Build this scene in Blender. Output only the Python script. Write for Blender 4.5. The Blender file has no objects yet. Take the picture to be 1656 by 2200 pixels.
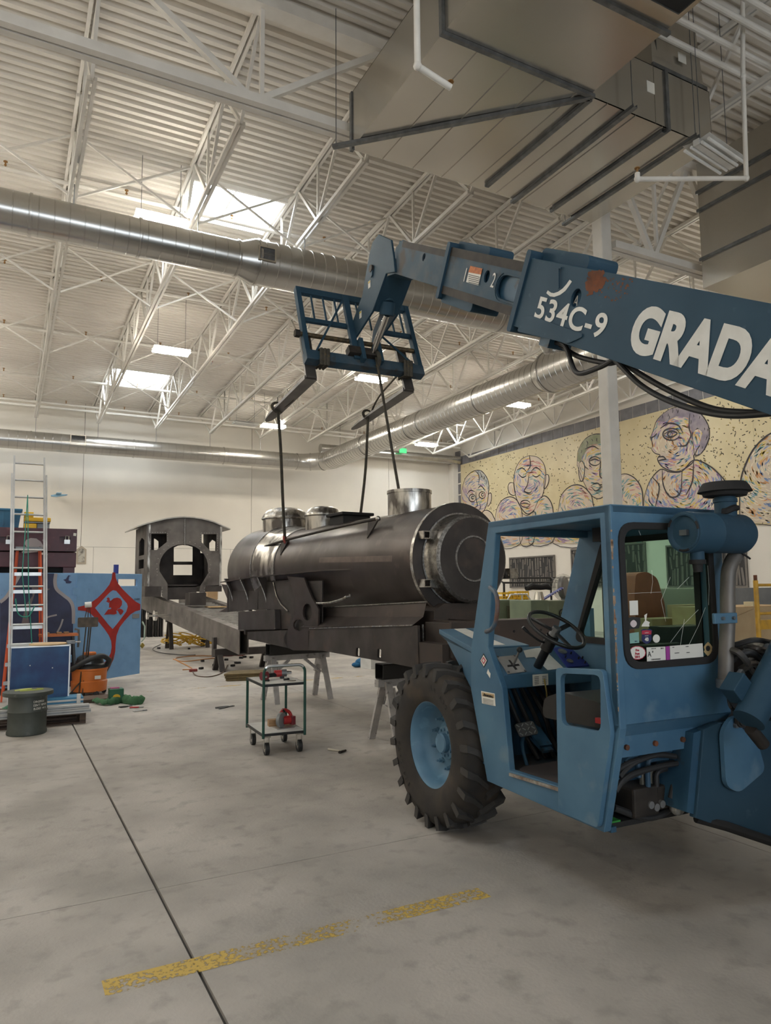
import bpy, math, random
from mathutils import Vector as V, Matrix
from mathutils.geometry import tessellate_polygon
random.seed(7)
sc = bpy.context.scene
COL = sc.collection
R = math.radians
# ------------------------------------------------------------------ camera
W_, H_, FPX, CAMH = 1656, 2200, 1538.0, 1.9
_yaw, _pit, _rol = .48887, .10333, -.00863
def _cam():
    cy, sy, cp, sp = math.cos(_yaw), math.sin(_yaw), math.cos(_pit), math.sin(_pit)
    f = V((sy*cp, cy*cp, sp)); r = V((cy, -sy, 0)); u = r.cross(f)
    cr, sr = math.cos(_rol), math.sin(_rol)
    return r*cr+u*sr, -r*sr+u*cr, f
CR, CU, CF = _cam()
CC = V((0, 0, CAMH))
cd = bpy.data.cameras.new('camera'); cam = bpy.data.objects.new('camera', cd); COL.objects.link(cam)
cd.sensor_fit = 'HORIZONTAL'; cd.sensor_width = 36; cd.lens = FPX/W_*36
cd.clip_start = .05; cd.clip_end = 200
m = Matrix.Identity(4)
for i in range(3):
    m[i][0] = CR[i]; m[i][1] = CU[i]; m[i][2] = -CF[i]; m[i][3] = CC[i]
cam.matrix_world = m
sc.camera = cam
# ------------------------------------------------------------------ world, exposure
sc.view_settings.view_transform = 'Standard'; sc.view_settings.look = 'None'
sc.view_settings.gamma = 1; sc.view_settings.use_curve_mapping = False
sc.view_settings.exposure = 0.0
wd = bpy.data.worlds.new('World'); sc.world = wd; wd.use_nodes = True
wd.node_tree.nodes['Background'].inputs[0].default_value = (.75, .85, 1, 1)
wd.node_tree.nodes['Background'].inputs[1].default_value = 1.0
LAMP_POWER = 175.0      # emission of the high bay tubes
SKY_POWER = 22.0        # daylight on the skylight diffusers
FILL_POWER = 4.6         # emission of the added fill panes in the unseen front wall, behind the camera
# ------------------------------------------------------------------ pixel rays (photo pixel -> direction; depth from a plane it lies on)
def ray(u, v): return CF + CR*((u-W_/2)/FPX) - CU*((v-H_/2)/FPX)
def pz(u, v, z=0.0): d = ray(u, v); return CC + d*((z-CC.z)/d.z)
def py(u, v, y): d = ray(u, v); return CC + d*((y-CC.y)/d.y)
def px(u, v, x): d = ray(u, v); return CC + d*((x-CC.x)/d.x)
def pp(u, v, P, n): d = ray(u, v); return CC + d*((V(P)-CC).dot(n)/d.dot(n))
# ------------------------------------------------------------------ materials
MATS = {}
def mk(name, c1, c2=None, rough=.5, metal=0., sc_=4., det=6, lo=.35, hi=.65, c3=None, sc3=14., lo3=.6, hi3=.68,
       bump=0., bsc=30., r2=None, emis=0., emc=None, stretch=None, spec=.5, alpha=1., trans=0., ior=1.45, wave=None):
    if name in MATS: return MATS[name]
    mt = bpy.data.materials.new(name); mt.use_nodes = True
    nt = mt.node_tree; N = nt.nodes; L = nt.links; b = N['Principled BSDF']
    def c4(c): return (c[0], c[1], c[2], 1)
    b.inputs['Base Color'].default_value = c4(c1); b.inputs['Roughness'].default_value = rough
    b.inputs['Metallic'].default_value = metal; b.inputs['Specular IOR Level'].default_value = spec
    b.inputs['IOR'].default_value = ior
    if trans: b.inputs['Transmission Weight'].default_value = trans
    if alpha < 1: b.inputs['Alpha'].default_value = alpha
    if emis:
        b.inputs['Emission Color'].default_value = c4(emc or c1); b.inputs['Emission Strength'].default_value = emis
    tc = None
    def coords():
        nonlocal tc
        if tc is None:
            t = N.new('ShaderNodeTexCoord'); mp = N.new('ShaderNodeMapping')
            if stretch: mp.inputs['Scale'].default_value = stretch
            L.new(t.outputs['Object'], mp.inputs['Vector']); tc = mp.outputs['Vector']
        return tc
    def noise(s, d, l, h):
        n = N.new('ShaderNodeTexNoise'); n.inputs['Scale'].default_value = s; n.inputs['Detail'].default_value = d
        L.new(coords(), n.inputs['Vector'])
        r = N.new('ShaderNodeMapRange'); r.inputs[1].default_value = l; r.inputs[2].default_value = h
        L.new(n.outputs['Fac'], r.inputs[0]); return r.outputs[0]
    out = None
    if c2 is not None:
        f = noise(sc_, det, lo, hi); mx = N.new('ShaderNodeMix'); mx.data_type = 'RGBA'
        mx.inputs['A'].default_value = c4(c1); mx.inputs['B'].default_value = c4(c2)
        L.new(f, mx.inputs['Factor']); out = mx.outputs['Result']
        if r2 is not None:
            mr = N.new('ShaderNodeMapRange'); mr.inputs[3].default_value = rough; mr.inputs[4].default_value = r2
            L.new(f, mr.inputs[0]); L.new(mr.outputs[0], b.inputs['Roughness'])
    if c3 is not None:
        f3 = noise(sc3, 8, lo3, hi3); mx = N.new('ShaderNodeMix'); mx.data_type = 'RGBA'
        if out is None: mx.inputs['A'].default_value = c4(c1)
        else: L.new(out, mx.inputs['A'])
        mx.inputs['B'].default_value = c4(c3); L.new(f3, mx.inputs['Factor']); out = mx.outputs['Result']
    if out is not None: L.new(out, b.inputs['Base Color'])
    if bump:
        n = N.new('ShaderNodeTexNoise'); n.inputs['Scale'].default_value = bsc; n.inputs['Detail'].default_value = 5
        L.new(coords(), n.inputs['Vector']); bp = N.new('ShaderNodeBump')
        bp.inputs['Strength'].default_value = bump; bp.inputs['Distance'].default_value = .02
        L.new(n.outputs['Fac'], bp.inputs['Height']); L.new(bp.outputs[0], b.inputs['Normal'])
    MATS[name] = mt; return mt
def ramp_mat(name, stops, scale, stretch=None, rough=.7, det=6, dist=0.):
    mt = bpy.data.materials.new(name); mt.use_nodes = True; nt = mt.node_tree; N = nt.nodes; L = nt.links
    b = N['Principled BSDF']; b.inputs['Roughness'].default_value = rough
    t = N.new('ShaderNodeTexCoord'); mp = N.new('ShaderNodeMapping')
    if stretch: mp.inputs['Scale'].default_value = stretch
    L.new(t.outputs['Object'], mp.inputs['Vector'])
    n = N.new('ShaderNodeTexNoise'); n.inputs['Scale'].default_value = scale; n.inputs['Detail'].default_value = det
    n.inputs['Distortion'].default_value = dist
    L.new(mp.outputs[0], n.inputs['Vector']); cr = N.new('ShaderNodeValToRGB')
    while len(cr.color_ramp.elements) < len(stops): cr.color_ramp.elements.new(.5)
    for e, (p, c) in zip(cr.color_ramp.elements, stops): e.position = p; e.color = (c[0], c[1], c[2], 1)
    L.new(n.outputs['Fac'], cr.inputs[0]); L.new(cr.outputs[0], b.inputs['Base Color'])
    MATS[name] = mt; return mt
# ------------------------------------------------------------------ mesh builder
class MB:
    def __init__(s): s.v = []; s.f = []
    def add(s, vs, fs):
        o = len(s.v); s.v += [tuple(p) for p in vs]; s.f += [tuple(i+o for i in f) for f in fs]; return s
    def box(s, x0, x1, y0, y1, z0, z1):
        return s.add([(x, y, z) for x in (x0, x1) for y in (y0, y1) for z in (z0, z1)],
                     [(0, 1, 3, 2), (4, 6, 7, 5), (0, 4, 5, 1), (2, 3, 7, 6), (0, 2, 6, 4), (1, 5, 7, 3)])
    def obox(s, c, size, ax, ay, az):
        c = V(c); h = [d/2 for d in size]; vs = []
        for i in (-1, 1):
            for j in (-1, 1):
                for k in (-1, 1): vs.append(c+ax*(i*h[0])+ay*(j*h[1])+az*(k*h[2]))
        return s.add(vs, [(0, 1, 3, 2), (4, 6, 7, 5), (0, 4, 5, 1), (2, 3, 7, 6), (0, 2, 6, 4), (1, 5, 7, 3)])
    def bar(s, p, q, w, h, up=(0, 0, 1)):
        p, q = V(p), V(q); a = (q-p); l = a.length; a.normalize(); u = V(up)
        if abs(a.dot(u)) > .98: u = V((0, 1, 0)) if abs(a.y) < .9 else V((1, 0, 0))
        x = a.cross(u).normalized(); z = x.cross(a).normalized()
        return s.obox((p+q)/2, (w, l, h), x, a, z)
    def cyl(s, p, q, r0, r1=None, n=16, caps=True):
        p, q = V(p), V(q); r1 = r0 if r1 is None else r1; a = (q-p).normalized()
        x = a.orthogonal().normalized(); y = a.cross(x); vs = []
        for c, r in ((p, r0), (q, r1)):
            for i in range(n):
                t = 2*math.pi*i/n; vs.append(c+x*(r*math.cos(t))+y*(r*math.sin(t)))
        fs = [(i, (i+1) % n, n+(i+1) % n, n+i) for i in range(n)]
        if caps: fs += [tuple(range(n-1, -1, -1)), tuple(range(n, 2*n))]
        return s.add(vs, fs)
    def lathe(s, prof, o, a, n=32, cap0=True, cap1=True, closed=False):
        o, a = V(o), V(a).normalized(); x = a.orthogonal().normalized(); y = a.cross(x); vs = []; fs = []
        k = len(prof)
        for r, t in prof:
            for i in range(n):
                g = 2*math.pi*i/n; vs.append(o+a*t+x*(r*math.cos(g))+y*(r*math.sin(g)))
        for j in range(k if closed else k-1):
            j2 = (j+1) % k
            for i in range(n):
                i2 = (i+1) % n; fs.append((j*n+i, j*n+i2, j2*n+i2, j2*n+i))
        if cap0 and not closed: fs.append(tuple(range(n-1, -1, -1)))
        if cap1 and not closed: fs.append(tuple(range((k-1)*n, k*n)))
        return s.add(vs, fs)
    def tube(s, pts, r, n=8, closed=False, flat=None):
        P = [V(p) for p in pts]; k = len(P); vs = []; fs = []; x = None
        for j in range(k):
            if closed: a = P[(j+1) % k]-P[j-1]
            else: a = P[min(j+1, k-1)]-P[max(j-1, 0)]
            a = a.normalized() if a.length > 1e-9 else V((0, 0, 1))
            if x is None: x = a.orthogonal().normalized()
            else:
                x = x-a*x.dot(a); x = x.normalized() if x.length > 1e-6 else a.orthogonal().normalized()
            y = a.cross(x); rr = r[j] if isinstance(r, (list, tuple)) else r
            for i in range(n):
                t = 2*math.pi*i/n; vs.append(P[j]+x*(rr*math.cos(t))+y*(rr*math.sin(t)*(flat or 1)))
        for j in range(k if closed else k-1):
            j2 = (j+1) % k
            for i in range(n): fs.append((j*n+i, j*n+(i+1) % n, j2*n+(i+1) % n, j2*n+i))
        if not closed: fs += [tuple(range(n-1, -1, -1)), tuple(range((k-1)*n, k*n))]
        return s.add(vs, fs)
    def prism(s, loops, o, ux, uy, d):
        """loops: [outer, hole, ...] of 2D points; extruded along d (vector) from origin o"""
        if not isinstance(loops[0][0], (tuple, list, V)): loops = [loops]
        o, ux, uy, d = V(o), V(ux), V(uy), V(d)
        flat = [p for l in loops for p in l]; n = len(flat)
        tri = tessellate_polygon([[V((p[0], p[1], 0)) for p in l] for l in loops])
        vs = [o+ux*p[0]+uy*p[1] for p in flat]; vs += [p+d for p in vs]
        fs = [tuple(t) for t in tri]+[tuple(i+n for i in reversed(t)) for t in tri]
        b = 0
        for l in loops:
            k = len(l)
            for i in range(k):
                a, c = b+i, b+(i+1) % k; fs.append((a, c, c+n, a+n))
            b += k
        return s.add(vs, fs)
    def sheet(s, pts):
        n = len(pts); return s.add(pts, [tuple(range(n))])
    def sphere(s, c, r, n=12, m_=8, sx=(1, 1, 1)):
        c = V(c); prof = []
        vs = [c+V((0, 0, r*sx[2]))]; fs = []
        for j in range(1, m_):
            t = math.pi*j/m_
            for i in range(n):
                g = 2*math.pi*i/n
                vs.append(c+V((r*sx[0]*math.sin(t)*math.cos(g), r*sx[1]*math.sin(t)*math.sin(g), r*sx[2]*math.cos(t))))
        vs.append(c-V((0, 0, r*sx[2])))
        for i in range(n): fs.append((0, 1+i, 1+(i+1) % n))
        for j in range(m_-2):
            for i in range(n): fs.append((1+j*n+i, 1+(j+1)*n+i, 1+(j+1)*n+(i+1) % n, 1+j*n+(i+1) % n))
        l = 1+(m_-2)*n
        for i in range(n): fs.append((l+i, len(vs)-1, l+(i+1) % n))
        return s.add(vs, fs)
    def mesh(s, name, mat, smooth=35):
        me = bpy.data.meshes.new(name); me.from_pydata(s.v, [], s.f); me.update()
        import bmesh
        bm = bmesh.new(); bm.from_mesh(me); bmesh.ops.recalc_face_normals(bm, faces=bm.faces[:]); bm.to_mesh(me); bm.free()
        if smooth:
            me.polygons.foreach_set('use_smooth', [True]*len(me.polygons)); me.set_sharp_from_angle(angle=R(smooth))
        me.materials.append(mat); return me
    def build(s, name, mat, parent=None, smooth=35, bevel=0, label=None, loc=None):
        o = bpy.data.objects.new(name, s.mesh(name, mat, smooth)); COL.objects.link(o)
        if parent is not None: o.parent = parent
        if loc is not None: o.location = loc
        if bevel:
            b = o.modifiers.new('bevel', 'BEVEL'); b.width = bevel; b.segments = 2; b.limit_method = 'ANGLE'; b.angle_limit = R(40)
            b.harden_normals = False
        if label: o['label'] = label
        return o
def tag(o, label, cat, group=None, kind=None):
    if label: o['label'] = label
    if cat: o['category'] = cat
    if group: o['group'] = group
    if kind: o['kind'] = kind
    return o
def thing(name, label, cat, loc=(0, 0, 0), rz=0, group=None):
    o = bpy.data.objects.new(name, None); COL.objects.link(o); o.location = loc; o.rotation_euler = (0, 0, rz)
    o.empty_display_size = .1
    return tag(o, label, cat, group)
def struct(o): o['kind'] = 'structure'; return o
def inst(me, name, parent=None, loc=None, mw=None):
    o = bpy.data.objects.new(name, me); COL.objects.link(o)
    if parent is not None: o.parent = parent
    if loc is not None: o.location = loc
    if mw is not None: o.matrix_local = mw
    return o
def copy_tree(o, parent=None):
    c = o.copy(); COL.objects.link(c); c.parent = parent
    for ch in list(o.children): copy_tree(ch, c)
    return c
def text(body, size, mat, parent, loc, ux, uy, name='lettering', ext=.0015, align='CENTER', bold=0., spacing=1., sx=1., shear=0.):
    """flat lettering as a mesh in the plane ux/uy"""
    cu = bpy.data.curves.new('txt', 'FONT'); cu.body = body; cu.size = size; cu.align_x = align; cu.align_y = 'CENTER'
    cu.extrude = ext; cu.offset = bold; cu.space_character = spacing; cu.resolution_u = 6 if size > .1 else 3; cu.shear = shear
    t = bpy.data.objects.new('txt', cu); COL.objects.link(t)
    dg = bpy.context.evaluated_depsgraph_get(); me = bpy.data.meshes.new_from_object(t.evaluated_get(dg))
    COL.objects.unlink(t); bpy.data.objects.remove(t)
    me.name = name; me.materials.clear(); me.materials.append(mat)
    o = inst(me, name, parent)
    ux, uy = V(ux).normalized(), V(uy).normalized(); n = ux.cross(uy)
    mm = Matrix.Identity(4)
    for i in range(3): mm[i][0] = ux[i]*sx; mm[i][1] = uy[i]; mm[i][2] = n[i]; mm[i][3] = loc[i]
    me.transform(mm); return o
def arc(cx, cy, r, a0, a1, n): return [(cx+r*math.cos(R(a0+(a1-a0)*i/n)), cy+r*math.sin(R(a0+(a1-a0)*i/n))) for i in range(n+1)]
def rrect(x0, x1, y0, y1, r, n=5):
    return (arc(x1-r, y1-r, r, 0, 90, n)+arc(x0+r, y1-r, r, 90, 180, n)+arc(x0+r, y0+r, r, 180, 270, n)+arc(x1-r, y0+r, r, 270, 360, n))
def rpoly(pts, r, n=4):
    """polygon with rounded corners"""
    out = []; k = len(pts)
    for i in range(k):
        p0, p1, p2 = V((*pts[i-1], 0)), V((*pts[i], 0)), V((*pts[(i+1) % k], 0))
        a = (p0-p1); b = (p2-p1); d = min(r, a.length*.45, b.length*.45)
        s_, e = p1+a.normalized()*d, p1+b.normalized()*d
        for j in range(n+1):
            t = j/n; q = s_*(1-t)**2+p1*(2*t*(1-t))+e*t*t; out.append((q.x, q.y))
    return out
def spline(pts, k=6):
    """Catmull-Rom through 3D points"""
    P = [V(p) for p in pts]; P = [P[0]*2-P[1]]+P+[P[-1]*2-P[-2]]; o = []
    for i in range(1, len(P)-2):
        a, b, c, d = P[i-1:i+3]
        for j in range(k):
            t = j/k; o.append(.5*((2*b)+(c-a)*t+(2*a-5*b+4*c-d)*t*t+(3*b-a-3*c+d)*t**3))
    o.append(P[-2]); return o
# ------------------------------------------------------------------ palette
M = dict(
 wall=mk('wall_paint', (.72, .68, .61), (.67, .63, .57), rough=.75, sc_=.6, bump=.05, bsc=25),
 deck=mk('deck_paint', (.74, .70, .64), (.68, .64, .58), rough=.6, sc_=.8),
 steelwhite=mk('white_steel_paint', (.76, .73, .68), (.68, .65, .60), rough=.5, sc_=3),
 galv=mk('galvanised', (.56, .55, .525), (.48, .47, .45), rough=.26, metal=.95, sc_=.8, det=1),
 galvdull=mk('galvanised_sheet', (.60, .575, .52), (.50, .475, .43), rough=.25, metal=.9, sc_=.5, det=1),
 galvdark=mk('galvanised_strut', (.22, .23, .24), (.15, .155, .16), rough=.45, metal=.8, sc_=8),
 concrete=mk('concrete', (.42, .385, .345), (.29, .268, .245), rough=.55, r2=.75, sc_=1.1, det=12, lo=.34, hi=.66, c3=(.24, .222, .20), sc3=6.5, lo3=.54, hi3=.80, bump=.16, bsc=45),
 joint=mk('joint_dirt', (.06, .055, .05), rough=.9),
 yellowline=mk('worn_yellow_paint', (.55, .38, .06), (.30, .27, .22), rough=.7, sc_=9, det=12, lo=.42, hi=.56),
 blue=mk('blue_paint', (.040, .108, .185), (.078, .168, .25), rough=.45, r2=.62, sc_=2.2, det=10, lo=.36, hi=.66, c3=(.13, .20, .25), sc3=5, lo3=.60, hi3=.82, bump=.03, bsc=14),
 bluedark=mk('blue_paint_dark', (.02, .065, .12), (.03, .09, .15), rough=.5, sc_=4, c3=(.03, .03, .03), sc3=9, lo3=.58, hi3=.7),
 boom=mk('boom_paint', (.021, .054, .086), (.027, .064, .099), rough=.6, spec=.25, sc_=2, c3=(.055, .10, .14), sc3=9, lo3=.66, hi3=.8),
 boomworn=mk('boom_paint_worn', (.027, .062, .095), (.065, .09, .112), rough=.6, spec=.25, sc_=5, det=9, lo=.4, hi=.7, c3=(.045, .04, .038), sc3=3.5, lo3=.55, hi3=.68),
 rust=mk('rust', (.17, .055, .022), (.09, .035, .018), rough=.85, sc_=12),
 grease=mk('greasy_steel', (.022, .019, .017), (.04, .033, .028), rough=.62, spec=.25, sc_=9),
 rubber=mk('tyre_rubber', (.018, .016, .015), (.035, .028, .022), rough=.78, sc_=5, c3=(.06, .042, .028), sc3=4, lo3=.55, hi3=.75, bump=.06, bsc=40),
 rubbertread=mk('tyre_tread', (.03, .028, .027), (.045, .041, .038), rough=.7, sc_=6),
 rim=mk('rim_blue', (.10, .205, .30), (.08, .165, .25), rough=.45, sc_=5, c3=(.16, .30, .42), sc3=8, lo3=.6, hi3=.75),
 black=mk('black_plastic', (.012, .012, .013), (.02, .02, .02), rough=.4, sc_=8),
 blackmatt=mk('black_matt', (.015, .014, .014), rough=.8),
 hose=mk('hose_rubber', (.022, .022, .023), rough=.55),
 mill=mk('mill_scale_steel', (.082, .066, .060), (.050, .041, .038), rough=.34, r2=.52, metal=.6, sc_=1.6, det=9, lo=.3, hi=.7, c3=(.13, .10, .085), sc3=3, lo3=.6, hi3=.8, bump=.03, bsc=12),
 milllight=mk('mill_scale_light', (.165, .148, .136), (.095, .084, .078), rough=.45, r2=.6, metal=.35, sc_=2.2, det=10, lo=.35, hi=.68, c3=(.06, .052, .048), sc3=2.6, lo3=.58, hi3=.74),
 millflat=mk('mill_scale_plate', (.072, .062, .058), (.046, .040, .038), rough=.46, r2=.62, metal=.45, sc_=2.5, det=9, c3=(.12, .085, .07), sc3=2.2, lo3=.6, hi3=.8),
 bright=mk('ground_steel', (.62, .60, .56), (.24, .22, .20), rough=.25, r2=.4, metal=1., sc_=14, det=8, lo=.35, hi=.62),
 brushed=mk('ground_steel_sheet', (.62, .60, .56), (.13, .118, .11), rough=.28, r2=.45, metal=1., sc_=7, det=12, lo=.42, hi=.60, stretch=(1, 1, .35)),
 weld=mk('weld_bead', (.30, .29, .28), (.14, .13, .12), rough=.4, metal=.9, sc_=40, bump=.4, bsc=80),
 primer=mk('rusty_plate', (.085, .06, .05), (.055, .045, .04), rough=.6, metal=.3, sc_=2, c3=(.15, .09, .07), sc3=3, lo3=.6, hi3=.8),
 alu=mk('aluminium', (.62, .62, .61), (.5, .5, .5), rough=.35, metal=.85, sc_=6),
 chrome=mk('chrome', (.7, .7, .7), rough=.12, metal=1),
 white=mk('white_paint', (.7, .69, .66), (.6, .59, .56), rough=.55, sc_=5),
 horse=mk('sawhorse_paint', (.52, .50, .49), (.36, .345, .335), rough=.65, sc_=7, det=9, c3=(.2, .19, .18), sc3=16, lo3=.6, hi3=.7),
 wood=mk('wood', (.36, .22, .11), (.27, .16, .08), rough=.65, sc_=5, stretch=(1, 8, 8)),
 palletw=mk('pallet_wood', (.10, .065, .045), (.05, .035, .028), rough=.8, sc_=4, stretch=(1, 8, 8)),
 ply=mk('plywood', (.52, .36, .19), (.43, .29, .15), rough=.6, sc_=4),
 card=mk('cardboard', (.42, .29, .17), (.36, .24, .13), rough=.8, sc_=3),
 orange=mk('orange_plastic', (.62, .17, .03), (.5, .13, .02), rough=.4, sc_=3),
 red=mk('red_plastic', (.35, .02, .02), rough=.4),
 green=mk('dark_green_metal', (.012, .06, .045), rough=.45),
 sage=mk('sage_green_enamel', (.16, .20, .13), (.13, .165, .11), rough=.5, sc_=3),
 yellow=mk('yellow_plastic', (.75, .45, .02), rough=.45),
 ylad=mk('yellow_steel', (.60, .33, .03), (.42, .24, .04), rough=.5, sc_=9),
 label=mk('label_white', (.68, .66, .60), rough=.6),
 ink=mk('ink_black', (.02, .02, .02), rough=.6),
 letter=mk('letter_white', (.66, .65, .61), (.58, .57, .53), rough=.5, sc_=8),
)
# ================================================================== SETTING
XL, XR, YB, YF = -10.4, 21.4, 32.3, -9.0
def dz(y): return 10.75-.045*(max(y, 9.5)-9.5)          # underside of the roof deck
JX = [.85+2.25*k for k in range(-5, 10)]                 # joist lines
# floor: cast slabs parted by saw cuts
fl = MB(); fl.box(XL-.3, XR+.3, YF-.3, YB+.3, -.12, -.02)
floor = struct(fl.build('floor', M['joint']))
xs = [XL]+[.94+3.93*k for k in range(-2, 6)]+[XR]; ys = [YF]+[4.9+3.86*k for k in range(-3, 8)]+[YB]
for i in range(len(xs)-1):
    for j in range(len(ys)-1):
        gx0 = .010 if abs(xs[i]-.94) < .01 else .004; gx1 = .010 if abs(xs[i+1]-.94) < .01 else .004
        MB().box(xs[i]+gx0, xs[i+1]-gx1, ys[j]+.0035, ys[j+1]-.0035, -.03, 0).build('floor_slab', M['concrete'], floor, smooth=0)
def paint_line(pts, w, label):
    b = MB()
    for (x0, y0), (x1, y1) in zip(pts[:-1], pts[1:]):
        b.add([(x0, y0-w/2, .0015), (x1, y1-w/2, .0015), (x1, y1+w/2, .0015), (x0, y0+w/2, .0015)], [(0, 1, 2, 3)])
    return b
def worn_line(name, x0, x1, y, w, fade):
    mt = bpy.data.materials.new(name); mt.use_nodes = True; nt = mt.node_tree; N = nt.nodes; L = nt.links; b = N['Principled BSDF']
    b.inputs['Base Color'].default_value = (.50, .34, .07, 1); b.inputs['Roughness'].default_value = .7
    t = N.new('ShaderNodeTexCoord'); n = N.new('ShaderNodeTexNoise'); n.inputs['Scale'].default_value = 38; n.inputs['Detail'].default_value = 8
    n2 = N.new('ShaderNodeTexNoise'); n2.inputs['Scale'].default_value = 2.2; n2.inputs['Detail'].default_value = 3
    L.new(t.outputs['Object'], n.inputs['Vector']); L.new(t.outputs['Object'], n2.inputs['Vector'])
    a = N.new('ShaderNodeMath'); a.operation = 'ADD'; L.new(n.outputs['Fac'], a.inputs[0]); L.new(n2.outputs['Fac'], a.inputs[1])
    r = N.new('ShaderNodeMapRange'); r.inputs[1].default_value = fade; r.inputs[2].default_value = fade+.16
    L.new(a.outputs[0], r.inputs[0]); L.new(r.outputs[0], b.inputs['Alpha'])
    o = MB().add([(x0, y-w/2, .0015), (x1, y-w/2, .0015), (x1, y+w/2, .0015), (x0, y+w/2, .0015)], [(0, 1, 2, 3)]).build('floor_marking', mt, smooth=0)
    return o
tag(worn_line('line_near', .5, 2.72, 3.85, .15, .90), 'worn yellow painted line on bare concrete in front of the blue telehandler', 'floor marking', kind=None)
tag(worn_line('line_far', 2.2, 7.3, 13.95, .12, .96), 'faded yellow painted line on floor under the dark steel locomotive parts', 'floor marking')
# walls
def wall(name, bx): return struct(bx.build(name, M['joint']))
wb = wall('wall_back', MB().box(XL, XR, YB+.02, YB+.3, 0, 11))
zh = py(300, 1177, YB).z; xj = py(540, 1050, YB).x; xl1 = py(200, 1200, YB).x; xl2 = py(494, 1200, YB).x
dl = xl2-xl1
upx = [XL]+[x for x in (xj-14.6, xj-7.3, xj, xj+7.3) if XL < x < XR]+[XR]
for a, b in zip(upx[:-1], upx[1:]): MB().box(a+.008, b-.008, YB-.02, YB+.02, zh+.005, 11).build('wall_panel', M['wall'], wb, smooth=0)
lox = [XL]+[xl1+dl*k for k in range(-3, 6) if XL < xl1+dl*k < XR]+[XR]
for a, b in zip(lox[:-1], lox[1:]): MB().box(a+.006, b-.006, YB-.02, YB+.02, 0, zh-.005).build('wall_panel', M['wall'], wb, smooth=0)
wr = wall('wall_right', MB().box(XR+.02, XR+.3, YF, YB, 0, 11.2))
for a, b in zip([YF+7.4*k for k in range(5)]+[28.0], [YF+7.4*k for k in range(1, 5)]+[28.0, YB]):
    MB().box(XR-.02, XR+.02, a+.006, b-.006, 0, 11.2).build('wall_panel', M['wall'], wr, smooth=0)
struct(MB().box(XL-.3, XL, YF, YB, 0, 11.2).build('wall_left', M['wall']))
wx0, wx1, wz0, wz1 = -4.0, 9.0, .9, 5.2
struct(MB().prism([[(XL, 0), (XR, 0), (XR, 11.2), (XL, 11.2)], [(wx0, wz0), (wx1, wz0), (wx1, wz1), (wx0, wz1)]], (0, YF, 0), (1, 0, 0), (0, 0, 1), (0, -.3, 0)).build('wall_front', M['wall'], smooth=0))
fill_m = mk('fill_pane', (.9, .95, 1), rough=.4, emis=FILL_POWER, emc=(.80, .90, 1.0))  # invented glowing window, added behind the camera to brighten the rear of the cab
fwn = struct(MB().prism([[(wx0, wz0), (wx1, wz0), (wx1, wz1), (wx0, wz1)], [(wx0+.08, wz0+.08), (wx1-.08, wz0+.08), (wx1-.08, wz1-.08), (wx0+.08, wz1-.08)]], (0, YF-.1, 0), (1, 0, 0), (0, 0, 1), (0, -.1, 0)).build('window_9', M['steelwhite'], smooth=0))
for k in range(6):
    a, b = wx0+.08+(wx1-wx0-.16)*k/6, wx0+.08+(wx1-wx0-.16)*(k+1)/6
    MB().box(a+.03, b-.03, YF-.17, YF-.15, wz0+.1, wz1-.1).build('pane', fill_m, fwn, smooth=0)
    if k: MB().box(a-.03, a+.03, YF-.2, YF-.1, wz0+.08, wz1-.08).build('mullion', M['steelwhite'], fwn, smooth=0)
# pilaster in the corner, at the end of the mural
struct(MB().box(XR-.35, XR-.02, YB-.5, YB-.02, 0, 8.4).build('trim_1', M['wall']))
# roof deck: ribbed sheets between the joists, with the skylight openings cut in
ceil = struct(MB().box(XL, XR, YF, YB, 11.6, 11.75).build('ceiling', M['deck']))
SKY = [(4, 14.45, 16.2, 1), (4, 27.0, 29.2, 2), (12, 27.6, 29.6, 3), (7, 3.0, 4.8, 4), (1, 14.45, 16.2, 5), (10, 14.45, 16.2, 6), (1, 27.0, 29.2, 7), (8, 27.6, 29.6, 8)]
SKY = [(JX.index(min(JX, key=lambda x: abs(x-xx))), a, b) for xx, a, b in
       ((3.1, 14.45, 16.15), (3.1, 27.0, 29.1), (16.6, 27.0, 29.1), (16.6, 14.45, 16.15), (-3.65, 14.45, 16.15), (-3.65, 27., 29.1), (-3.65, 2, 3.7))]
def deck_sheet(x0, x1, y0, y1):
    b = MB(); p = .203; prof = [(0, 0), (.085, 0), (.115, .07), (.173, .07)]; pts = []
    k0 = math.floor(y0/p); y = k0*p
    while y < y1+p:
        for dy, dzz in prof:
            yy = y+dy
            if y0 <= yy <= y1: pts.append((yy, dz(yy)+dzz))
        y += p
    vs = []; fs = []
    for yy, z in pts: vs += [(x0, yy, z), (x1, yy, z)]
    for i in range(len(pts)-1): fs.append((2*i, 2*i+1, 2*i+3, 2*i+2))
    return b.add(vs, fs)
jx2 = JX+[XR]
for i in range(len(JX)):
    cuts = sorted((a, b) for k, a, b in SKY if k == i); y = YF
    for a, b in cuts+[(YB, None)]:
        deck_sheet(JX[i], jx2[i+1], y, a).build('deck_sheet', M['deck'], ceil, smooth=0)
        if b: y = b
pane_m = mk('skylight_diffuser', (.9, .95, 1), rough=.4, emis=SKY_POWER, emc=(.86, .94, 1.0))
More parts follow.
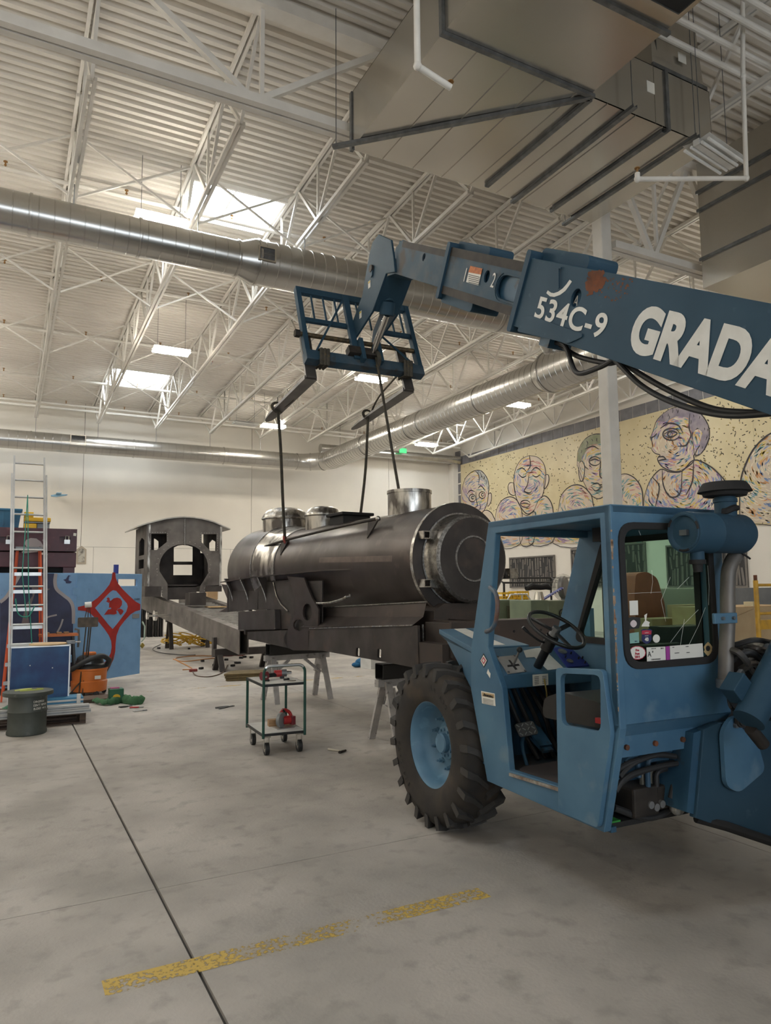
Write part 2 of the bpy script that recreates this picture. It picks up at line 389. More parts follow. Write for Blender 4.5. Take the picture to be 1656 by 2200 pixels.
for n, (k, a, b) in enumerate(SKY):
    x0, x1 = JX[k]+.06, JX[k+1]-.06; z = dz((a+b)/2); s = .045
    w = struct(MB().box(x0, x0+.06, a, b, z-.04, z+.34).box(x1-.06, x1, a, b, z-.04, z+.34).box(x0+.06, x1-.06, a, a+.06, z-.04, z+.34)
               .box(x0+.06, x1-.06, b-.06, b, z-.04, z+.34).build('window_%d' % (n+1), M['steelwhite'], smooth=0))
    MB().box(x0+.07, x1-.07, a+.07, b-.07, z+.24, z+.27).build('pane', pane_m, w, smooth=0)
    MB().box((x0+x1)/2-.02, (x0+x1)/2+.02, a+.06, b-.06, z+.20, z+.235).build('glazing_bar', M['steelwhite'], w, smooth=0)
# ------------------------------------------------------------------ open web joists
def joist(name, x, y0, y1, label, group):
    t = thing(name, label, 'roof joist', (x, 0, 0), 0, group)
    tz = lambda y: dz(y)-.05; bz = lambda y: dz(y)-1.30
    for s in (-.045, .045):
        MB().bar((s, y0, tz(y0)), (s, y1, tz(y1)), .055, .08).build('top_chord', M['steelwhite'], t, smooth=0)
        MB().bar((s, y0+1.1, bz(y0+1.1)), (s, y1-2.0, bz(y1-2.0)), .055, .075).build('bottom_chord', M['steelwhite'], t, smooth=0)
    n = max(2, round((y1-2.0-y0-1.1)/2.1)); L = (y1-2.0-y0-1.1)/n; yy = y0+1.1
    MB().bar((0, y0+.05, tz(y0)), (0, yy, bz(yy)), .05, .05).build('web_member', M['steelwhite'], t, smooth=0)
    for i in range(n):
        a = yy+i*L; m_ = a+L/2; e = a+L
        for p, q, w in (((0, a, bz(a)), (0, m_, tz(m_)), .055), ((0, m_, tz(m_)), (0, e, bz(e)), .055), ((0, e if i < n-1 else a, bz(e if i < n-1 else a)), (0, e if i < n-1 else a, tz(e if i < n-1 else a)), .042)):
            MB().bar(p, q, w, w).build('web_member', M['steelwhite'], t, smooth=0)
    e = y1-2.0
    MB().bar((0, e, bz(e)), (0, y1-.06, tz(y1)), .05, .05).build('web_member', M['steelwhite'], t, smooth=0)
    return t
YG = 9.5
GJ = 'roof joists running to the back wall'
JL = ['white open web roof joist crossing high above the ladders', 'white open web roof joist along the left edge of the large skylight', 'white open web roof joist along the right edge of the large skylight',
      'white open web roof joist one bay right of the large skylight', 'white open web roof joist two bays right of the large skylight', 'white open web roof joist above the round duct running parallel to the mural wall',
      'white open web roof joist one bay from the long duct towards the mural', 'white open web roof joist along the left edge of the skylight near the mural', 'white open web roof joist along the right edge of the skylight near the mural',
      'white open web roof joist along the top of the mural wall']
j0 = joist('roof_joist', JX[5], YG+.1, YB-.05, JL[0], GJ)
for k in range(6, 15):
    c = copy_tree(j0); c.location.x = JX[k] if k < 14 else 21.05; c['label'] = JL[k-5]
JN = ['white roof joist before the girder, two bays left of the trunk duct', 'white roof joist on the near side of the girder, just left of the trunk duct', 'white roof joist on the near side of the girder, above the trunk duct',
      'white roof joist on the near side of the girder, above the flat plenum', 'white roof joist on the near side of the girder, above the white column']
j1 = joist('roof_joist', JX[5], .5, YG-.1, JN[0], 'roof joists in front of the girder')
for k in (6, 7, 8, 9):
    c = copy_tree(j1); c.location.x = JX[k]; c['label'] = JN[k-5]
# ------------------------------------------------------------------ girders and column
def girder(x0, x1, zb, label, panels, off):
    t = thing('roof_girder', label, 'roof girder', (0, YG, 0))
    zt = dz(YG)-.22
    MB().box(x0, x1, -.13, -.02, zb-.07, zb+.07).build('bottom_chord', M['steelwhite'], t, smooth=0)
    MB().box(x0, x1, .02, .13, zb-.07, zb+.07).build('bottom_chord', M['steelwhite'], t, smooth=0)
    MB().box(x0, x1, -.13, .13, zt-.09, zt+.09).build('top_chord', M['steelwhite'], t, smooth=0)
    n = panels; L = (x1-x0)/n
    for i in range(n):
        a = x0+i*L; mm = a+L/2; e = a+L
        MB().bar((a, 0, zt), (mm, 0, zb), .09, .1, (0, 1, 0)).build('web_member', M['steelwhite'], t, smooth=0)
        MB().bar((mm, 0, zb), (e, 0, zt), .09, .1, (0, 1, 0)).build('web_member', M['steelwhite'], t, smooth=0)
        MB().bar((mm+.12, 0, zb), (mm+.12, 0, zt), .06, .06, (0, 1, 0)).build('web_member', M['steelwhite'], t, smooth=0)
    return t
CX0, CX1 = py(1272, 480, YG).x, py(1310, 480, YG).x
girder(.85-4.5, CX0, 8.93, 'white roof girder with long bottom chord left of the sheet metal duct', 3, 0)
girder(CX1, XR-.1, 8.32, 'deep white roof girder right of the white column', 5, 0)
cl = thing('support_column', 'tall white square steel column standing behind the blue cab', 'column', ((CX0+CX1)/2, YG, 0))
hw = .125
MB().box(-hw, hw, -hw, hw, .03, 10.35).build('shaft', M['steelwhite'], cl, smooth=0, bevel=.02)
MB().box(-hw-.12, hw+.12, -hw-.12, hw+.12, 0, .03).build('base_plate', M['steelwhite'], cl, smooth=0)
# ------------------------------------------------------------------ bridging between the joists
def bridging(i, y, zr=1.0):
    x0, x1 = JX[i]+.08, JX[i+1]-.08; t0, b0 = dz(y)-.1, dz(y)-1.28
    t = thing('joist_bridging', 'white crossed bridging bars between two roof joists', 'roof brace', ((x0+x1)/2, y, b0), 0, 'crossed bridging between joists')
    h = (x1-x0)/2; d = t0-b0
    MB().bar((-h, .0, d), (h, .0, .0), .04, .04).build('brace_bar', M['steelwhite'], t, smooth=0)
    MB().bar((-h, .042, 0), (h, .042, d), .04, .04).build('brace_bar', M['steelwhite'], t, smooth=0)
for i in range(4, 13):
    for y in (14.0, 18.4, 22.8, 27.3): bridging(i, y)
# sprinkler mains under the deck
def at_deck(u, v, drop):
    y = 15.
    for _ in range(30):
        p = pz(u, v, dz(y)-drop); y = p.y
    return p
spr = []
for n_, v in enumerate((360, 569, 697, 799, 855)):
    p = at_deck(0, v, .42); y = p.y
    t = thing('sprinkler_pipe', 'white sprinkler pipe under the deck, %s from the girder towards the back wall' % ('first', 'second', 'third', 'fourth', 'fifth')[n_], 'pipe', (0, y, dz(y)-.42), 0, 'sprinkler pipes under the roof deck')
    MB().cyl((XL+.1, 0, 0), (XR-.15, 0, 0), .045, n=10).build('pipe', M['steelwhite'], t)
    for x in [JX[k]+1.1 for k in range(3, 14)]:
        MB().cyl((x, 0, .03), (x, 0, .14), .014, n=8).cyl((x, 0, .14), (x, 0, .155), .04, n=10).cyl((x, 0, .07), (x, 0, .09), .025, n=8).build('sprinkler_head', mk('brass', (.35, .2, .08), rough=.35, metal=.9), t)
t = tag(MB().cyl((XL+.1, 30.9, 9.1), (XR-.5, 30.9, 9.1), .05, n=10).build('sprinkler_pipe', M['steelwhite']), 'white pipe running along the back wall above the round duct', 'pipe')
# ------------------------------------------------------------------ high bay lights
tube_on = mk('tube_lit', (1, 1, 1), rough=.4, emis=LAMP_POWER, emc=(1, .93, .80))
tube_off = mk('tube_unlit', (.75, .75, .73), rough=.3)
def high_bay(x, y, z, on, label, group=None, rz=0, chain=None):
    t = thing('high_bay_light', label, 'ceiling light', (x, y, z), rz, group)
    MB().box(-.5, .5, -.045, .045, .0, .09).build('housing', M['white'], t, smooth=0)
    for k in (-1, 1):
        MB().add([(-.5, k*.045, .06), (.5, k*.045, .06), (.5, k*.205, .085), (-.5, k*.205, .085), (-.5, k*.045, .066), (.5, k*.045, .066), (.5, k*.205, .091), (-.5, k*.205, .091)],
                 [(0, 1, 2, 3), (4, 5, 6, 7), (0, 1, 5, 4), (2, 3, 7, 6)]).build('reflector', M['white'], t, smooth=0)
    for k in (-1, 1):
        for j in (-.05, .05):
            MB().cyl((-.49, k*.13+j, .012), (.49, k*.13+j, .012), .024, n=8).build('lamp_tube', tube_on if on else tube_off, t)
    top = chain or dz(y)-z-.02
    for k in (-.38, .38):
        MB().cyl((k, 0, .09), (k, 0, top), .006, n=5).build('chain', M['galvdark'], t)
    return t
LZ = 8.5
def fx(u, v, z=LZ): return pz(u, v, z)
a = fx(368, 757); high_bay(a.x, a.y, LZ, True, 'lit high bay light hanging beside the square skylight near the back wall')
b = fx(797, 817); high_bay(b.x, b.y, LZ, True, 'lit high bay light seen below the fork carriage')
c_ = fx(916, 957, 8.3); high_bay(c_.x, c_.y, 8.3, True, 'lit high bay light near the corner of mural wall and back wall')
d_ = fx(345, 478, 9.2); high_bay(d_.x, d_.y, 9.2, True, 'lit high bay light just above the near round duct beside the large skylight')
e_ = fx(527, 912, 8.4); high_bay(e_.x, e_.y, 8.4, False, 'unlit high bay light hanging close to the back wall', rz=.1)
for x in (-7.5, -2.3):
    for y in (12.6, 20.6, 28): high_bay(x, y, LZ, True, 'lit high bay light over the hall left of the ladders', 'high bay lights left of the ladders')
for x in (16.5,):
    for y in (12.6, 20.6): high_bay(x, y, LZ, True, 'lit high bay light over the benches by the mural', 'high bay lights over the benches by the mural')
high_bay(9.6, 27.9, LZ, True, 'lit high bay light over the back of the locomotive bay')
for x, y in ((-7.5, -5), (10, -5), (-7.5, 4)): high_bay(x, y, LZ, True, 'lit high bay light over the front of the hall', 'high bay lights over the front of the hall')
# ================================================================== DUCTS
def spiral(L, r, pitch=.25, r1=None):
    r1 = r if r1 is None else r1; prof = [(r, 0)]; t = pitch/2
    while t < L-.02:
        q = r+(r1-r)*t/L; prof += [(q, t-.008), (q+.007, t-.004), (q+.007, t+.004), (q, t+.008)]; t += pitch
    prof.append((r1, L)); return prof
def ring(r, w=.05): return [(r, -w/2), (r+.018, -w/2), (r+.022, 0), (r+.018, w/2), (r, w/2)]
ex, ey, ez = V((1, 0, 0)), V((0, 1, 0)), V((0, 0, 1))
Y1 = 13.6; Z1 = py(0, 448, Y1).z; r1a = (py(0, 405, Y1).z-py(0, 490, Y1).z)/2*.98; r1b = r1a*1.28
d1 = thing('round_air_duct', 'near galvanised spiral duct crossing the hall below the large skylight', 'air duct', (0, Y1, Z1))
xred = py(520, 550, Y1).x; cuts = [-9, -6, -3, py(66, 450, Y1).x, xred-2.0, xred-.12]
for a, b in zip(cuts[:-1], cuts[1:]):
    MB().lathe(spiral(b-a, r1a), (a, 0, 0), ex, 40, False, False).build('duct_segment', M['galv'], d1)
    MB().lathe(ring(r1a), (b, 0, 0), ex, 40, closed=True).build('collar', M['galv'], d1)
MB().lathe([(r1a, 0), (r1a, .06), (r1b, .32), (r1b, .40)], (xred-.12, 0, 0), ex, 40, False, False).build('reducer', M['galv'], d1)
MB().lathe(ring(r1b), (xred+.28, 0, 0), ex, 40, closed=True).build('collar', M['galv'], d1)
x2 = [xred+.28, xred+3.4, xred+6.4, 12.05]
for a, b in zip(x2[:-1], x2[1:]):
    MB().lathe(spiral(b-a, r1b), (a, 0, 0), ex, 40, False, b > 12).build('duct_segment', M['galv'], d1)
    MB().lathe(ring(r1b), (b, 0, 0), ex, 40, closed=True).build('collar', M['galv'], d1)
def grille(parent, x, y, z, w, h, n):
    f = MB().prism([[(-w/2-.03, -h/2-.03), (w/2+.03, -h/2-.03), (w/2+.03, h/2+.03), (-w/2-.03, h/2+.03)], [(-w/2, -h/2), (w/2, -h/2), (w/2, h/2), (-w/2, h/2)]], (x, y, z), ex, ez, (0, .12, 0)).build('grille_frame', M['galvdull'], parent, smooth=0)
    MB().box(x-w/2, x+w/2, y+.05, y+.06, z-h/2, z+h/2).build('grille_back', M['blackmatt'], f, smooth=0)
    for i in range(n):
        zz = z-h/2+h*(i+.5)/n; MB().bar((x-w/2, y+.03, zz), (x+w/2, y+.03, zz), .03, .006, (0, 1, .8)).build('slat', M['galvdark'], f, smooth=0)
g = py(575, 550, Y1-r1b-.03); grille(d1, g.x, -r1b-.03, g.z-Z1+.05, .30, .24, 8)
for u in (155, 425, 672, 900):
    x = py(u, 500, Y1).x; x = min(JX, key=lambda q: abs(q-x))
    MB().cyl((x, 0, r1a), (x, 0, dz(Y1)-1.3-Z1), .008, n=6).build('hanger_rod', M['galvdark'], d1)
Y2 = 30.3; Z2 = py(300, 965, Y2).z; r2 = .36
d2 = thing('round_air_duct', 'far galvanised spiral duct along the back wall turning towards the camera', 'air duct', (0, Y2, Z2))
cuts = [-9.5, -6.3, -3.2, py(66, 950, Y2).x, py(287, 960, Y2).x, py(480, 970, Y2).x, 11.55]
for a, b in zip(cuts[:-1], cuts[1:]):
    MB().lathe(spiral(b-a, r2, .3), (a, 0, 0), ex, 36, False, False).build('duct_segment', M['galv'], d2)
    MB().lathe(ring(r2), (b, 0, 0), ex, 36, closed=True).build('collar', M['galv'], d2)
X3 = py(690, 990, Y2).x; re = X3-11.55; r3 = .44
pts = [(11.55+re*math.sin(R(a)), -re+re*math.cos(R(a)), 0) for a in range(0, 91, 6)]
MB().tube(pts, [r2+(r3-r2)*i/(len(pts)-1) for i in range(len(pts))], 36).build('elbow', M['galv'], d2)
for a in (30, 60): 
    p = V((11.55+re*math.sin(R(a)), -re+re*math.cos(R(a)), 0)); rr = r2+(r3-r2)*a/90
    MB().lathe(ring(rr), p, (math.cos(R(a)), -math.sin(R(a)), 0), 36, closed=True).build('collar', M['galv'], d2)
ya = -re; stops = [ya, ya-3.6, ya-7.2, 21-Y2+0, 17.6-Y2, 14.8-Y2]
for a, b in zip(stops[:-1], stops[1:]):
    MB().lathe(spiral(a-b, r3, .22), (X3, a, 0), -ey, 40, False, False).build('duct_segment', M['galv'], d2)
    MB().lathe(ring(r3), (X3, b, 0), ey, 40, closed=True).build('collar', M['galv'], d2)
MB().lathe([(r3, 0), (r3+.12, .3)], (X3, 14.8-Y2, 0), -ey, 40, False, False).build('reducer', M['galv'], d2)
MB().lathe(spiral(4.0, r3+.12, .22), (X3, 14.5-Y2, 0), -ey, 40, False, True).build('duct_segment', M['galv'], d2)
MB().lathe(ring(r3+.12, .08), (X3, 14.45-Y2, 0), ey, 40, closed=True).build('collar', M['galv'], d2)
MB().cyl((X3-.05, 14.2-Y2, .25), (X3-.75, 14.0-Y2, .95), .2, n=24).build('branch_pipe', M['galv'], d2)
g = py(168, 946, Y2-r2-.02); grille(d2, g.x, -r2-.02, g.z-Z2+.02, .5, .34, 7)
for k in (4, 5, 6, 7, 8, 9):
    MB().cyl((JX[k], 0, r2), (JX[k], 0, dz(30)-1.3-Z2), .008, n=6).build('hanger_rod', M['galvdark'], d2)
for y in (26, 22.5, 19, 15.6):
    MB().cyl((X3, y-Y2, r3), (X3, y-Y2, dz(y)-1.0-Z2), .008, n=6).build('hanger_rod', M['steelwhite'], d2)
d3 = thing('round_air_duct', 'thin galvanised duct running into the corner above the mural', 'air duct', (0, 31.5, 8.55))
MB().lathe(spiral(4.0, .215, .3), (X3+.45, 0, 0), ex, 28, True, False).build('duct_segment', M['galv'], d3)
MB().lathe(spiral(4.0, .215, .3), (X3+4.47, 0, 0), ex, 28, False, True).build('duct_segment', M['galv'], d3)
MB().lathe(ring(.215), (X3+4.46, 0, 0), ex, 28, closed=True).build('collar', M['galv'], d3)
for x in (X3+1.5, X3+5.2): MB().cyl((x, 0, .2), (x, 0, dz(31.5)-8.55), .008, n=6).build('hanger_rod', M['galvdark'], d3)
# ------------------------------------------------------------------ sheet metal ductwork
ZB = 8.42
q = lambda u, v, z=ZB: pz(u, v, z)
bx0, bx1, by0, by1 = q(757, 318).x, 9.15, q(1265, 207).y, 9.15
plen = thing('sheet_metal_duct', 'large flat sheet metal plenum duct hung in front of the white column', 'air duct', (bx0, by0, ZB))
Lx, Ly, Hh = bx1-bx0, by1-by0, .9
n = 9
for i in range(n):
    a, b = Lx*i/n, Lx*(i+1)/n; e = random.uniform(-.012, .012); e2 = random.uniform(-.012, .012); mz = -.004
    MB().add([(a+.003, 0, 0), (b-.003, 0, 0), (b-.003, Ly, 0), (a+.003, Ly, 0), ((a+b)/2, Ly/2, e), (a+.003, 0, .02), (b-.003, 0, .02), (b-.003, Ly, .02), (a+.003, Ly, .02)],
             [(0, 1, 4), (1, 2, 4), (2, 3, 4), (3, 0, 4), (0, 1, 6, 5), (1, 2, 7, 6), (2, 3, 8, 7), (3, 0, 5, 8)]).build('bottom_sheet', M['galvdull'], plen, smooth=60)
    if i: MB().box(a-.008, a+.008, 0, Ly, -.012, 0).build('seam', M['galvdull'], plen, smooth=0)
MB().box(0, .01, 0, Ly, 0, Hh).build('side_sheet', M['galvdull'], plen, smooth=0)
MB().box(Lx-.01, Lx, 0, Ly, 0, Hh).build('side_sheet', M['galvdull'], plen, smooth=0)
for k in range(4): MB().box(Lx*k/4+.004, Lx*(k+1)/4-.004, 0, .01, 0, Hh).build('end_sheet', M['galvdull'], plen, smooth=0)
for k in range(4): MB().box(Lx*k/4+.004, Lx*(k+1)/4-.004, Ly-.01, Ly, 0, Hh).build('end_sheet', M['galvdull'], plen, smooth=0)
MB().box(0, Lx, 0, Ly, Hh-.01, Hh).build('top_sheet', M['galvdull'], plen, smooth=0)
MB().box(-.02, .03, Ly-.05, Ly+.02, -.03, Hh).build('flange', M['galvdark'], plen, smooth=0)
xf = q(1425, 284).x-bx0
MB().box(xf-.03, xf+.03, -.03, .01, -.03, Hh).build('flange', M['galvdark'], plen, smooth=0)
MB().box(xf-.02, xf+.02, 0, Ly, -.04, 0).build('flange', M['galvdark'], plen, smooth=0)
# the near trunk
tx1 = q(1265, 205).x
trunk = thing('sheet_metal_duct', 'sheet metal trunk duct with red tinted underside joining the flat plenum', 'air duct', (bx0, 0, ZB))
ty0, ty1 = 2.2, by0-.02; n = 5
for i in range(n):
    a, b = ty0+(ty1-ty0)*i/n, ty0+(ty1-ty0)*(i+1)/n; e = random.uniform(-.012, .012); w = tx1-bx0
    MB().add([(0, a, 0), (w, a, 0), (w, b, 0), (0, b, 0), (w/2, (a+b)/2, e), (0, a, .02), (w, a, .02), (w, b, .02), (0, b, .02)],
             [(0, 1, 4), (1, 2, 4), (2, 3, 4), (3, 0, 4), (0, 1, 6, 5), (1, 2, 7, 6), (2, 3, 8, 7), (3, 0, 5, 8)]).build('bottom_sheet', M['galvdull'], trunk, smooth=60)
MB().box(0, .01, ty0, ty1, .021, 1.0).build('side_sheet', M['galvdull'], trunk, smooth=0)
MB().box(tx1-bx0-.01, tx1-bx0, ty0, ty1, .021, 1.0).build('side_sheet', M['galvdull'], trunk, smooth=0)
MB().box(.01, tx1-bx0-.01, ty0, ty1, .99, 1.0).build('top_sheet', M['galvdull'], trunk, smooth=0)
for yy in (ty1-.03, 5.35):
    MB().box(-.05, tx1-bx0+.05, yy-.03, yy+.03, -.05, -.002).build('flange', M['galvdark'], trunk, smooth=0)
    MB().box(-.05, -.002, yy-.03, yy+.03, 0, 1.02).build('flange', M['galvdark'], trunk, smooth=0)
# return box above
rb = thing('sheet_metal_duct', 'upright sheet metal transition box rising from the plenum to the roof', 'air duct', (8.0, by0+.05, ZB+.92))
MB().add([(0, 0, 0), (1.1, 0, 0), (1.1, 1.2, 0), (0, 1.2, 0), (.1, .1, 1.2), (1.1, .1, 1.2), (1.1, 1.2, 1.2), (.1, 1.2, 1.2)],
         [(0, 1, 2, 3), (0, 1, 5, 4), (1, 2, 6, 5), (2, 3, 7, 6), (3, 0, 4, 7), (4, 5, 6, 7)]).build('sheet', M['galvdull'], rb, smooth=0)
MB().box(-.03, 1.13, -.04, 0, -.0, .06).build('flange', M['galvdark'], rb, smooth=0)
MB().box(.1, 1.13, .02, .08, .62, .68).build('flange', M['galvdark'], rb, smooth=0)
MB().box(.55, .72, -.012, -.004+.0, .3, .45).build('paper_tag', M['label'], rb, smooth=0)
MB().box(Lx-1.35, Lx-1.2, -.006, 0, .45, .62).build('paper_tag', M['label'], plen, smooth=0)
# black return grille
gp = q(1456, 42, 8.3); gp2 = q(1325, 0, 8.3)
rg = thing('return_air_grille', 'black return air grille in a metal frame beside the trunk duct', 'vent', (gp2.x, gp.y-1.1, 8.3))
w = gp.x-gp2.x
MB().box(.05, w-.05, .05, 1.05, .02, .08).build('black_mesh', M['blackmatt'], rg, smooth=0)
MB().prism([[(0, 0), (w, 0), (w, 1.1), (0, 1.1)], [(.05, .05), (w-.05, .05), (w-.05, 1.05), (.05, 1.05)]], (0, 0, 0), ex, ey, (0, 0, .10)).build('frame', M['galvdull'], rg, smooth=0)
# big duct on the right
fx0 = py(1510, 620, 9.1); bd = thing('sheet_metal_duct', 'big dull sheet metal duct with horizontal struts right of the column', 'air duct', (fx0.x, 0, fx0.z))
H2 = 2.6
for k in range(3): MB().box(0, .02, 2.5+2.2*k+.004, 2.5+2.2*(k+1)-.004, 0, H2).build('side_sheet', M['galvdull'], bd, smooth=0)
MB().box(.02, 2.4, 2.5, 9.1, 0, .02).build('bottom_sheet', M['galvdull'], bd, smooth=0)
MB().box(.02, 2.4, 9.08, 9.1, .02, H2).build('end_sheet', M['galvdull'], bd, smooth=0)
for (u, v) in ((1512, 420), (1512, 458), (1512, 560)):
    zz = py(u, v, 9.1).z-fx0.z
    MB().box(-.045, 0, 2.5, 9.12, zz-.03, zz+.03).build('strut', M['galvdark'], bd, smooth=0)
# trapeze struts
def strut(p, r_, label, grp, rods=()):
    p, r_ = V(p), V(r_); t = thing('trapeze_strut', label, 'duct hanger', p, 0, grp)
    MB().bar((0, 0, 0), r_-p, .075, .012).build('channel_web', M['galvdark'], t, smooth=0)
    d = (r_-p).normalized(); s = d.cross(ez).normalized()
    for k in (-1, 1): MB().bar(s*(.034*k)+ez*.02, r_-p+s*(.034*k)+ez*.02, .007, .045).build('channel_side', M['galvdark'], t, smooth=0)
    for a in (p+d*.05, r_-d*.05):
        MB().cyl(a-p+ez*.0, a-p+ez*(min(dz(9), 10.6)-a.z), .007, n=6).build('rod', M['galvdark'], t)
zs = ZB-.05
strut(q(715, 318, zs), q(1268, 212, zs), 'galvanised channel strut running diagonally under the plenum duct', None)
for n_, (a, b) in enumerate((((1045, 402), (1268, 215)), ((1100, 437), (1365, 230)), ((1190, 450), (1425, 285)), ((1210, 485), (1500, 292)))):
    strut(q(*a, zs), q(*b, zs), 'channel strut under the plenum duct, %s from the diagonal strut' % ('first', 'second', 'third', 'fourth')[n_], 'channel struts under the plenum duct')
# sprinkler drops
def pipe_px(pts, y, r, name, label, cat='pipe'):
    P = [py(u, v, y) for u, v in pts]; P[0].z = min(P[0].z, 10.7); t = thing(name, label, cat, P[0])
    for a, b in zip(P[:-1], P[1:]): MB().cyl(a-P[0], b-P[0], r, n=12).build('pipe', M['steelwhite'], t)
    for a in P[1:-1]: MB().sphere(a-P[0], r*1.35, 10, 6).build('elbow', M['steelwhite'], t)
    e = P[-1]-P[0]; br = MATS['brass']
    MB().cyl(e, e+V((0, 0, .06)), .012, n=8).cyl(e+V((0, 0, .06)), e+V((0, 0, .07)), .035, n=10).build('sprinkler_head', br, t)
pipe_px([(894, -60), (897, 142), (968, 188)], 5.9, .035, 'sprinkler_pipe', 'white sprinkler drop pipe bent below the trunk duct')
pipe_px([(1590, -120), (1596, 165), (1603, 383), (1369, 385), (1369, 372)], 6.0, .032, 'sprinkler_pipe', 'white sprinkler pipe bent into a loop under the plenum duct')
for n_, (u, v) in enumerate(((1500, 115), (1540, 85), (1590, 42), (1640, 18))):
    p = pz(u, v, 9.75)
    tag(MB().cyl((p.x-1.6, p.y, 9.75), (11.6, p.y, 9.75), .045, n=10).build('ceiling_pipe', M['steelwhite']), 'white pipe under the roof, %s of four counted from the plenum duct' % ('first', 'second', 'third', 'last')[n_], 'pipe', 'white pipes beside the return grille')
ub = pz(1535, 338, 8.15); t = high_bay(ub.x, ub.y, 8.15, False, 'unlit high bay light with slatted reflectors beside the plenum duct', rz=.15)
bm_ = pz(450, 782, 9.0); t = thing('fire_alarm_beacon', 'small red and white alarm beacon under a roof joist', 'alarm', bm_)
MB().cyl((0, 0, 0), (0, 0, .06), .09, n=14).build('lens', M['white'], t); MB().cyl((0, 0, .06), (0, 0, .13), .1, n=14).build('body', M['red'], t)
es = py(866, 968, 31.0); t = thing('exit_sign', 'small green lit exit sign hanging near the far corner', 'sign', es)
MB().cyl((0, .03, .12), (0, .03, dz(31)-es.z), .012, n=6).build('stem', M['steelwhite'], t)
MB().box(-.2, .2, 0, .06, -.12, .12).build('case', mk('exit_green', (.05, .5, .15), rough=.4, emis=.8), t, smooth=0)
# ================================================================== MURAL
XM = XR-.02-.025
def mp(u, v, e=0.): p = px(u, v, XM-e); return p
mu = thing('wall_mural', 'long cream mural of big drawn heads and shoulders with grey brick border', 'mural', (XM, 20, 3.75))
Om = V((XM, 20, 3.75))
cream = mk('mural_cream', (.60, .51, .32), (.54, .45, .27), rough=.38, sc_=1.2)
zt, y_in, y0m = 8.32, 31.55, 9.0
for a, b in ((y0m, 14.6), (14.6, 20.3), (20.3, 26.0), (26.0, y_in)):
    MB().box(0, .025, a-20+.003, b-20-.003, 0, zt-3.75).build('mural_board', cream, mu, smooth=0)
gb = mk('mural_border', (.19, .185, .195), (.14, .135, .145), rough=.6, sc_=3)
y = y0m
while y < y_in:
    y2 = min(y+random.uniform(.55, .75), y_in+.0)
    MB().box(.0, .025, y-20+.02, y2-20-.02, zt-3.75+.01, zt-3.75+.46).build('border_block', gb, mu, smooth=0); y = y2
z = 3.75
while z < zt+.4:
    MB().box(0, .025, y_in-20+.02, y_in-20+.5, z-3.75+.02, z-3.75+.55).build('border_block', gb, mu, smooth=0); z += .6
def mfill(pts, mat, name, e, parent):
    P = [mp(u, v) for u, v in pts]; b = MB()
    loop = [(p.y-20, p.z-3.75) for p in P]
    return b.prism([loop], (-e, 0, 0), ey, ez, (.002, 0, 0)).build(name, mat, parent, smooth=0)
def strokes(lines, w, mat, name, e, parent):
    b = MB()
    for ln in lines:
        P = [mp(u, v) for u, v in ln]; P = [V((0, p.y-20, p.z-3.75)) for p in P]
        if len(P) > 2: P = spline(P, 4)
        L = []
        for i, p in enumerate(P):
            d = (P[min(i+1, len(P)-1)]-P[max(i-1, 0)]); d = d.normalized() if d.length > 1e-9 else ey
            nrm = V((0, -d.z, d.y)); ww = w*(.35+.65*math.sin(math.pi*(i+.5)/len(P)))
            L.append((p+nrm*ww/2, p-nrm*ww/2))
        vs = [x+V((-e, 0, 0)) for ab in L for x in ab]
        b.add(vs, [(2*i, 2*i+1, 2*i+3, 2*i+2) for i in range(len(L)-1)])
    return b.build(name, mat, parent, smooth=0)
pal = [mk('paint_'+n_, c, rough=.6) for n_, c in (('rose', (.50, .22, .20)), ('yellow', (.60, .45, .12)), ('teal', (.14, .30, .32)), ('violet', (.34, .23, .38)), ('blue', (.17, .25, .44)), ('orange', (.55, .28, .12)), ('cream', (.66, .58, .44)))]
pline = mk('paint_outline', (.035, .03, .035), rough=.6)
def inside(p, poly):
    x, y = p; r = False
    for i in range(len(poly)):
        (x1, y1), (x2, y2) = poly[i-1], poly[i]
        if (y1 > y) != (y2 > y) and x < (x2-x1)*(y-y1)/(y2-y1)+x1: r = not r
    return r
C7 = lambda pts: [(950+x*.42633, 850+y*.42633) for x, y in pts]
C4 = lambda pts: [(940+x*.10907, 960+y*.10907) for x, y in pts]
skin = mk('mural_skin', (.56, .46, .33), (.50, .42, .36), rough=.5, sc_=1.6)
